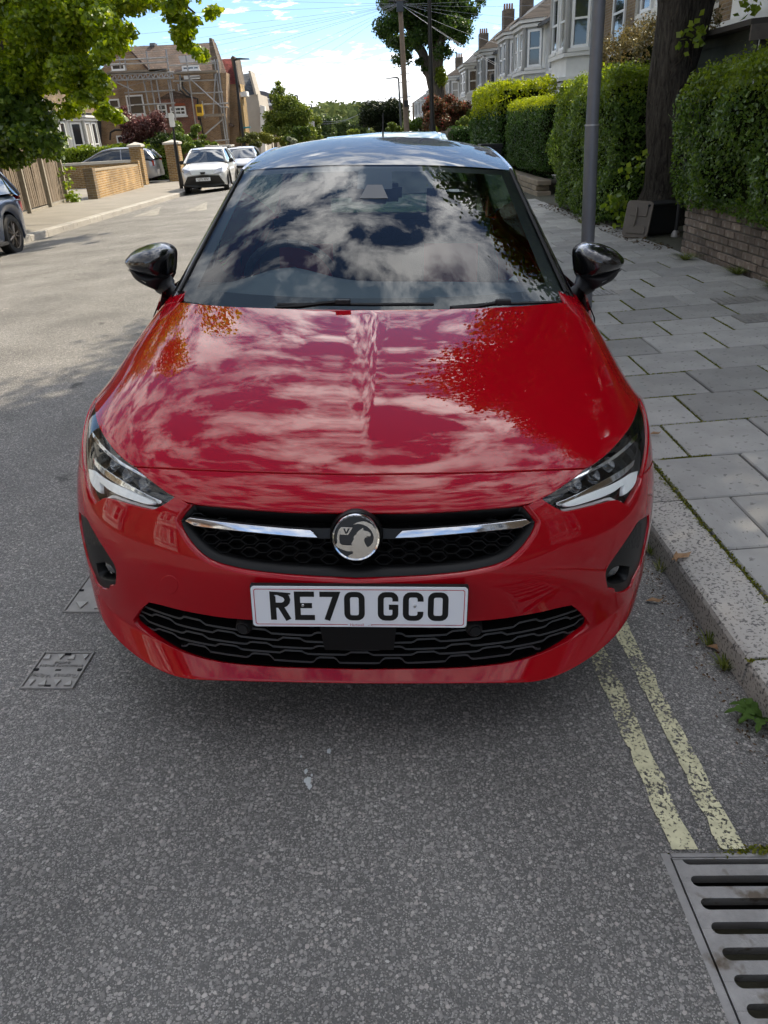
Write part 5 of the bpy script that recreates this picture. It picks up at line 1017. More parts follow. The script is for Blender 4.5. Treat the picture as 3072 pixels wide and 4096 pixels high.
shrub('red-tipped shrub in front of the far terrace', [(1790, 470, 70, 50, 12, 0), (1760, 420, 50, 30, 6, 0), (1850, 440, 45, 30, 6, 0), (1720, 450, 25, 30, 4, 0)], 40, 13000, .15, (.045, .040, .018), (.17, .095, .05), (.40, .10, .08))
shrub('light green climber beside the small dark bush', [(1870, 495, 28, 20, 5, 0), (1900, 470, 22, 20, 4, 0), (1840, 490, 14, 12, 2, 0)], 38.5, 2600, .14, (.08, .13, .03), (.24, .30, .07))
shrub('fresh green bush left of the black lamp post', [(1680, 500, 36, 25, 7, 0), (1660, 520, 22, 18, 3, 0)], 46, 4500, .17, (.04, .09, .015), (.13, .20, .03))
shrub('yellow-green bush in front of the brown fence', [(1730, 525, 28, 16, 6, 0)], 38, 2600, .13, (.07, .10, .02), (.22, .26, .04))
shrub('low bush next to the telegraph pole foot', [(1600, 530, 28, 18, 5, 0), (1565, 505, 16, 22, 3, 0)], 60, 3000, .2, (.04, .07, .015), (.12, .17, .03))
shrub('small pointed bush at the far end of the road', [(1415, 540, 16, 18, 4, 0)], 70, 1500, .2, (.10, .15, .03), (.25, .32, .06))
hedge('clipped hedge behind the parked grey estate car', -16.0, -9.7, 43.0, 44.4, -.4, 1.25, 9000, .16, PRIV, PRIVT, .25, .08, None, .05, .25)
# far wooded slope
FAR = leaf_mat('far_wood', (.06, .085, .035), (.13, .16, .06), .2, .0, (.2, .23, .1))
cl = []
for k in range(150):
    u = rng.uniform(1200, 1560); Y = rng.uniform(150, 330); v = 470 + 40*((u-1400)/200)**2 + rng.uniform(0, 70); c = at(u, v, Y); cl.append((*c, Y*.028, Y*.03, Y*.017))
P, d = blob_points(cl, 26000, .5); fw = leaves('distant_woods', P, d, 1.5, FAR, None, .7, .8); tag(fw, kind='stuff')
for u0, u1, Y, v0, nm in ((1255, 1330, 110, 500, 'mid green tree at the left of the far road end'), (1330, 1400, 125, 505, 'rounded green tree in the middle of the far road end'), (1400, 1470, 120, 520, 'dull green tree at the right of the far road end')):
    shrub(nm, [((u0+u1)/2, v0, (u1-u0)*.45, 34, 9, 0), ((u0+u1)/2, v0+30, (u1-u0)*.5, 25, 6, 0)], Y, 6000, .42, (.04, .07, .025), (.11, .15, .05), cat='tree', name='tree')
# ============================================================ buildings
def brick_mat(name, c1, c2, mortar, scale=1.0):
    if name in MATS: return MATS[name]
    m = bpy.data.materials.new(name); m.use_nodes = True; N, L, b = nodes_of(m); tc = N.new('ShaderNodeTexCoord'); sp = N.new('ShaderNodeSeparateXYZ'); L.new(tc.outputs['Object'], sp.inputs[0])
    a = N.new('ShaderNodeMath'); a.operation = 'ADD'; L.new(sp.outputs[0], a.inputs[0]); L.new(sp.outputs[1], a.inputs[1]); cb = N.new('ShaderNodeCombineXYZ'); L.new(a.outputs[0], cb.inputs[0]); L.new(sp.outputs[2], cb.inputs[1])
    t = N.new('ShaderNodeTexBrick'); t.inputs['Scale'].default_value = 1/scale; t.inputs['Brick Width'].default_value = .225; t.inputs['Row Height'].default_value = .075; t.inputs['Mortar Size'].default_value = .009; t.inputs['Color1'].default_value = (*c1, 1); t.inputs['Color2'].default_value = (*c2, 1); t.inputs['Mortar'].default_value = (*mortar, 1); L.new(cb.outputs[0], t.inputs['Vector'])
    n = N.new('ShaderNodeTexNoise'); n.inputs['Scale'].default_value = 1.1; n.inputs['Detail'].default_value = 6; L.new(tc.outputs['Object'], n.inputs['Vector']); mr = N.new('ShaderNodeMapRange'); mr.inputs['From Min'].default_value = .3; mr.inputs['From Max'].default_value = .7; mr.inputs['To Min'].default_value = .65; mr.inputs['To Max'].default_value = 1.25; L.new(n.outputs[0], mr.inputs['Value'])
    hs = N.new('ShaderNodeHueSaturation'); L.new(t.outputs[0], hs.inputs['Color']); L.new(mr.outputs[0], hs.inputs['Value']); L.new(hs.outputs[0], b.inputs['Base Color']); b.inputs['Roughness'].default_value = .92
    bp = N.new('ShaderNodeBump'); bp.inputs['Strength'].default_value = .6; bp.inputs['Distance'].default_value = .01; iv_ = N.new('ShaderNodeMath'); iv_.operation = 'SUBTRACT'; iv_.inputs[0].default_value = 1; L.new(t.outputs['Fac'], iv_.inputs[1]); L.new(iv_.outputs[0], bp.inputs['Height']); L.new(bp.outputs[0], b.inputs['Normal']); MATS[name] = m; return m
def tile_mat(name, c1, c2, row=.16):
    if name in MATS: return MATS[name]
    m = brick_mat('tmp_'+name, c1, c2, tuple(c*.35 for c in c1), 1.0); m.name = name; t = [n for n in m.node_tree.nodes if n.type == 'TEX_BRICK'][0]; t.inputs['Brick Width'].default_value = .24; t.inputs['Row Height'].default_value = row; t.inputs['Mortar Size'].default_value = .014; MATS[name] = m; return m
STOCK = brick_mat('stock_brick', (.24, .165, .085), (.16, .11, .065), (.24, .21, .17)); STOCKD = brick_mat('stock_dark', (.17, .12, .075), (.10, .075, .055), (.17, .15, .12)); REDB = brick_mat('red_brick', (.24, .09, .055), (.15, .06, .04), (.22, .18, .15)); YELB = brick_mat('yellow_brick', (.42, .28, .10), (.34, .21, .075), (.34, .29, .2))
BROWNT = tile_mat('brown_tile', (.060, .045, .038), (.035, .028, .026)); REDT = tile_mat('red_tile', (.30, .065, .055), (.22, .045, .04), .3); SLATE = tile_mat('slate', (.10, .115, .135), (.07, .08, .095), .22); OLDT = tile_mat('old_tile', (.16, .11, .085), (.10, .075, .06))
WHITEP = mat('white_masonry', (.72, .72, .69), .7, vary=.08, vscale=2); RENDER = mat('grey_render', (.50, .52, .52), .85, vary=.06, vscale=2); BEIGE = mat('beige_render', (.42, .38, .32), .9, vary=.1, vscale=1); UPVC = mat('window_white', (.78, .79, .78), .35); PANE = mat('pane', (.03, .035, .04), .04, spec=.9, coat=.5); LEAD = mat('lead', (.12, .125, .13), .6); PANEB = mat('pane_blind', (.35, .34, .31), .12, coat=.6)
def obox(m, c, t, n, u0, u1, d0, d1, z0, z1):
    """box along the horizontal direction t, outwards n"""
    V = [(c[0]+t[0]*u+n[0]*d, c[1]+t[1]*u+n[1]*d, z) for z in (z0, z1) for u, d in ((u0, d0), (u1, d0), (u1, d1), (u0, d1))]
    m.add(V, [(0,3,2,1),(4,5,6,7),(0,1,5,4),(1,2,6,5),(2,3,7,6),(3,0,4,7)])
def window(par, c, t, n, w_, z0, z1, sash=True, cols=1, pane=None, fw=.09, sill=True):
    t = np.array(t)/np.linalg.norm(t); n = np.array(n)/np.linalg.norm(n); m = MB(); h = w_/2
    obox(m, c, t, n, -h, -h+fw, -.02, .06, z0, z1); obox(m, c, t, n, h-fw, h, -.02, .06, z0, z1); obox(m, c, t, n, -h+fw, h-fw, -.02, .06, z0, z0+fw); obox(m, c, t, n, -h+fw, h-fw, -.02, .06, z1-fw, z1)
    if sash: obox(m, c, t, n, -h+fw, h-fw, -.02, .05, (z0+z1)/2-fw*.35, (z0+z1)/2+fw*.35)
    for k in range(1, cols): u = -h + w_*k/cols; obox(m, c, t, n, u-fw*.3, u+fw*.3, -.02, .052, z0+fw, z1-fw)
    o = m.build('window', UPVC, par)
    p = MB(); obox(p, c, t, n, -h+fw*.5, h-fw*.5, -.01, .02, z0+fw*.5, z1-fw*.5); p.build('pane', pane or PANE, o)
    if sill: s = MB(); obox(s, c, t, n, -h-.08, h+.08, -.02, .13, z0-.11, z0-.002); s.build('sill', WHITEP, o)
    return o
def terrace(label, X0, y0, y1, eave, ridge, wall, roof_, bays=(), wins=(), f=-1, depth=8.0, bay_mat=None, bay_top=None, bay_roof=None, chimney=None, parapet=False, group=None, gableend=True, blinds=True):
    zb = slope((y0+y1)/2) - .1; bay_mat = bay_mat or WHITEP; h = empty('terraced_house', (X0, (y0+y1)/2, zb), label=label, cat='house', group=group); ox, oy, oz = X0, (y0+y1)/2, zb
    X1 = X0 - f*depth; xm = X0 - f*depth*.5; a, b_ = sorted((X0, X1)); m = MB(); m.box(a-ox, b_-ox, y0-oy, y1-oy, -1.0, eave-oz)
    for y in (y0, y1): m.add([(a-ox, y-oy, eave-oz), (b_-ox, y-oy, eave-oz), (xm-ox, y-oy, ridge-oz-.05)], [(0, 1, 2)])
    m.build('wall', wall, h)
    ov = .25; xe = X0 + f*ov; ze = eave - ov*(ridge-eave)/(depth*.5); xb = X1 - f*ov; th = .12; r = MB()
    for (xa, za) in ((xe, ze), (xb, ze)):
        V = [(xa, y0-.02, za), (xa, y1+.02, za), (xm, y1+.02, ridge), (xm, y0-.02, ridge)]; V = [(x-ox, y-oy, z-oz) for x, y, z in V]; V += [(x, y, z+th) for x, y, z in V]; r.add(V, [(0,1,2,3),(7,6,5,4),(0,4,5,1),(1,5,6,2),(2,6,7,3),(3,7,4,0)])
    ro = r.build('roof', roof_, h)
    g = MB(); g.box(min(xe, xe+f*.08)-ox, max(xe, xe+f*.08)-ox, y0-oy, y1-oy, ze-oz-.02, ze-oz+.10); g.build('gutter', mat('gutter', (.05, .05, .05), .5), h)
    if chimney is not None:
        c = MB(); c.box(xm-ox-.4, xm-ox+.4, chimney-oy-.5, chimney-oy+.5, ridge-oz-.6, ridge-oz+1.1); co = c.build('chimney', STOCKD, h)
        for k in range(4): q = MB(); q.rod((xm-ox+(k-1.5)*.19, chimney-oy, ridge-oz+1.1), (xm-ox+(k-1.5)*.19, chimney-oy, ridge-oz+1.5), .085, .07, 8); q.build('chimney_pot', mat('terracotta', (.30, .16, .09), .9), co)
    n = np.array([f, 0.]); T = np.array([0., 1.])
    for (ya, yb) in bays:
        bt = bay_top if bay_top is not None else eave+.1; D = .75; e = .65; P = [(X0, ya), (X0+f*D, ya+e), (X0+f*D, yb-e), (X0, yb)]; bm2 = MB()
        bm2.prism([(x-ox, y-oy) for x, y in (P if f < 0 else P[::-1])][::-1], lambda x, y: (x, y, -1.0), lambda x, y: (x, y, bt-oz)); by = bm2.build('bay', bay_mat, h)
        lv = [(zb+.9, zb+2.75), (zb+3.95, min(bt-.35, zb+5.65))] if bt > zb+4.5 else [(zb+.9, bt-.45)]
        for (za, zc) in lv:
            for (p, q) in ((P[0], P[1]), (P[1], P[2]), (P[2], P[3])):
                p, q = np.array(p), np.array(q); t = q-p; l = np.linalg.norm(t); nn = np.array([t[1], -t[0]])*(1 if f > 0 else -1); nn = nn if nn[0]*f > 0 or abs(nn[0]) < 1e-6 else -nn; c = (p+q)/2; k = 2 if l > 1.7 else 1
                for j in range(k): cc = p + t*((j+.5)/k); window(by, (cc[0]-ox, cc[1]-oy), t, nn, l/k-.34, za-oz, zc-oz, pane=PANEB if blinds and random.random() < .4 else PANE)
                for s_ in (p, q): col_ = MB(); col_.rod((s_[0]-ox, s_[1]-oy, za-oz-.1), (s_[0]-ox, s_[1]-oy, zc-oz+.12), .13, .11, 8); col_.build('column', WHITEP, by)
            for zz, wd in ((za-.18, .12), (zc+.14, .16), (zc+.30, .26)):
                cm = MB(); o2 = [(X0, ya-wd), (X0+f*(D+wd), ya+e-wd*.4), (X0+f*(D+wd), yb-e+wd*.4), (X0, yb+wd)]; cm.prism([(x-ox, y-oy) for x, y in (o2 if f < 0 else o2[::-1])][::-1], lambda x, y: (x, y, zz-oz-.06), lambda x, y: (x, y, zz-oz+.06)); cm.build('cornice', WHITEP, by)
        ap = bt + (1.5 if bt > zb+4.5 else .35); o2 = [(X0, ya-.3), (X0+f*(D+.3), ya+e-.15), (X0+f*(D+.3), yb-e+.15), (X0, yb+.3)]; yc = (ya+yb)/2; V = [(x-ox, y-oy, bt-oz+.02) for x, y in o2] + [(X0-f*1.6-ox, yc-oy, ap-oz)]
        obj('bay_roof', V, [(0, 1, 4), (1, 2, 4), (2, 3, 4), (3, 0, 4), (3, 2, 1, 0)], bay_roof or roof_, h)
    for (yw, w_, z0, z1) in wins: window(h, (0, yw-oy), T, n, w_, zb+z0-oz, zb+z1-oz, pane=PANE)
    return h
G_R = None
terrace('brick terraced house with white bay, nearest on the right side', 7.7, 9.0, 18.4, 5.9, 9.2, STOCK, BROWNT, [(13.6, 17.6)], [(11.5, 1.1, 3.9, 5.6), (11.5, 1.1, .9, 2.8)], bay_roof=LEAD)
terrace('brick terraced house half hidden by the dark tree trunk', 7.7, 18.45, 24.6, 5.9, 9.2, STOCK, BROWNT, [(19.6, 23.2)], [(24.0, .7, 3.9, 5.6)], chimney=18.6)
terrace('brick house with a white canted bay beside the grey post top', 7.7, 24.65, 34.2, 5.85, 9.0, STOCK, BROWNT, [(29.7, 33.4)], [(26.9, 1.25, 3.55, 5.6), (26.9, 1.2, .9, 2.8)], chimney=24.8)
terrace('pale grey rendered house with bays under brown tiled roofs', 7.5, 34.25, 45.3, 5.05, 8.2, RENDER, BROWNT, [(36.6, 40.2), (41.0, 44.6)], [(35.2, .7, 3.7, 5.0)], bay_mat=RENDER, chimney=45.0)
terrace('dark brick house with a white bay past the grey rendered one', 7.3, 45.35, 53.0, 4.9, 8.0, REDB, BROWNT, [(47.8, 51.4)], [(46.6, .9, 3.5, 4.9)], chimney=52.6)
terrace('yellow brick house with white bay and blue slate hip roof', 7.2, 53.05, 62, 4.7, 7.9, STOCK, SLATE, [(55, 59.5)], [(61, .9, 3.4, 4.8)], chimney=61.6)
terrace('brown roofed terraced house beyond the slate roofed one', 7.0, 62.05, 74, 4.5, 7.8, STOCK, BROWNT, [(64, 67.5), (69, 72.5)], [], chimney=68)
terrace('far grey terraced house behind the red-tipped shrub', 6.9, 74.05, 88, 4.3, 7.5, STOCKD, SLATE, [(77, 80), (83, 86)], [], chimney=81)
terrace('farthest terraced house at the right of the road end', 6.7, 88.05, 112, 3.9, 7.0, STOCKD, SLATE, [(90, 93.5), (97, 100.5), (104, 107.5)], [], chimney=100)
for i_, (g0, g1) in enumerate(((63, 67.2), (68.5, 72.5), (79, 83))):       # white-edged front gables
    pass
# left side
terrace('stock brick house with white ground floor bays behind the big tree', -17.6, 33.0, 43.6, 6.4, 10, STOCK, SLATE, [(34.2, 37.6), (38.6, 42.4)], [(36, 1.1, 3.9, 5.6), (40.5, 1.1, 3.9, 5.6)], f=1, bay_top=3.1, bay_roof=LEAD)
terrace('second house with a white bay partly hidden behind the big tree', -17.6, 43.65, 56.0, 6.4, 10, STOCK, SLATE, [(45, 48.6), (50.4, 54)], [(46.8, 1.1, 3.9, 5.6), (52.2, 1.1, 3.9, 5.6)], f=1, bay_top=3.1, bay_roof=LEAD)
# the street goes on behind the camera (seen in the paint and the glass)
terrace('sunlit red brick house behind the photographer on the left', -12.5, -22, -2.5, 6.2, 9.5, brick_mat('orange_brick', (.34, .15, .07), (.27, .11, .05), (.3, .25, .2)), BROWNT, [(-19, -15.4), (-9, -5.4)], [(-12, 1.2, 3.9, 5.6), (-12, 1.2, .9, 2.8)], f=1, chimney=-12)
terrace('sunlit yellow brick house beside the photographer on the left', -12.5, -2.45, 13, 6.2, 9.5, STOCK, SLATE, [(0, 3.6), (7, 10.6)], [(5.3, 1.1, 3.9, 5.6)], f=1, chimney=5)
terrace('brick terrace behind the photographer on the right', 7.7, -20, 8.95, 5.9, 9.2, STOCK, BROWNT, [(-16, -12.4), (-6, -2.4), (3, 6.6)], [(0, 1.1, 3.9, 5.6)], chimney=-5)
# ---- the scaffolded house on the left
YS = 62.0; sh = empty('brick_house', at(650, 600, YS)*[1, 1, 0] + [0, 0, slope(YS)], label='brown brick house wrapped in scaffolding', cat='house'); so3 = np.array(sh.location)
def pq(u, v, dy=0.): return at(u, v, YS+dy) - so3
def panel(name, L_, material, par, dy=0., th=.12, back=None):
    """a wall or roof slab from its outline in the picture, at its own distance, with thickness"""
    F0 = [pq(u, v, dy + (back(u, v) if back else 0)) for u, v in L_]; n_ = len(F0); V = F0 + [p + np.array([0, th, 0]) for p in F0]
    q = [Vector((p[0], p[2], 0)) for p in F0]
    from mathutils.geometry import tessellate_polygon
    T = [tuple(t) for t in tessellate_polygon([q])]; a = [(F0[t[1]]-F0[t[0]])[[0, 2]] for t in T[:1]]
    return obj(name, V, T + [tuple(n_+i for i in t)[::-1] for t in T] + [(i, (i+1) % n_, n_+(i+1) % n_, n_+i) for i in range(n_)], material, par)
LITB = brick_mat('sunlit_brick', (.36, .225, .11), (.26, .155, .08), (.36, .31, .24))  # brighter, warmer stock brick: sunlight on these walls put into the colour
panel('wall', [(335, 300), (905, 290), (905, 700), (335, 720)], LITB, sh, 0, 1.6)
rfb = lambda u, v: max(0, (300-v))/115*3.4
panel('roof', [(480, 300), (905, 292), (862, 170), (700, 178), (505, 187)], OLDT, sh, .05, .15, rfb)
panel('gable', [(380, 300), (498, 183), (612, 296)], LITB, sh, -.35, .3)
panel('bargeboard', [(495, 180), (503, 180), (616, 296), (606, 297)], mat('dark_timber', (.07, .04, .03), .8), sh, -.42, .05)
panel('parapet', [(838, 190), (836, 152), (846, 152), (874, 250), (905, 560), (888, 560)], STOCKD, sh, -.2, 1.0)
panel('chimney', [(598, 186), (598, 172), (618, 171), (618, 185)], LEAD, sh, 3.3, .8)
panel('rear_extension', [(628, 392), (765, 385), (800, 560), (800, 720), (655, 720)], REDB, sh, -1.6, 1.5)
panel('extension_roof', [(690, 362), (762, 386), (768, 392), (628, 398)], OLDT, sh, -1.65, 1.2)
panel('shaded_bay', [(355, 470), (400, 470), (408, 720), (355, 720)], mat('bay_shade', (.04, .04, .045), .9), sh, -.25, .2)  # dark slab: shade on the wall put in as colour
def pwin(u0, u1, v0, v1, dy=-.03, sash=True, cols=1, par=None, pane=None):
    a, b_ = pq(u0, v1, dy), pq(u1, v0, dy); c = ((a[0]+b_[0])/2, (a[1]+b_[1])/2); return window(par or sh, c, (1, 0), (0, -1), abs(b_[0]-a[0]), a[2], b_[2], sash, cols, pane, .10)
pwin(448, 497, 252, 284, -.40, False); pwin(516, 570, 378, 462); pwin(636, 664, 414, 466, -1.64); pwin(684, 741, 424, 464, -1.64, True, 3); pwin(730, 796, 260, 284, -.05, False, 3); pwin(470, 512, 540, 574, -.2, False); pwin(445, 475, 395, 465)
panel('brick_arch', [(682, 424), (690, 414), (735, 412), (744, 422)], mat('arch_red', (.30, .08, .04), .9), sh, -1.68, .1)
panel('roof_light', [(712, 224), (786, 220), (796, 248), (722, 252)], mat('roof_panel', (.52, .50, .49), .5), sh, .9, .12); panel('dormer_board', [(734, 303), (797, 301), (800, 315), (736, 318)], WHITEP, sh, -.06, .1)
DP = mat('down_pipe', (.02, .02, .02), .5)
for L_ in ([(720, 300), (722, 360), (745, 385), (790, 395), (795, 480)], [(800, 470), (815, 560)], [(728, 310), (728, 345), (760, 380)], [(440, 560), (442, 530), (460, 520), (500, 518)]):
    m = MB(); m.tube([pq(u, v, -1.8 if u < 800 and v > 350 else -.2) for u, v in L_], .07, 6); m.build('down_pipe', DP, sh, True)
sf = empty('scaffold', so3 + np.array([0, -3, 0]), label='steel tube scaffolding round the brown brick house', cat='scaffold'); ZC = lambda x, y: (300+x/2.37, 150+y/2.37); STEEL = mat('scaffold_steel', (.36, .36, .36), .45, .6, vary=.2, vscale=3)
def spole(a, b_, r=.055, dy=0., name='scaffold_tube', material=STEEL):
    m = MB(); m.rod(pq(*ZC(*a), -2.6+dy)+[0, 3, 0], pq(*ZC(*b_), -2.6+dy)+[0, 3, 0], r, n=6); return m.build(name, material, sf)
for a, b_ in [((675,130),(812,1000)), ((860,110),(985,1000)), ((470,190),(560,1000)), ((1050,170),(1172,1010)), ((1320,205),(1435,1010)), ((1345,205),(1455,1010)), ((648,400),(740,860)), ((770,400),(866,960)), ((415,150),(432,300)), ((1204,600),(1232,765)), ((146,770),(206,1000)), ((880,400),(930,700)), ((975,440),(985,505))]: spole(a, b_)
for a, b_ in [((330,218),(880,190)), ((255,265),(880,232)), ((895,268),(1335,245)), ((470,525),(945,500)), ((640,640),(950,622)), ((740,512),(945,498)), ((930,415),(1345,402)), ((1100,530),(1400,518)), ((1205,635),(1450,622)), ((1330,980),(1460,968)), ((1000,240),(1330,225)), ((560,640),(790,628)), ((1390,660),(1450,660))]: spole(a, b_, .045, -.08)
for a, b_ in [((1090,390),(1390,665)), ((340,400),(550,502)), ((1200,950),(1400,775)), ((1332,345),(1310,722)), ((440,850),(520,915)), ((1075,380),(1190,372))]: spole(a, b_, .05, -.15)
m0 = [(300,352),(935,330)]; spole((300,352),(938,330), .06, -.2, 'beam_chord'); spole((300,412),(938,382), .06, -.2, 'beam_chord')
for k in range(13):
    x0 = 300+k*49; f0 = lambda x: 352-22*(x-300)/638; f1 = lambda x: 412-30*(x-300)/638; spole((x0, f1(x0)), (x0+25, f0(x0+25)), .045, -.2, 'beam_brace'); spole((x0+25, f0(x0+25)), (x0+49, f1(x0+49)), .045, -.2, 'beam_brace')
BOARD = mat('scaffold_board', (.20, .165, .125), .9, col2=(.27, .23, .18), vscale=3)
for q in ([(300,322),(860,298),(860,318),(300,342)], [(940,325),(1340,308),(1340,328),(940,345)], [(1215,728),(1400,720),(1400,745),(1215,752)], [(700,300),(870,292),(870,312),(700,322)]):
    F0 = [pq(*ZC(*p), -2.9)+[0, 3, 0] for p in q]; obj('scaffold_board', F0 + [p + np.array([0, 1.2, 0]) for p in F0], [(3,2,1,0),(4,5,6,7),(0,1,5,4),(1,2,6,5),(2,3,7,6),(3,0,4,7)], BOARD, sf)
F0 = [pq(*ZC(*p), -2.95)+[0, 3, 0] for p in ((1140,635),(1200,632),(1214,742),(1155,745))]; F1 = [pq(*ZC(*p), -2.97)+[0, 3, 0] for p in ((1152,655),(1194,654),(1202,712),(1160,714))]
obj('loading_gate', F0 + [p + np.array([0, .5, 0]) for p in F0], [(3,2,1,0),(0,1,5,4),(1,2,6,5),(2,3,7,6),(3,0,4,7)], mat('gate_yellow', (.62, .38, .02), .6), sf); obj('gate_opening', F1, [(3,2,1,0)], mat('gate_dark', (.12, .07, .02), .9), sf)
# ---- houses past the scaffold
def simple_house(label, walls, roofs, Y, extra=()):
    global YS, so3
    YS = Y; b_ = at(np.mean([p[0] for p in walls[0][0]]), 600, Y); so3 = np.array([b_[0], Y, slope(Y)]); h = empty('house', so3, label=label, cat='house')
    for L_, mt, dy, th in walls: panel('wall', L_, mt, h, dy, th)
    for L_, mt, dy, th, tilt in roofs: vm = max(p[1] for p in L_); panel('roof', L_, mt, h, dy, th, lambda u, v: (vm-v)/100*tilt)
    for nm, L_, mt, dy, th in extra: panel(nm, L_, mt, h, dy, th)
    return h
h_ = simple_house('brown brick house with a bright red tiled roof', [([(870, 336), (945, 333), (968, 700), (890, 700)], LITB, 0, 2.0), ([(960, 335), (972, 420), (1000, 700), (966, 700)], YELB, -.4, 2)], [([(862, 238), (926, 234), (946, 335), (894, 338)], REDT, -.1, .3, 2)], 64,
    [('chimney', [(923, 232), (930, 222), (938, 228), (958, 338), (946, 338)], STOCKD, -.2, 3), ('porch_roof', [(892, 480), (930, 502), (925, 508), (895, 506)], OLDT, -1, 1), ('band', [(968, 508), (1000, 506), (1001, 512), (969, 514)], mat('teal', (.05, .30, .38), .6), -.5, .2), ('parapet_cap', [(960, 368), (985, 364), (988, 384), (962, 388)], WHITEP, -.6, 1.2)])
simple_house('beige rendered house with grey slate roof past the red roofed one', [([(952, 390), (1030, 375), (1060, 560), (1062, 700), (985, 700)], BEIGE, 0, 7), ([(1040, 420), (1058, 425), (1064, 700), (1046, 700)], WHITEP, -.6, 1)], [([(952, 300), (1000, 292), (1020, 380), (960, 392)], SLATE, -.1, .3, 3)], 74,
    [('parapet', [(992, 282), (1000, 282), (1026, 378), (1018, 380)], BEIGE, -.3, 3)])
h_ = simple_house('dark mansard roofed house at the left of the light green tree', [([(1035, 430), (1105, 425), (1112, 700), (1048, 700)], STOCKD, 0, 7)], [([(1020, 360), (1060, 366), (1105, 385), (1108, 430), (1035, 435)], mat('dark_slate', (.045, .045, .055), .7), -.1, .3, 2)], 88)
pwin(1062, 1090, 392, 418, -.5, False, 2, h_)
# small far blocks between the trees
simple_house('tiny white block far off between the trees', [([(1362, 495), (1376, 495), (1377, 560), (1363, 560)], WHITEP, 0, 6)], [], 190); simple_house('far pale gable beside the dark round tree', [([(1455, 495), (1476, 470), (1480, 560), (1458, 560)], RENDER, 0, 6)], [([(1452, 498), (1474, 466), (1478, 470), (1456, 500)], SLATE, -.2, .6, 1)], 150)
# ---- boundary walls and fence on the left
bwz = brick_mat('garden_brick', (.38, .225, .07), (.25, .14, .05), (.44, .38, .27))
fw_ = empty('garden_wall', (-9.35, 28, gz(-9.35, 28)), label='low yellow brick wall along the left pavement', cat='wall'); ang = math.atan2(-.45, 7.1)
def wseg(par, a, b_, z0, z1, th, material, name='wall'):
    a, b_ = np.array(a, float), np.array(b_, float); t = (b_-a)/np.linalg.norm(b_-a); n = np.array([-t[1], t[0]]); m = MB(); P = [a, b_, b_+n*th, a+n*th]; L0 = np.array(par.location)
    sa, sb_ = slope(a[1]), slope(b_[1]); V = [(p[0]-L0[0], p[1]-L0[1], z0+s-L0[2]) for p, s in zip(P, (sa, sb_, sb_, sa))] + [(p[0]-L0[0], p[1]-L0[1], z1+s-L0[2]) for p, s in zip(P, (sa, sb_, sb_, sa))]
    return obj(name, V, [(0,3,2,1),(4,5,6,7),(0,1,5,4),(1,2,6,5),(2,3,7,6),(3,0,4,7)], material, par)
wseg(fw_, (-9.2, 27.9), (-9.62, 35.0), -.1, .92, .23, bwz); wseg(fw_, (-9.17, 27.8), (-9.64, 35.1), .922, .99, .27, mat('coping', (.36, .29, .2), .9, vary=.2), 'coping')
o = wseg(fw_, (-9.16, 27.72), (-9.16, 27.99), -.1, 1.03, .32, STOCK, 'pier'); wseg(fw_, (-9.6, 34.95), (-9.63, 35.3), -.1, 1.12, .3, bwz, 'pier')
bwl = empty('garden_wall', (-12.5, 37.6, gz(-12.5, 37.6)), label='coped brick wall in front of the grey estate car', cat='wall')
wseg(bwl, (-15.6, 37.6), (-10.62, 37.6), -.1, 1.03, .25, bwz); wseg(bwl, (-15.6, 37.55), (-10.62, 37.55), 1.032, 1.14, .35, mat('pale_coping', (.55, .52, .46), .85), 'coping')
def pier(label, x, y, w_, h):
    p = empty('gate_pier', (x, y, gz(x, y)), label=label, cat='pier'); m = MB(); m.box(-w_, w_, -w_, w_, -.1, h); m.build('shaft', bwz, p); m = MB(); m.box(-w_-.06, w_+.06, -w_-.06, w_+.06, h+.002, h+.09); m.add([(-w_-.06, -w_-.06, h+.09), (w_+.06, -w_-.06, h+.09), (w_+.06, w_+.06, h+.09), (-w_-.06, w_+.06, h+.09), (0, 0, h+.2)], [(0,1,4),(1,2,4),(2,3,4),(3,0,4)]); m.build('cap', MATS['pale_coping'], p)
pier('brick gate pier at the right end of the coped wall', -10.35, 37.75, .25, 1.55); pier('brick gate pier with stone cap right of the dark bush', -9.35, 40.5, .32, 1.6)
fe = empty('wooden_fence', (-9.1, 20, -.1), label='weathered wooden board fence under the leafy climber', cat='fence'); FW = mat('fence_wood', (.14, .108, .075), .9, col2=(.20, .155, .11), vscale=5, bump=.4, bscale=40, rnd=.25)
p0, p1 = np.array([-8.35, 15.2]), np.array([-9.95, 27.0]); ln = np.linalg.norm(p1-p0); tt = (p1-p0)/ln; nn_ = np.array([tt[1], -tt[0]]); k = 0; s = 0.; rzf = math.atan2(tt[1], tt[0])
fb = MB(); fb.box(0, .074, -.010, .010, 0, 1.0); fbd = fb.data('board', FW)
while s < ln:
    p = p0 + tt*s; hgt = 1.62 + .06*math.sin(s*.9); o = link('board', fbd, fe, (p[0]+9.1 + nn_[0]*random.uniform(-.004, .012), p[1]-20 + nn_[1]*random.uniform(-.004, .012), slope(p[1])+.18+.1), (random.uniform(-.01, .01), 0, rzf)); o.scale = (1, 1, hgt-.1+random.uniform(-.02, .02)); s += .0755
gv = MB(); gv.box(0, ln, -.02, .03, 0, .2); o = gv.build('gravel_board', mat('gravel_board', (.30, .27, .22), .9, vary=.15), fe); o.location = (p0[0]+9.1, p0[1]-20, slope(21)+.09); o.rotation_euler = (0, .009, rzf)
for s in np.arange(0, ln+.1, 2.36):
    p = p0+tt*min(s, ln) + nn_*.06; m = MB(); m.box(-.06, .06, -.05, .05, -.1, 1.72); o = m.build('post', MATS['gravel_board'], fe); o.location = (p[0]+9.1, p[1]-20, slope(p[1])+.1); o.rotation_euler = (0, 0, rzf)
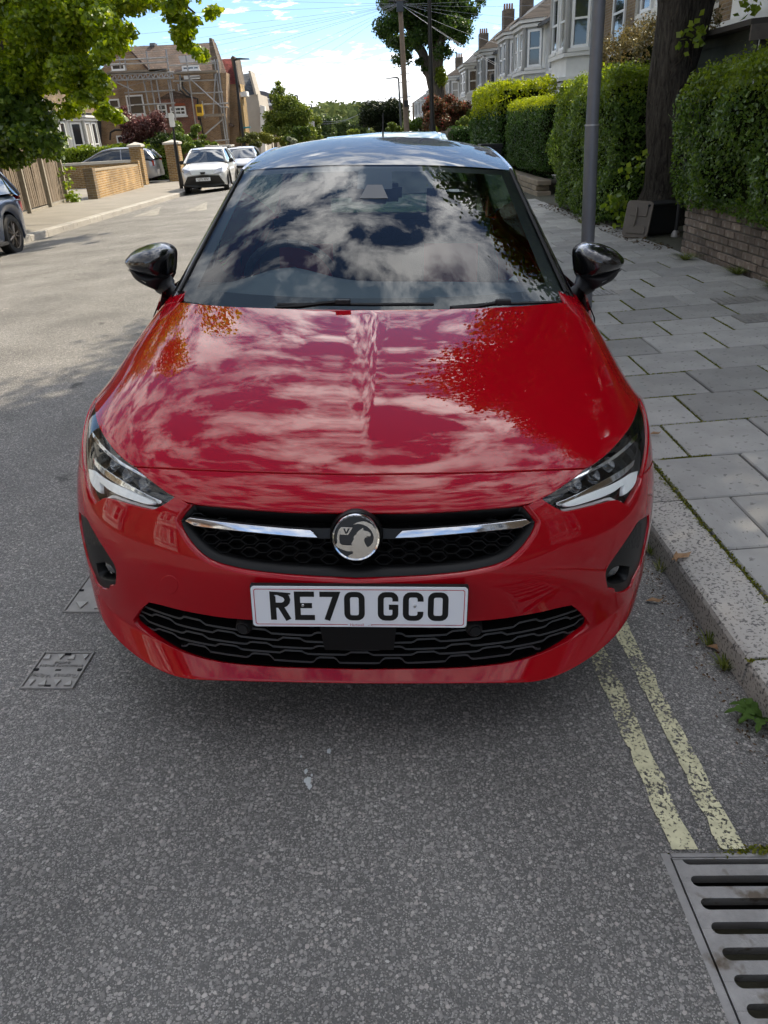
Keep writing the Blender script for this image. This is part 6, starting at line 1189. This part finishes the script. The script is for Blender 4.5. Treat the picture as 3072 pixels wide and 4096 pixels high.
# ---- right: fence panels, shed, bins
fp = empty('fence_panel', at(1800, 545, 37)*[1, 1, 0] + [0, 0, slope(37)+.1], label='grey weathered fence panels left of the small dark bush', cat='fence'); fo = np.array(fp.location)
for i_, (u0, u1, v0) in enumerate(((1790, 1838, 512), (1738, 1758, 526), (1760, 1785, 524))):
    z0_, z1_ = -.2, at(u0, v0, 37)[2]-fo[2]; n_ = 6
    for j in range(n_):
        zA = z0_ + (z1_-z0_)*j/n_; m = MB(); m.box(at(u0, v0, 37)[0]-fo[0], at(u1, v0, 37)[0]-fo[0], -.02, .02, zA+.006, z0_+(z1_-z0_)*(j+1)/n_-.006); m.build('board', mat('grey_board', (.22, .18, .15), .9, vary=.15, rnd=.2), fp)
m = MB(); m.box(at(1786, 512, 37)[0]-fo[0]-.05, at(1786, 512, 37)[0]-fo[0]+.05, -.06, .06, -.2, 1.5); m.build('post', MATS['gravel_board'], fp)
sd = empty('garden_shed', (5.4, 11.2, .1), label='dark green weatherboard shed behind the hedge at the top right', cat='shed'); SHW = mat('shed_green', (.045, .055, .048), .8, col2=(.07, .08, .07), vscale=6, bump=.3, bscale=30, rnd=.12)
for j in range(14):
    m = MB(); m.prism([(0, 0), (.028, 0), (.012, .17), (0, .17)], lambda a, b_: (-.62, -a, b_), lambda a, b_: (1.6, -a, b_)); o = m.build('board', SHW, sd); o.location = (0, -.5, .02+j*.163)
    m = MB(); m.prism([(0, 0), (.028, 0), (.012, .17), (0, .17)], lambda a, b_: (-a, -.5, b_), lambda a, b_: (-a, 2.0, b_)); o = m.build('board', SHW, sd); o.location = (-.63, 0, .02+j*.163)
m = MB(); m.prism([(-.95, 2.24), (1.9, 2.36), (1.9, 2.42), (-.95, 2.30)], lambda a, b_: (a, -.95, b_), lambda a, b_: (a, 2.2, b_)); m.build('roof', mat('felt', (.06, .055, .05), .95, bump=.3), sd); m = MB(); m.prism([(-.95, 2.08), (1.9, 2.20), (1.9, 2.36), (-.95, 2.24)], lambda a, b_: (a, -.98, b_), lambda a, b_: (a, -.953, b_)); m.build('fascia', mat('fascia', (.12, .105, .09), .8, vary=.2), sd)
bx = empty('recycling_box', (3.72, 10.62, .075), rad(12), 'black plastic recycling box lying by the tree trunk', 'recycling box'); BP = mat('box_black', (.010, .011, .012), .5)
m = MB(); m.prism([(-.20, 0), (.24, 0), (.27, .36), (-.23, .36)], lambda a, b_: (a, -.17, b_), lambda a, b_: (a, .17, b_)); o = m.build('tub', BP, bx); bevel(o, .02, 2); m = MB(); m.box(-.25, .29, -.2, .2, .345, .375); o = m.build('rim', BP, bx); bevel(o, .008)
cd_ = empty('food_bin_lid', (3.36, 10.35, .07), rad(-24), 'brown plastic bin lid leaning against the black box', 'lid'); cd_.rotation_euler = (rad(-18), rad(3), rad(-30)); LB = mat('lid_brown', (.145, .12, .095), .55, vary=.1)
m = MB(); m.prism(rrect(.165, .225, .05), lambda a, b_: (a, 0, b_+.225), lambda a, b_: (a, .035, b_+.225)); o = m.build('panel', LB, cd_); bevel(o, .006)
m = MB(); m.prism(rrect(.11, .08, .02), lambda a, b_: (a, -.014, b_+.335), lambda a, b_: (a, .004, b_+.335)); o = m.build('raised_panel', LB, cd_); bevel(o, .004)
m = MB(); m.prism(rrect(.12, .05, .02), lambda a, b_: (a, -.014, b_+.09), lambda a, b_: (a, .004, b_+.09)); o = m.build('raised_panel', LB, cd_); bevel(o, .004)
m = MB(); m.tube([(-.03, -.012, .13), (-.02, -.03, .2), (-.02, -.03, .30), (-.03, -.012, .36)], .012, 6); m.build('handle', LB, cd_, True)
m = MB(); m.tube([(-.12, 0, .01), (-.13, -.03, -.01), (.13, -.03, -.01), (.12, 0, .01)], .012, 6); m.build('hinge_bar', LB, cd_, True)
gp = empty('gate_post', (3.86, 10.25, .08), label='thin black iron post beside the recycling box', cat='post'); m = MB(); m.rod((0, 0, -.1), (.02, 0, 1.35), .024, n=8); m.build('rod', mat('iron_black', (.02, .02, .022), .6), gp, True); m = MB(); m.lathe([(.06, -.02), (.05, .03), (.024, .06)], 10); m.build('foot', CAST, gp, True)
# ---- posts and lamps
gpst = empty('sign_post', (1.765, 6.53, .055), label='plain grey steel post on the pavement beside the red car', cat='post'); GP = mat('post_grey', (.16, .165, .18), .45, .3, vary=.08, vscale=6); tp = at(2400, -60, 6.53) - np.array([1.765, 6.53, .055]); md = at(2368, 500, 6.53) - np.array([1.765, 6.53, .055])
m = MB(); m.rod((0, 0, -.1), md, .054, .052, 20); m.build('lower_shaft', GP, gpst, True); m = MB(); m.rod(md, tp, .0475, .047, 20); m.build('upper_shaft', GP, gpst, True); m = MB(); m.rod(np.array(md)-[0, 0, .006], np.array(md)+[0, 0, .006], .056, n=20); m.build('collar', mat('collar', (.4, .4, .4), .4, .6), gpst, True)
BLK = mat('lamp_black', (.012, .012, .013), .45)
def lamp(label, u, v0, v1, Y, r=.06, arm=0., head=True, material=BLK, cat='street lamp', name='street_lamp', u1=None):
    b_ = at(u, v1, Y); b_[2] = gz(b_[0], Y); h = empty(name, b_, label=label, cat=cat); t = at(u1 if u1 is not None else u, v0, Y) - b_
    m = MB(); m.rod((0, 0, -.1), (t[0]*.25, 0, 1.6), r*1.5, r*1.4, 10); m.rod((t[0]*.25, 0, 1.6), t, r, r*.7, 10); m.build('column', material, h, True)
    if head: m = MB(); m.rod(t, t + np.array([arm*.25, 0, .05]), r*.7, n=6); m.prism([(0, 0), (1, -.02), (1, .03), (.2, .09), (0, .07)], lambda a, b2: (t[0]+arm*(.2+a*.8), -.12, t[2]+b2), lambda a, b2: (t[0]+arm*(.2+a*.8), .12, t[2]+b2)); m.build('lantern', material, h)
    return h
lamp('tall slim black lamp post in front of the pale-limbed tree', 1731, -40, 548, 19.5, .055, 0, False, u1=1716)
lamp('black street lamp in front of the red roofed house', 976, 240, 585, 52, .09, .9, u1=936)
lamp('green-grey street lamp left of the light green tree', 1190, 383, 560, 80, .09, -.3, material=mat('lamp_grey', (.06, .07, .07), .5)); lamp('far street lamp right of the light green tree', 1246, 418, 560, 95, .1, -.4, material=MATS['lamp_grey']); lamp('farthest left street lamp before the woods', 1303, 458, 560, 125, .1, -.4, material=MATS['lamp_grey'])
lamp('grey street lamp just left of the telegraph pole', 1607, 312, 545, 75, .1, -1.1, material=MATS['lamp_grey'], u1=1594)
sg_ = lamp('black post carrying a small white parking sign', 704, 468, 612, 33, .045, 0, False, cat='sign post', name='sign_post', u1=688); t_ = at(688, 480, 33) - np.array(sg_.location); m = MB(); m.prism(rrect(.1, .24, .03), lambda a, b_: (t_[0]+a, -.07, t_[2]+b_), lambda a, b_: (t_[0]+a, -.05, t_[2]+b_)); m.build('sign_plate', WHITEP, sg_)
sg2 = lamp('thin grey post with a white notice on the far left pavement', 1247, 505, 560, 70, .04, 0, False, cat='sign post', name='sign_post'); t_ = at(1247, 508, 70) - np.array(sg2.location); m = MB(); m.box(t_[0]-.25, t_[0]+.25, -.08, -.05, t_[2]-.4, t_[2]+.4); m.build('sign_plate', mat('notice', (.6, .58, .62), .6), sg2)
YT = 45.; tpb = at(1631, 545, YT); tpb[2] = gz(tpb[0], YT); tel = empty('telegraph_pole', tpb, label='leaning wooden telegraph pole with a cable fan at its head', cat='telegraph pole'); WOODP = mat('pole_wood', (.17, .125, .09), .9, col2=(.24, .19, .14), vscale=4, bump=.3)
tt_ = at(1599, -12, YT) - tpb; m = MB(); m.rod((0, 0, -.2), tt_, .16, .115, 12); m.build('shaft', WOODP, tel, True); f_ = lambda v: (at(1599+(v+12)/557*32, v, YT)-tpb)
c = f_(28); m = MB(); m.box(c[0]-.19, c[0]+.14, -.32, -.12, c[2]-.22, c[2]+.2); m.build('junction_box', mat('box_dark', (.05, .06, .07), .6), tel)
c = f_(8); m = MB(); m.lathe([(.30, -.03), (.32, 0), (.30, .03)], 16, (c[0], 0, c[2])); m.rod((c[0]-.55, -.1, c[2]+.05), (c[0]+.4, -.1, c[2]-.02), .035); m.build('head_ring', BLK, tel)
for v in (275, 298, 330, 390): c = f_(v); m = MB(); m.rod((c[0]-.26, 0, c[2]), (c[0]+.26, 0, c[2]+.03), .018, n=5); m.build('step_iron', BLK, tel)
c = f_(415); m = MB(); m.box(c[0]-.1, c[0]+.12, -.22, -.14, c[2]-.15, c[2]+.15); m.build('number_tag', BLK, tel)
CBL = mat('cable', (.32, .34, .37), .6); n_c = 0; org = f_(15) + tpb
def cable(u, v, Y, sag=.3, r=.006, a=None, label='thin overhead telephone cable spreading leftwards from the telegraph pole', group='telephone cables on the left'):
    a = org if a is None else a; b_ = at(u, v, Y); pts = [a + (b_-a)*t - np.array([0, 0, sag*4*t*(1-t)]) for t in np.linspace(0, 1, 13)]
    m = MB(); m.tube([p - a for p in pts], r, 4); o = m.build('overhead_cable', CBL); o.location = a; tag(o, label, 'cable', group)
for v1 in (-8, 36, 84, 112, 130, 146, 180, 197): cable(300, 22+(v1-22)*2.17, 42, .12)
for (u1, v1) in ((1000, 270), (1040, 300), (1110, 330)): cable(u1, v1, 70, .15)
for (u, v) in ((2300, -40), (2300, 12), (2350, 85), (2300, 140), (1985, 262), (2010, 180), (2000, 262)): cable(u, v, 36, .12, .006, None, 'thin overhead telephone cable running from the telegraph pole to the terrace on the right', 'telephone cables on the right')
for (u, v, u2, v2, Y) in ((1180, 470, 1500, 410, 90), (1180, 455, 1500, 418, 95)): cable(u2, v2, Y, 1.2, .02, at(u, v, Y), 'low cable slung across the far end of the road', 'cables across the far road')
po = empty('telegraph_pole', at(1655, 545, 95)*[1, 1, 0]+[0, 0, slope(95)], label='small far pole beside the dark round tree', cat='telegraph pole'); t_ = at(1652, 410, 95)-np.array(po.location); m = MB(); m.rod((0, 0, -.2), t_, .14, .1, 8); m.build('shaft', WOODP, po, True)
bs = empty('bin_store', at(865, 600, 44)*[1, 1, 0]+[0, 0, gz(-8, 44)], label='grey slatted bin store with a pale flat roof', cat='bin store'); bo = np.array(bs.location); xa, xb = at(808, 600, 44)[0]-bo[0], at(915, 600, 44)[0]-bo[0]; zt_ = at(860, 590, 44)[2]-bo[2]
for k in range(16): m = MB(); d = (xb-xa)/16; m.box(xa+k*d+.008, xa+(k+1)*d-.008, -.02, .02, -.1, zt_); m.build('slat', mat('store_grey', (.08, .09, .105), .7, rnd=.15), bs)
m = MB(); m.box(xa-.1, xb+.15, -.1, 1.1, zt_+.002, zt_+.09); m.build('roof', mat('store_roof', (.5, .5, .48), .7), bs); m = MB(); m.box(xa, xb, .03, 1.0, -.1, zt_); m.build('box', MATS['store_grey'], bs)
wb = empty('wheelie_bin', at(1960, 560, 24)*[1, 1, 0]+[0, 0, gz(3, 24)], label='dark wheelie bin lid showing past the car roof', cat='bin'); m = MB(); m.prism([(-.24, 0), (.24, 0), (.29, .95), (-.29, .95)], lambda a, b_: (a, -.3, b_), lambda a, b_: (a, .3, b_)); m.build('tub', BP, wb); m = MB(); m.prism([(-.32, .955), (.32, .955), (.30, 1.03), (-.30, 1.05)], lambda a, b_: (a, -.36, b_), lambda a, b_: (a, .36, b_)); m.build('lid', BP, wb)
# ============================================================ the other cars
CGL = mat('car_glass', (.02, .026, .03), .03, spec=.9, coat=1, coat_rough=.0); LAMPG = mat('lamp_glass', (.45, .47, .5), .08, .5, coat=1); BLKP = mat('trim_black', (.012, .012, .013), .5)
def small_car(label, loc, rz, paint, L=3.7, W=.87, top=((0, .62), (.10, .78), (.55, .93), (.95, 1.0), (3.4, 1.0), (3.65, .92), (3.7, .7)), roofl=((.95, 1.0), (1.55, 1.42), (1.9, 1.49), (2.7, 1.5), (3.25, 1.38), (3.6, 1.0)), wb=(.72, 3.05), wr=.31, low=.22, plate=None, arch_trim=False, grille='low', name='parked_car', seam=True, tail=False, rim=ALLOY, glassbody=CGL, cat='car'):
    c = empty(name, loc, rz, label, cat); c.rotation_euler = (math.atan(-.011)*math.cos(rz), 0, rz); ty, tz = zip(*top); ry, rzz = zip(*roofl)
    ys = np.unique(np.concatenate([np.linspace(0, L, 46), ty, [wb[0]-wr-.04, wb[0]+wr+.04, wb[1]-wr-.04, wb[1]+wr+.04]]))
    sec = []; 
    for y in ys:
        zt_ = np.interp(y, ty, tz); e = min(y, L-y); w_ = W*(1 - .16*max(0, 1-e/.5)**2.2 - .05*max(0, 1-e/.12)); zl = low + .07*max(0, 1-e/.3)
        for cy_ in wb:                                             # wheel arches
            q = (wr+.05)**2 - (y-cy_)**2
            if q > 0: zl = max(zl, wr + math.sqrt(q))
        zl = min(zl, zt_-.12); zm = zl + (zt_-zl)*.55
        sec.append([(0, y, zt_), (w_*.55, y, zt_-.006), (w_*.84, y, zt_-.03), (w_*.955, y, zt_-.085), (w_, y, max(zm, min(zt_-.2, zl+.45))), (w_*.985, y, zl+.06), (w_*.94, y, zl)])
    m = MB(); k = 7; V = []
    for s in sec:
        s = [(a, b_ + .17*(a/W)**2.4*W*max(0, 1-b_/.9), d) for a, b_, d in s]; V += [(-a, b_, d) for a, b_, d in s[:0:-1]] + s
    kk = 2*k-1; F_ = [(i*kk+j, i*kk+j+1, (i+1)*kk+j+1, (i+1)*kk+j) for i in range(len(sec)-1) for j in range(kk-1)] + [tuple(range(kk)), tuple(range((len(sec)-1)*kk, len(sec)*kk))[::-1]]
    body = obj('body', V, [f[::-1] for f in F_], paint, c, True); auto_smooth(body.data, 50)
    # cabin: glass below, painted roof and pillars over it
    def cab(y, q): zt_ = np.interp(y, ry, rzz); zb = np.interp(y, ty, tz)-.02; return zt_, zb
    yr = np.linspace(ry[0], ry[-1], 30); V = []; kk = 9
    for y in yr:
        zt_, zb = cab(y, 0); f = np.clip((zt_-zb)/.48, 0, 1); wt = W*(.93 - .22*f); V += [(-W*.93, y, zb), (-W*.93+(W*.93-wt)*.6, y, zb+(zt_-zb)*.6), (-wt, y, zt_-.06*f), (-wt*.9, y, zt_-.018*f), (0, y, zt_), (wt*.9, y, zt_-.018*f), (wt, y, zt_-.06*f), (W*.93-(W*.93-wt)*.6, y, zb+(zt_-zb)*.6), (W*.93, y, zb)]
    F_ = [(i*kk+j, i*kk+j+1, (i+1)*kk+j+1, (i+1)*kk+j) for i in range(len(yr)-1) for j in range(kk-1)]
    g = obj('windows', V, [f[::-1] for f in F_], glassbody, c, True)
    r0 = next(i for i, y in enumerate(yr) if np.interp(y, ry, rzz) > max(rzz)-.09); r1 = max(i for i, y in enumerate(yr) if np.interp(y, ry, rzz) > max(rzz)-.14)
    idx = range(r0, r1+1); VV = []; 
    for i in idx: VV += [tuple(np.array(V[i*kk+j]) + [0, 0, .012]) for j in (2, 3, 4, 5, 6)]
    F2 = [(a*5+j, (a+1)*5+j, (a+1)*5+j+1, a*5+j+1) for a in range(len(list(idx))-1) for j in range(4)]; obj('roof', VV, F2, paint, c, True)
    for sg in (-1, 1):
        j0, j1 = (0, 2) if sg < 0 else (8, 6); m = MB(); m.tube([np.array(V[i*kk+j1]) + [sg*.006, 0, .004] for i in range(len(yr))], .035, 6); m.build('roof_rail', paint, c, True)
        ym = (roofl[2][0]+roofl[3][0])/2 + .05; i = int(np.argmin(abs(yr-ym))); m = MB(); m.tube([np.array(V[i*kk+j0])+[sg*.012, 0, 0], np.array(V[i*kk+(1 if sg < 0 else 7)])+[sg*.012, 0, 0], np.array(V[i*kk+j1])+[sg*.006, 0, 0]], .03, 4); m.build('door_pillar', paint if tail else BLKP, c)
        for cy_ in wb: wheel(c, (sg*(W-.11), cy_, wr), sg, wr, .19, rim)
        yh = .14; zt_ = np.interp(.32, ty, tz); hl_ = obj('headlight', [(sg*W*.46, .015, zt_-.24), (sg*W*.80, .105, zt_-.20), (sg*W*.92, .30, zt_-.12), (sg*W*.82, .25, zt_-.045), (sg*W*.50, .06, zt_-.12)], [(0, 1, 2, 3, 4)], LAMPG, c); sm_ = hl_.data; hl_.location = (sg*.014, -.03, .02)
        m = MB(); m.box(-.09, .09, -.06, .06, -.06, .07); o = m.build('door_mirror', BLKP, c); bevel(o, .03, 2); o.location = (sg*(W+.08), roofl[0][0]+.32, 1.02)
        tl_ = MB(); tl_.box(-.06, .06, -.06, .03, -.14, .16); o = tl_.build('tail_lamp', MATS['tail_red'], c); bevel(o, .02, 2); o.location = (sg*W*.84, L-.10, np.interp(L-.12, ty, tz)-.14)
        if arch_trim:
            for cy_ in wb: m = MB(); m.tube([(sg*(W+.004), cy_+(wr+.055)*math.cos(a), wr+(wr+.055)*math.sin(a)) for a in np.linspace(-.2, math.pi+.2, 16)], .035, 6); m.build('arch_trim', BLKP, c, True)
        m = MB(); m.tube([(sg*(W+.002), y, z) for y, z in ((wb[0]+wr+.06, low+.02), (wb[1]-wr-.06, low+.02))], .035, 5); m.build('sill_trim', BLKP, c)
        m = MB(); m.tube([(sg*(W*.99), ym+.9, .86), (sg*(W+.015), ym+.92, .87), (sg*(W+.015), ym+1.05, .87), (sg*(W*.99), ym+1.07, .86)], .012, 5); m.build('door_handle', paint, c, True)
    fx = lambda x, z: -.012 + .17*(abs(x)/W)**2.4*W
    def front(nm, P, material, d=-.01, par=c):
        V = [(x, fx(x, z)+d, z) for x, z in P] + [(x, fx(x, z)+d+.06, z) for x, z in P]; n_ = len(P); return obj(nm, V, [tuple(range(n_))] + [(i, n_+i, n_+(i+1) % n_, (i+1) % n_) for i in range(n_)], material, par)
    if grille == 'wide': front('lower_grille', [(-.72, .24), (-.74, .30), (-.56, .56), (0, .60), (.56, .56), (.74, .30), (.72, .24), (.3, .20), (-.3, .20)], BLKP, -.035); front('badge', [(-.10, .70), (.10, .70), (.06, .63), (-.06, .63)], BLKP, -.02)
    elif grille == 'low': front('lower_grille', [(-.6, .26), (-.62, .36), (-.3, .42), (.3, .42), (.62, .36), (.6, .26)], BLKP, -.03); front('upper_grille', [(-.42, .60), (-.42, .68), (0, .70), (.42, .68), (.42, .60), (0, .57)], BLKP, -.03)
    if plate:
        p = empty('number_plate', parent=c); p.location = (0, -.065, .46 if grille == 'wide' else .50); m = MB(); m.box(-.26, .26, 0, .02, -.056, .056); m.build('plate', MATS['plate_white'], p); Vt, Ft = text_mesh(plate, .105); obj('characters', [(a, -.003, b_) for a, b_, _ in Vt], Ft, INK, p)
    m = MB(); m.box(-W*.8, W*.8, .2, L-.2, .17, .3); m.build('underbody', DARK, c); return c
SILV = mat('silver_paint', (.52, .53, .54), .3, .5, 1, .03); WSILV = mat('white_silver', (.66, .67, .67), .32, .25, 1, .03); GREYB = mat('grey_paint', (.33, .35, .38), .3, .6, 1, .03); BLUE = mat('blue_paint', (.02, .035, .075), .3, .3, 1, .02); GREEN = mat('green_paint', (.22, .42, .06), .3, .2, 1, .02)
ty_ = on_ground(770, 778); small_car('white-silver small car with black trim parked by the brick walls', (-6.05, 30.2, gz(-6.05, 30.2)), rad(2), WSILV, plate='LJ73 AFV', arch_trim=True, grille='wide', L=3.7, W=.84, wr=.33)
small_car('silver hatchback parked behind the white-silver small car', (-6.05, 38.2, gz(-6.05, 38.2)), rad(2), SILV, L=4.0, W=.87, top=((0, .60), (.12, .78), (.9, .96), (1.1, .98), (3.7, .98), (3.95, .9), (4.0, .6)), roofl=((1.05, .98), (1.8, 1.40), (2.2, 1.46), (3.0, 1.46), (3.6, 1.36), (3.95, .95)), wb=(.82, 3.35))
ec = small_car('grey estate car parked behind the coped brick wall', (-14.6, 40.3, gz(-12, 40.3)), rad(-90), GREYB, L=4.5, W=.88, top=((0, .6), (.12, .78), (1.0, 1.0), (1.2, 1.03), (4.2, 1.06), (4.45, .98), (4.5, .6)), roofl=((1.1, 1.03), (2.0, 1.50), (2.5, 1.58), (3.4, 1.57), (4.1, 1.46), (4.45, 1.05)), wb=(.9, 3.55), tail=True); ec.rotation_euler = (0, 0, rad(90)); ec.location = (-14.55, 40.3, gz(-12, 40.3)-.0)
ec.rotation_euler = (0, 0, rad(-90)); 
bc_ = small_car('dark blue car cut off by the left picture edge', (-7.16, 10.72, gz(-6.4, 14)), rad(-1), BLUE, L=4.2, W=.89, top=((0, .6), (.12, .78), (1.0, .98), (1.2, 1.0), (3.8, 1.0), (4.1, .92), (4.2, .62)), roofl=((1.1, 1.0), (1.9, 1.42), (2.3, 1.48), (3.2, 1.47), (3.8, 1.36), (4.12, .95)), wb=(.85, 3.42), wr=.33, rim=mat('bronze_alloy', (.22, .19, .16), .4, .8)); 
small_car('bright green car parked nose-to-tail behind the red car', (.06, 6.35, gz(0.06, 8)), rad(-2), GREEN, L=3.8, W=.83)
# ============================================================ litter, weeds, moss
MOSS = leaf_mat('moss', (.07, .085, .015), (.19, .21, .03), .3, .0, (.26, .22, .05)); GRS = leaf_mat('grass_blade', (.07, .10, .025), (.20, .24, .06), .4, .05, (.34, .32, .14))
P = []
def strip_pts(a, b_, n, w_, dens=None):
    t = rng.random(n); q = np.array(a)[None] + (np.array(b_)-np.array(a))[None]*t[:, None]; q[:, :2] += rng.normal(0, w_, (n, 2)); return q
for yj in np.arange(1.16, 9, .4275):
    if rng.random() < .75:
        x0 = 1.25 + rng.random()*.5; x1 = x0 + rng.uniform(.2, 1.0); P.append(strip_pts((x0, yj, gz(x0, yj)-.006), (x1, yj, gz(x1, yj)-.004), 330, .006))
for row_ in range(0, 18):
    y0 = 1.16 + .4275*row_; k0 = 1.2455 + (.19 if (row_+5) % 2 == 0 else .415)
    for j in range(4):
        if rng.random() < .6: x = k0 + .449*j; P.append(strip_pts((x, y0, gz(x, y0)-.006), (x, y0+.42, gz(x, y0)-.004), 260, .006))
P.append(strip_pts((1.238, .8, gz(1.24, 1)-.002), (1.238, 3.4, gz(1.24, 3)+.0), 1500, .009)); P.append(strip_pts((.60, 1.222, camber(.8)+.002), (.98, 1.222, camber(.8)+.002), 350, .006)); P.append(strip_pts((1.05, 1.808, .03), (1.23, 1.808, .035), 160, .006))
P = np.concatenate(P); mo = leaves('moss', P, np.tile([0, 0, 1.], (len(P), 1)), .012, MOSS, None, .8, .6); tag(mo, kind='stuff')
def tuft(label, x, y, z, n, h, sp, material=GRS, cat='weed', name='grass_tuft', group=None):
    t = empty(name, (x, y, z), label=label, cat=cat, group=group); V, F_ = [], []
    for k in range(n):
        a = random.uniform(0, 2*math.pi); l = h*random.uniform(.5, 1.1); o_ = random.uniform(.3, 1)*sp; d = np.array([math.cos(a), math.sin(a), 0]); s_ = np.array([-d[1], d[0], 0])*.0022; b0 = d*random.uniform(0, .02); p1 = b0 + d*o_*.5 + [0, 0, l*.7]; p2 = b0 + d*o_ + [0, 0, l]; i = len(V); V += [b0-s_, b0+s_, p1+s_, p1-s_, p2]; F_ += [(i, i+1, i+2, i+3), (i+3, i+2, i+4)]
    obj('blades', V, F_, material, t); return t
for i_, (u, v, n_, lab) in enumerate(((2650, 2210, 34, 'grass tuft in the gutter just right of the car bumper'), (2855, 2570, 40, 'grass tuft at the kerb foot above the kerb joint'), (2955, 2665, 44, 'grass tuft growing at the joint of two kerb stones'), (2640, 2280, 20, 'small grass tuft against the kerb by the fog lamp'))):
    p = on_ground(u, v); tuft(lab, min(p[0], 1.03), p[1], camber(1.03), n_, .04, .045)
for (x, y, lab) in ((3.42, 7.4, 'weedy grass along the foot of the brick wall'), (3.40, 6.6, 'grass clump at the wall foot by the right picture edge'), (3.3, 8.4, 'small grass clump near the brick wall corner'), (3.2, 12.3, 'grass tuft at the foot of the tall privet hedge')): tuft(lab, x, y, gz(x, y), 160, .07, .22)
# leaf litter below the hedges: soil strip
P = np.stack([rng.uniform(3.2, 3.5, 420), rng.uniform(9.2, 16, 420), np.zeros(420)], 1); P[:, 2] = [gz(a, b_)+.006 for a, b_, _ in P]; lf = leaves('leaf_litter', P, np.tile([0, 0, 1.], (420, 1)), .045, leaf_mat('litter', (.04, .028, .015), (.12, .08, .04), .2, 0), None, .25, .6); tag(lf, kind='stuff')
P = np.stack([rng.normal(.98, .03, 240), rng.uniform(1.35, 2.6, 240), np.zeros(240)], 1); P[:, 2] = [camber(a)+.005 for a, _, _ in P]; lf = leaves('gutter_debris', P, np.tile([0, 0, 1.], (240, 1)), .012, leaf_mat('debris', (.05, .035, .02), (.15, .09, .05), .1, 0), None, .4, .5); tag(lf, kind='stuff')
# dandelion
p = np.array([1.035, 1.66, camber(1.03)]); dn = empty('dandelion', p, label='green dandelion rosette at the kerb by the right picture edge', cat='plant'); DL = leaf_mat('dandelion_leaf', (.05, .10, .025), (.10, .17, .04), .35, .1)
for k, (a, l) in enumerate(((178, .11), (205, .10), (155, .09), (235, .10), (265, .08), (130, .07), (290, .09), (190, .07))):
    d = np.array([math.cos(rad(a)), math.sin(rad(a))]); s_ = np.array([-d[1], d[0]]); V = []; F_ = []; n_ = 9
    for i in range(n_):
        t = i/(n_-1); wv = .020*math.sin(math.pi*min(1, t*.9+.08))*(1 if i % 2 else .5); z = .006 + .035*math.sin(t*2.4); c = d*l*t; V += [(c[0]+s_[0]*wv, c[1]+s_[1]*wv, z+.004), (c[0], c[1], z), (c[0]-s_[0]*wv, c[1]-s_[1]*wv, z+.004)]
    F_ = [(3*i+j, 3*i+j+1, 3*i+j+4, 3*i+j+3) for i in range(n_-1) for j in (0, 1)]; obj('leaf', V, F_, DL, dn)
BRL = mat('dead_leaf', (.28, .15, .075), .8, col2=(.36, .24, .13), vscale=60)
for (u, v, r_, l, lab) in ((2710, 2330, 20, .045, 'curled brown leaf in the gutter by the kerb'), (2690, 2335, 70, .03, 'small dead leaf touching the curled brown leaf'), (2615, 2413, -10, .03, 'orange-brown leaf on the asphalt beside the bumper'), (2868, 2605, -35, .036, 'pale brown leaf near the kerb grass tuft'), (2620, 1742, 0, .03, 'tiny curled leaf on a paving slab')):
    p = on_ground(u, v); o = obj('fallen_leaf', [(-l, 0, .004), (-l*.2, l*.38, .014), (l*.6, l*.22, .010), (l, 0, .018), (l*.5, -l*.26, .006), (-l*.3, -l*.3, .012), (0, 0, .004)], [(0, 6, 1), (1, 6, 2), (2, 6, 3), (3, 6, 4), (4, 6, 5), (5, 6, 0)], BRL); o.location = (p[0], p[1], p[2]+.004); o.rotation_euler = (0, 0, rad(r_)); tag(o, lab, 'leaf')
# iron cover and small drain lids in the pavement
for (u, v, w_, h_2, lab) in ((2960, 1200, .20, .12, 'dark iron lid sunk in the paving by the wall'), (2395, 1172, .16, .11, 'small ribbed utility lid in the paving below the door mirror'), (3060, 1270, .2, .12, 'iron lid at the right edge of the paving')):
    p = on_ground(u, v); c = empty('utility_lid', (p[0], p[1], gz(p[0], p[1])), label=lab, cat='cover'); m = MB(); m.box(-w_, w_, -h_2, h_2, -.01, .004); m.build('plate', MATS['cover_iron'], c)
    for k in range(7): m = MB(); x = -w_*.8 + k*w_*.27; m.box(x, x+w_*.1, -h_2*.8, h_2*.8, .004, .008); m.build('rib', MATS['cover_iron'], c)
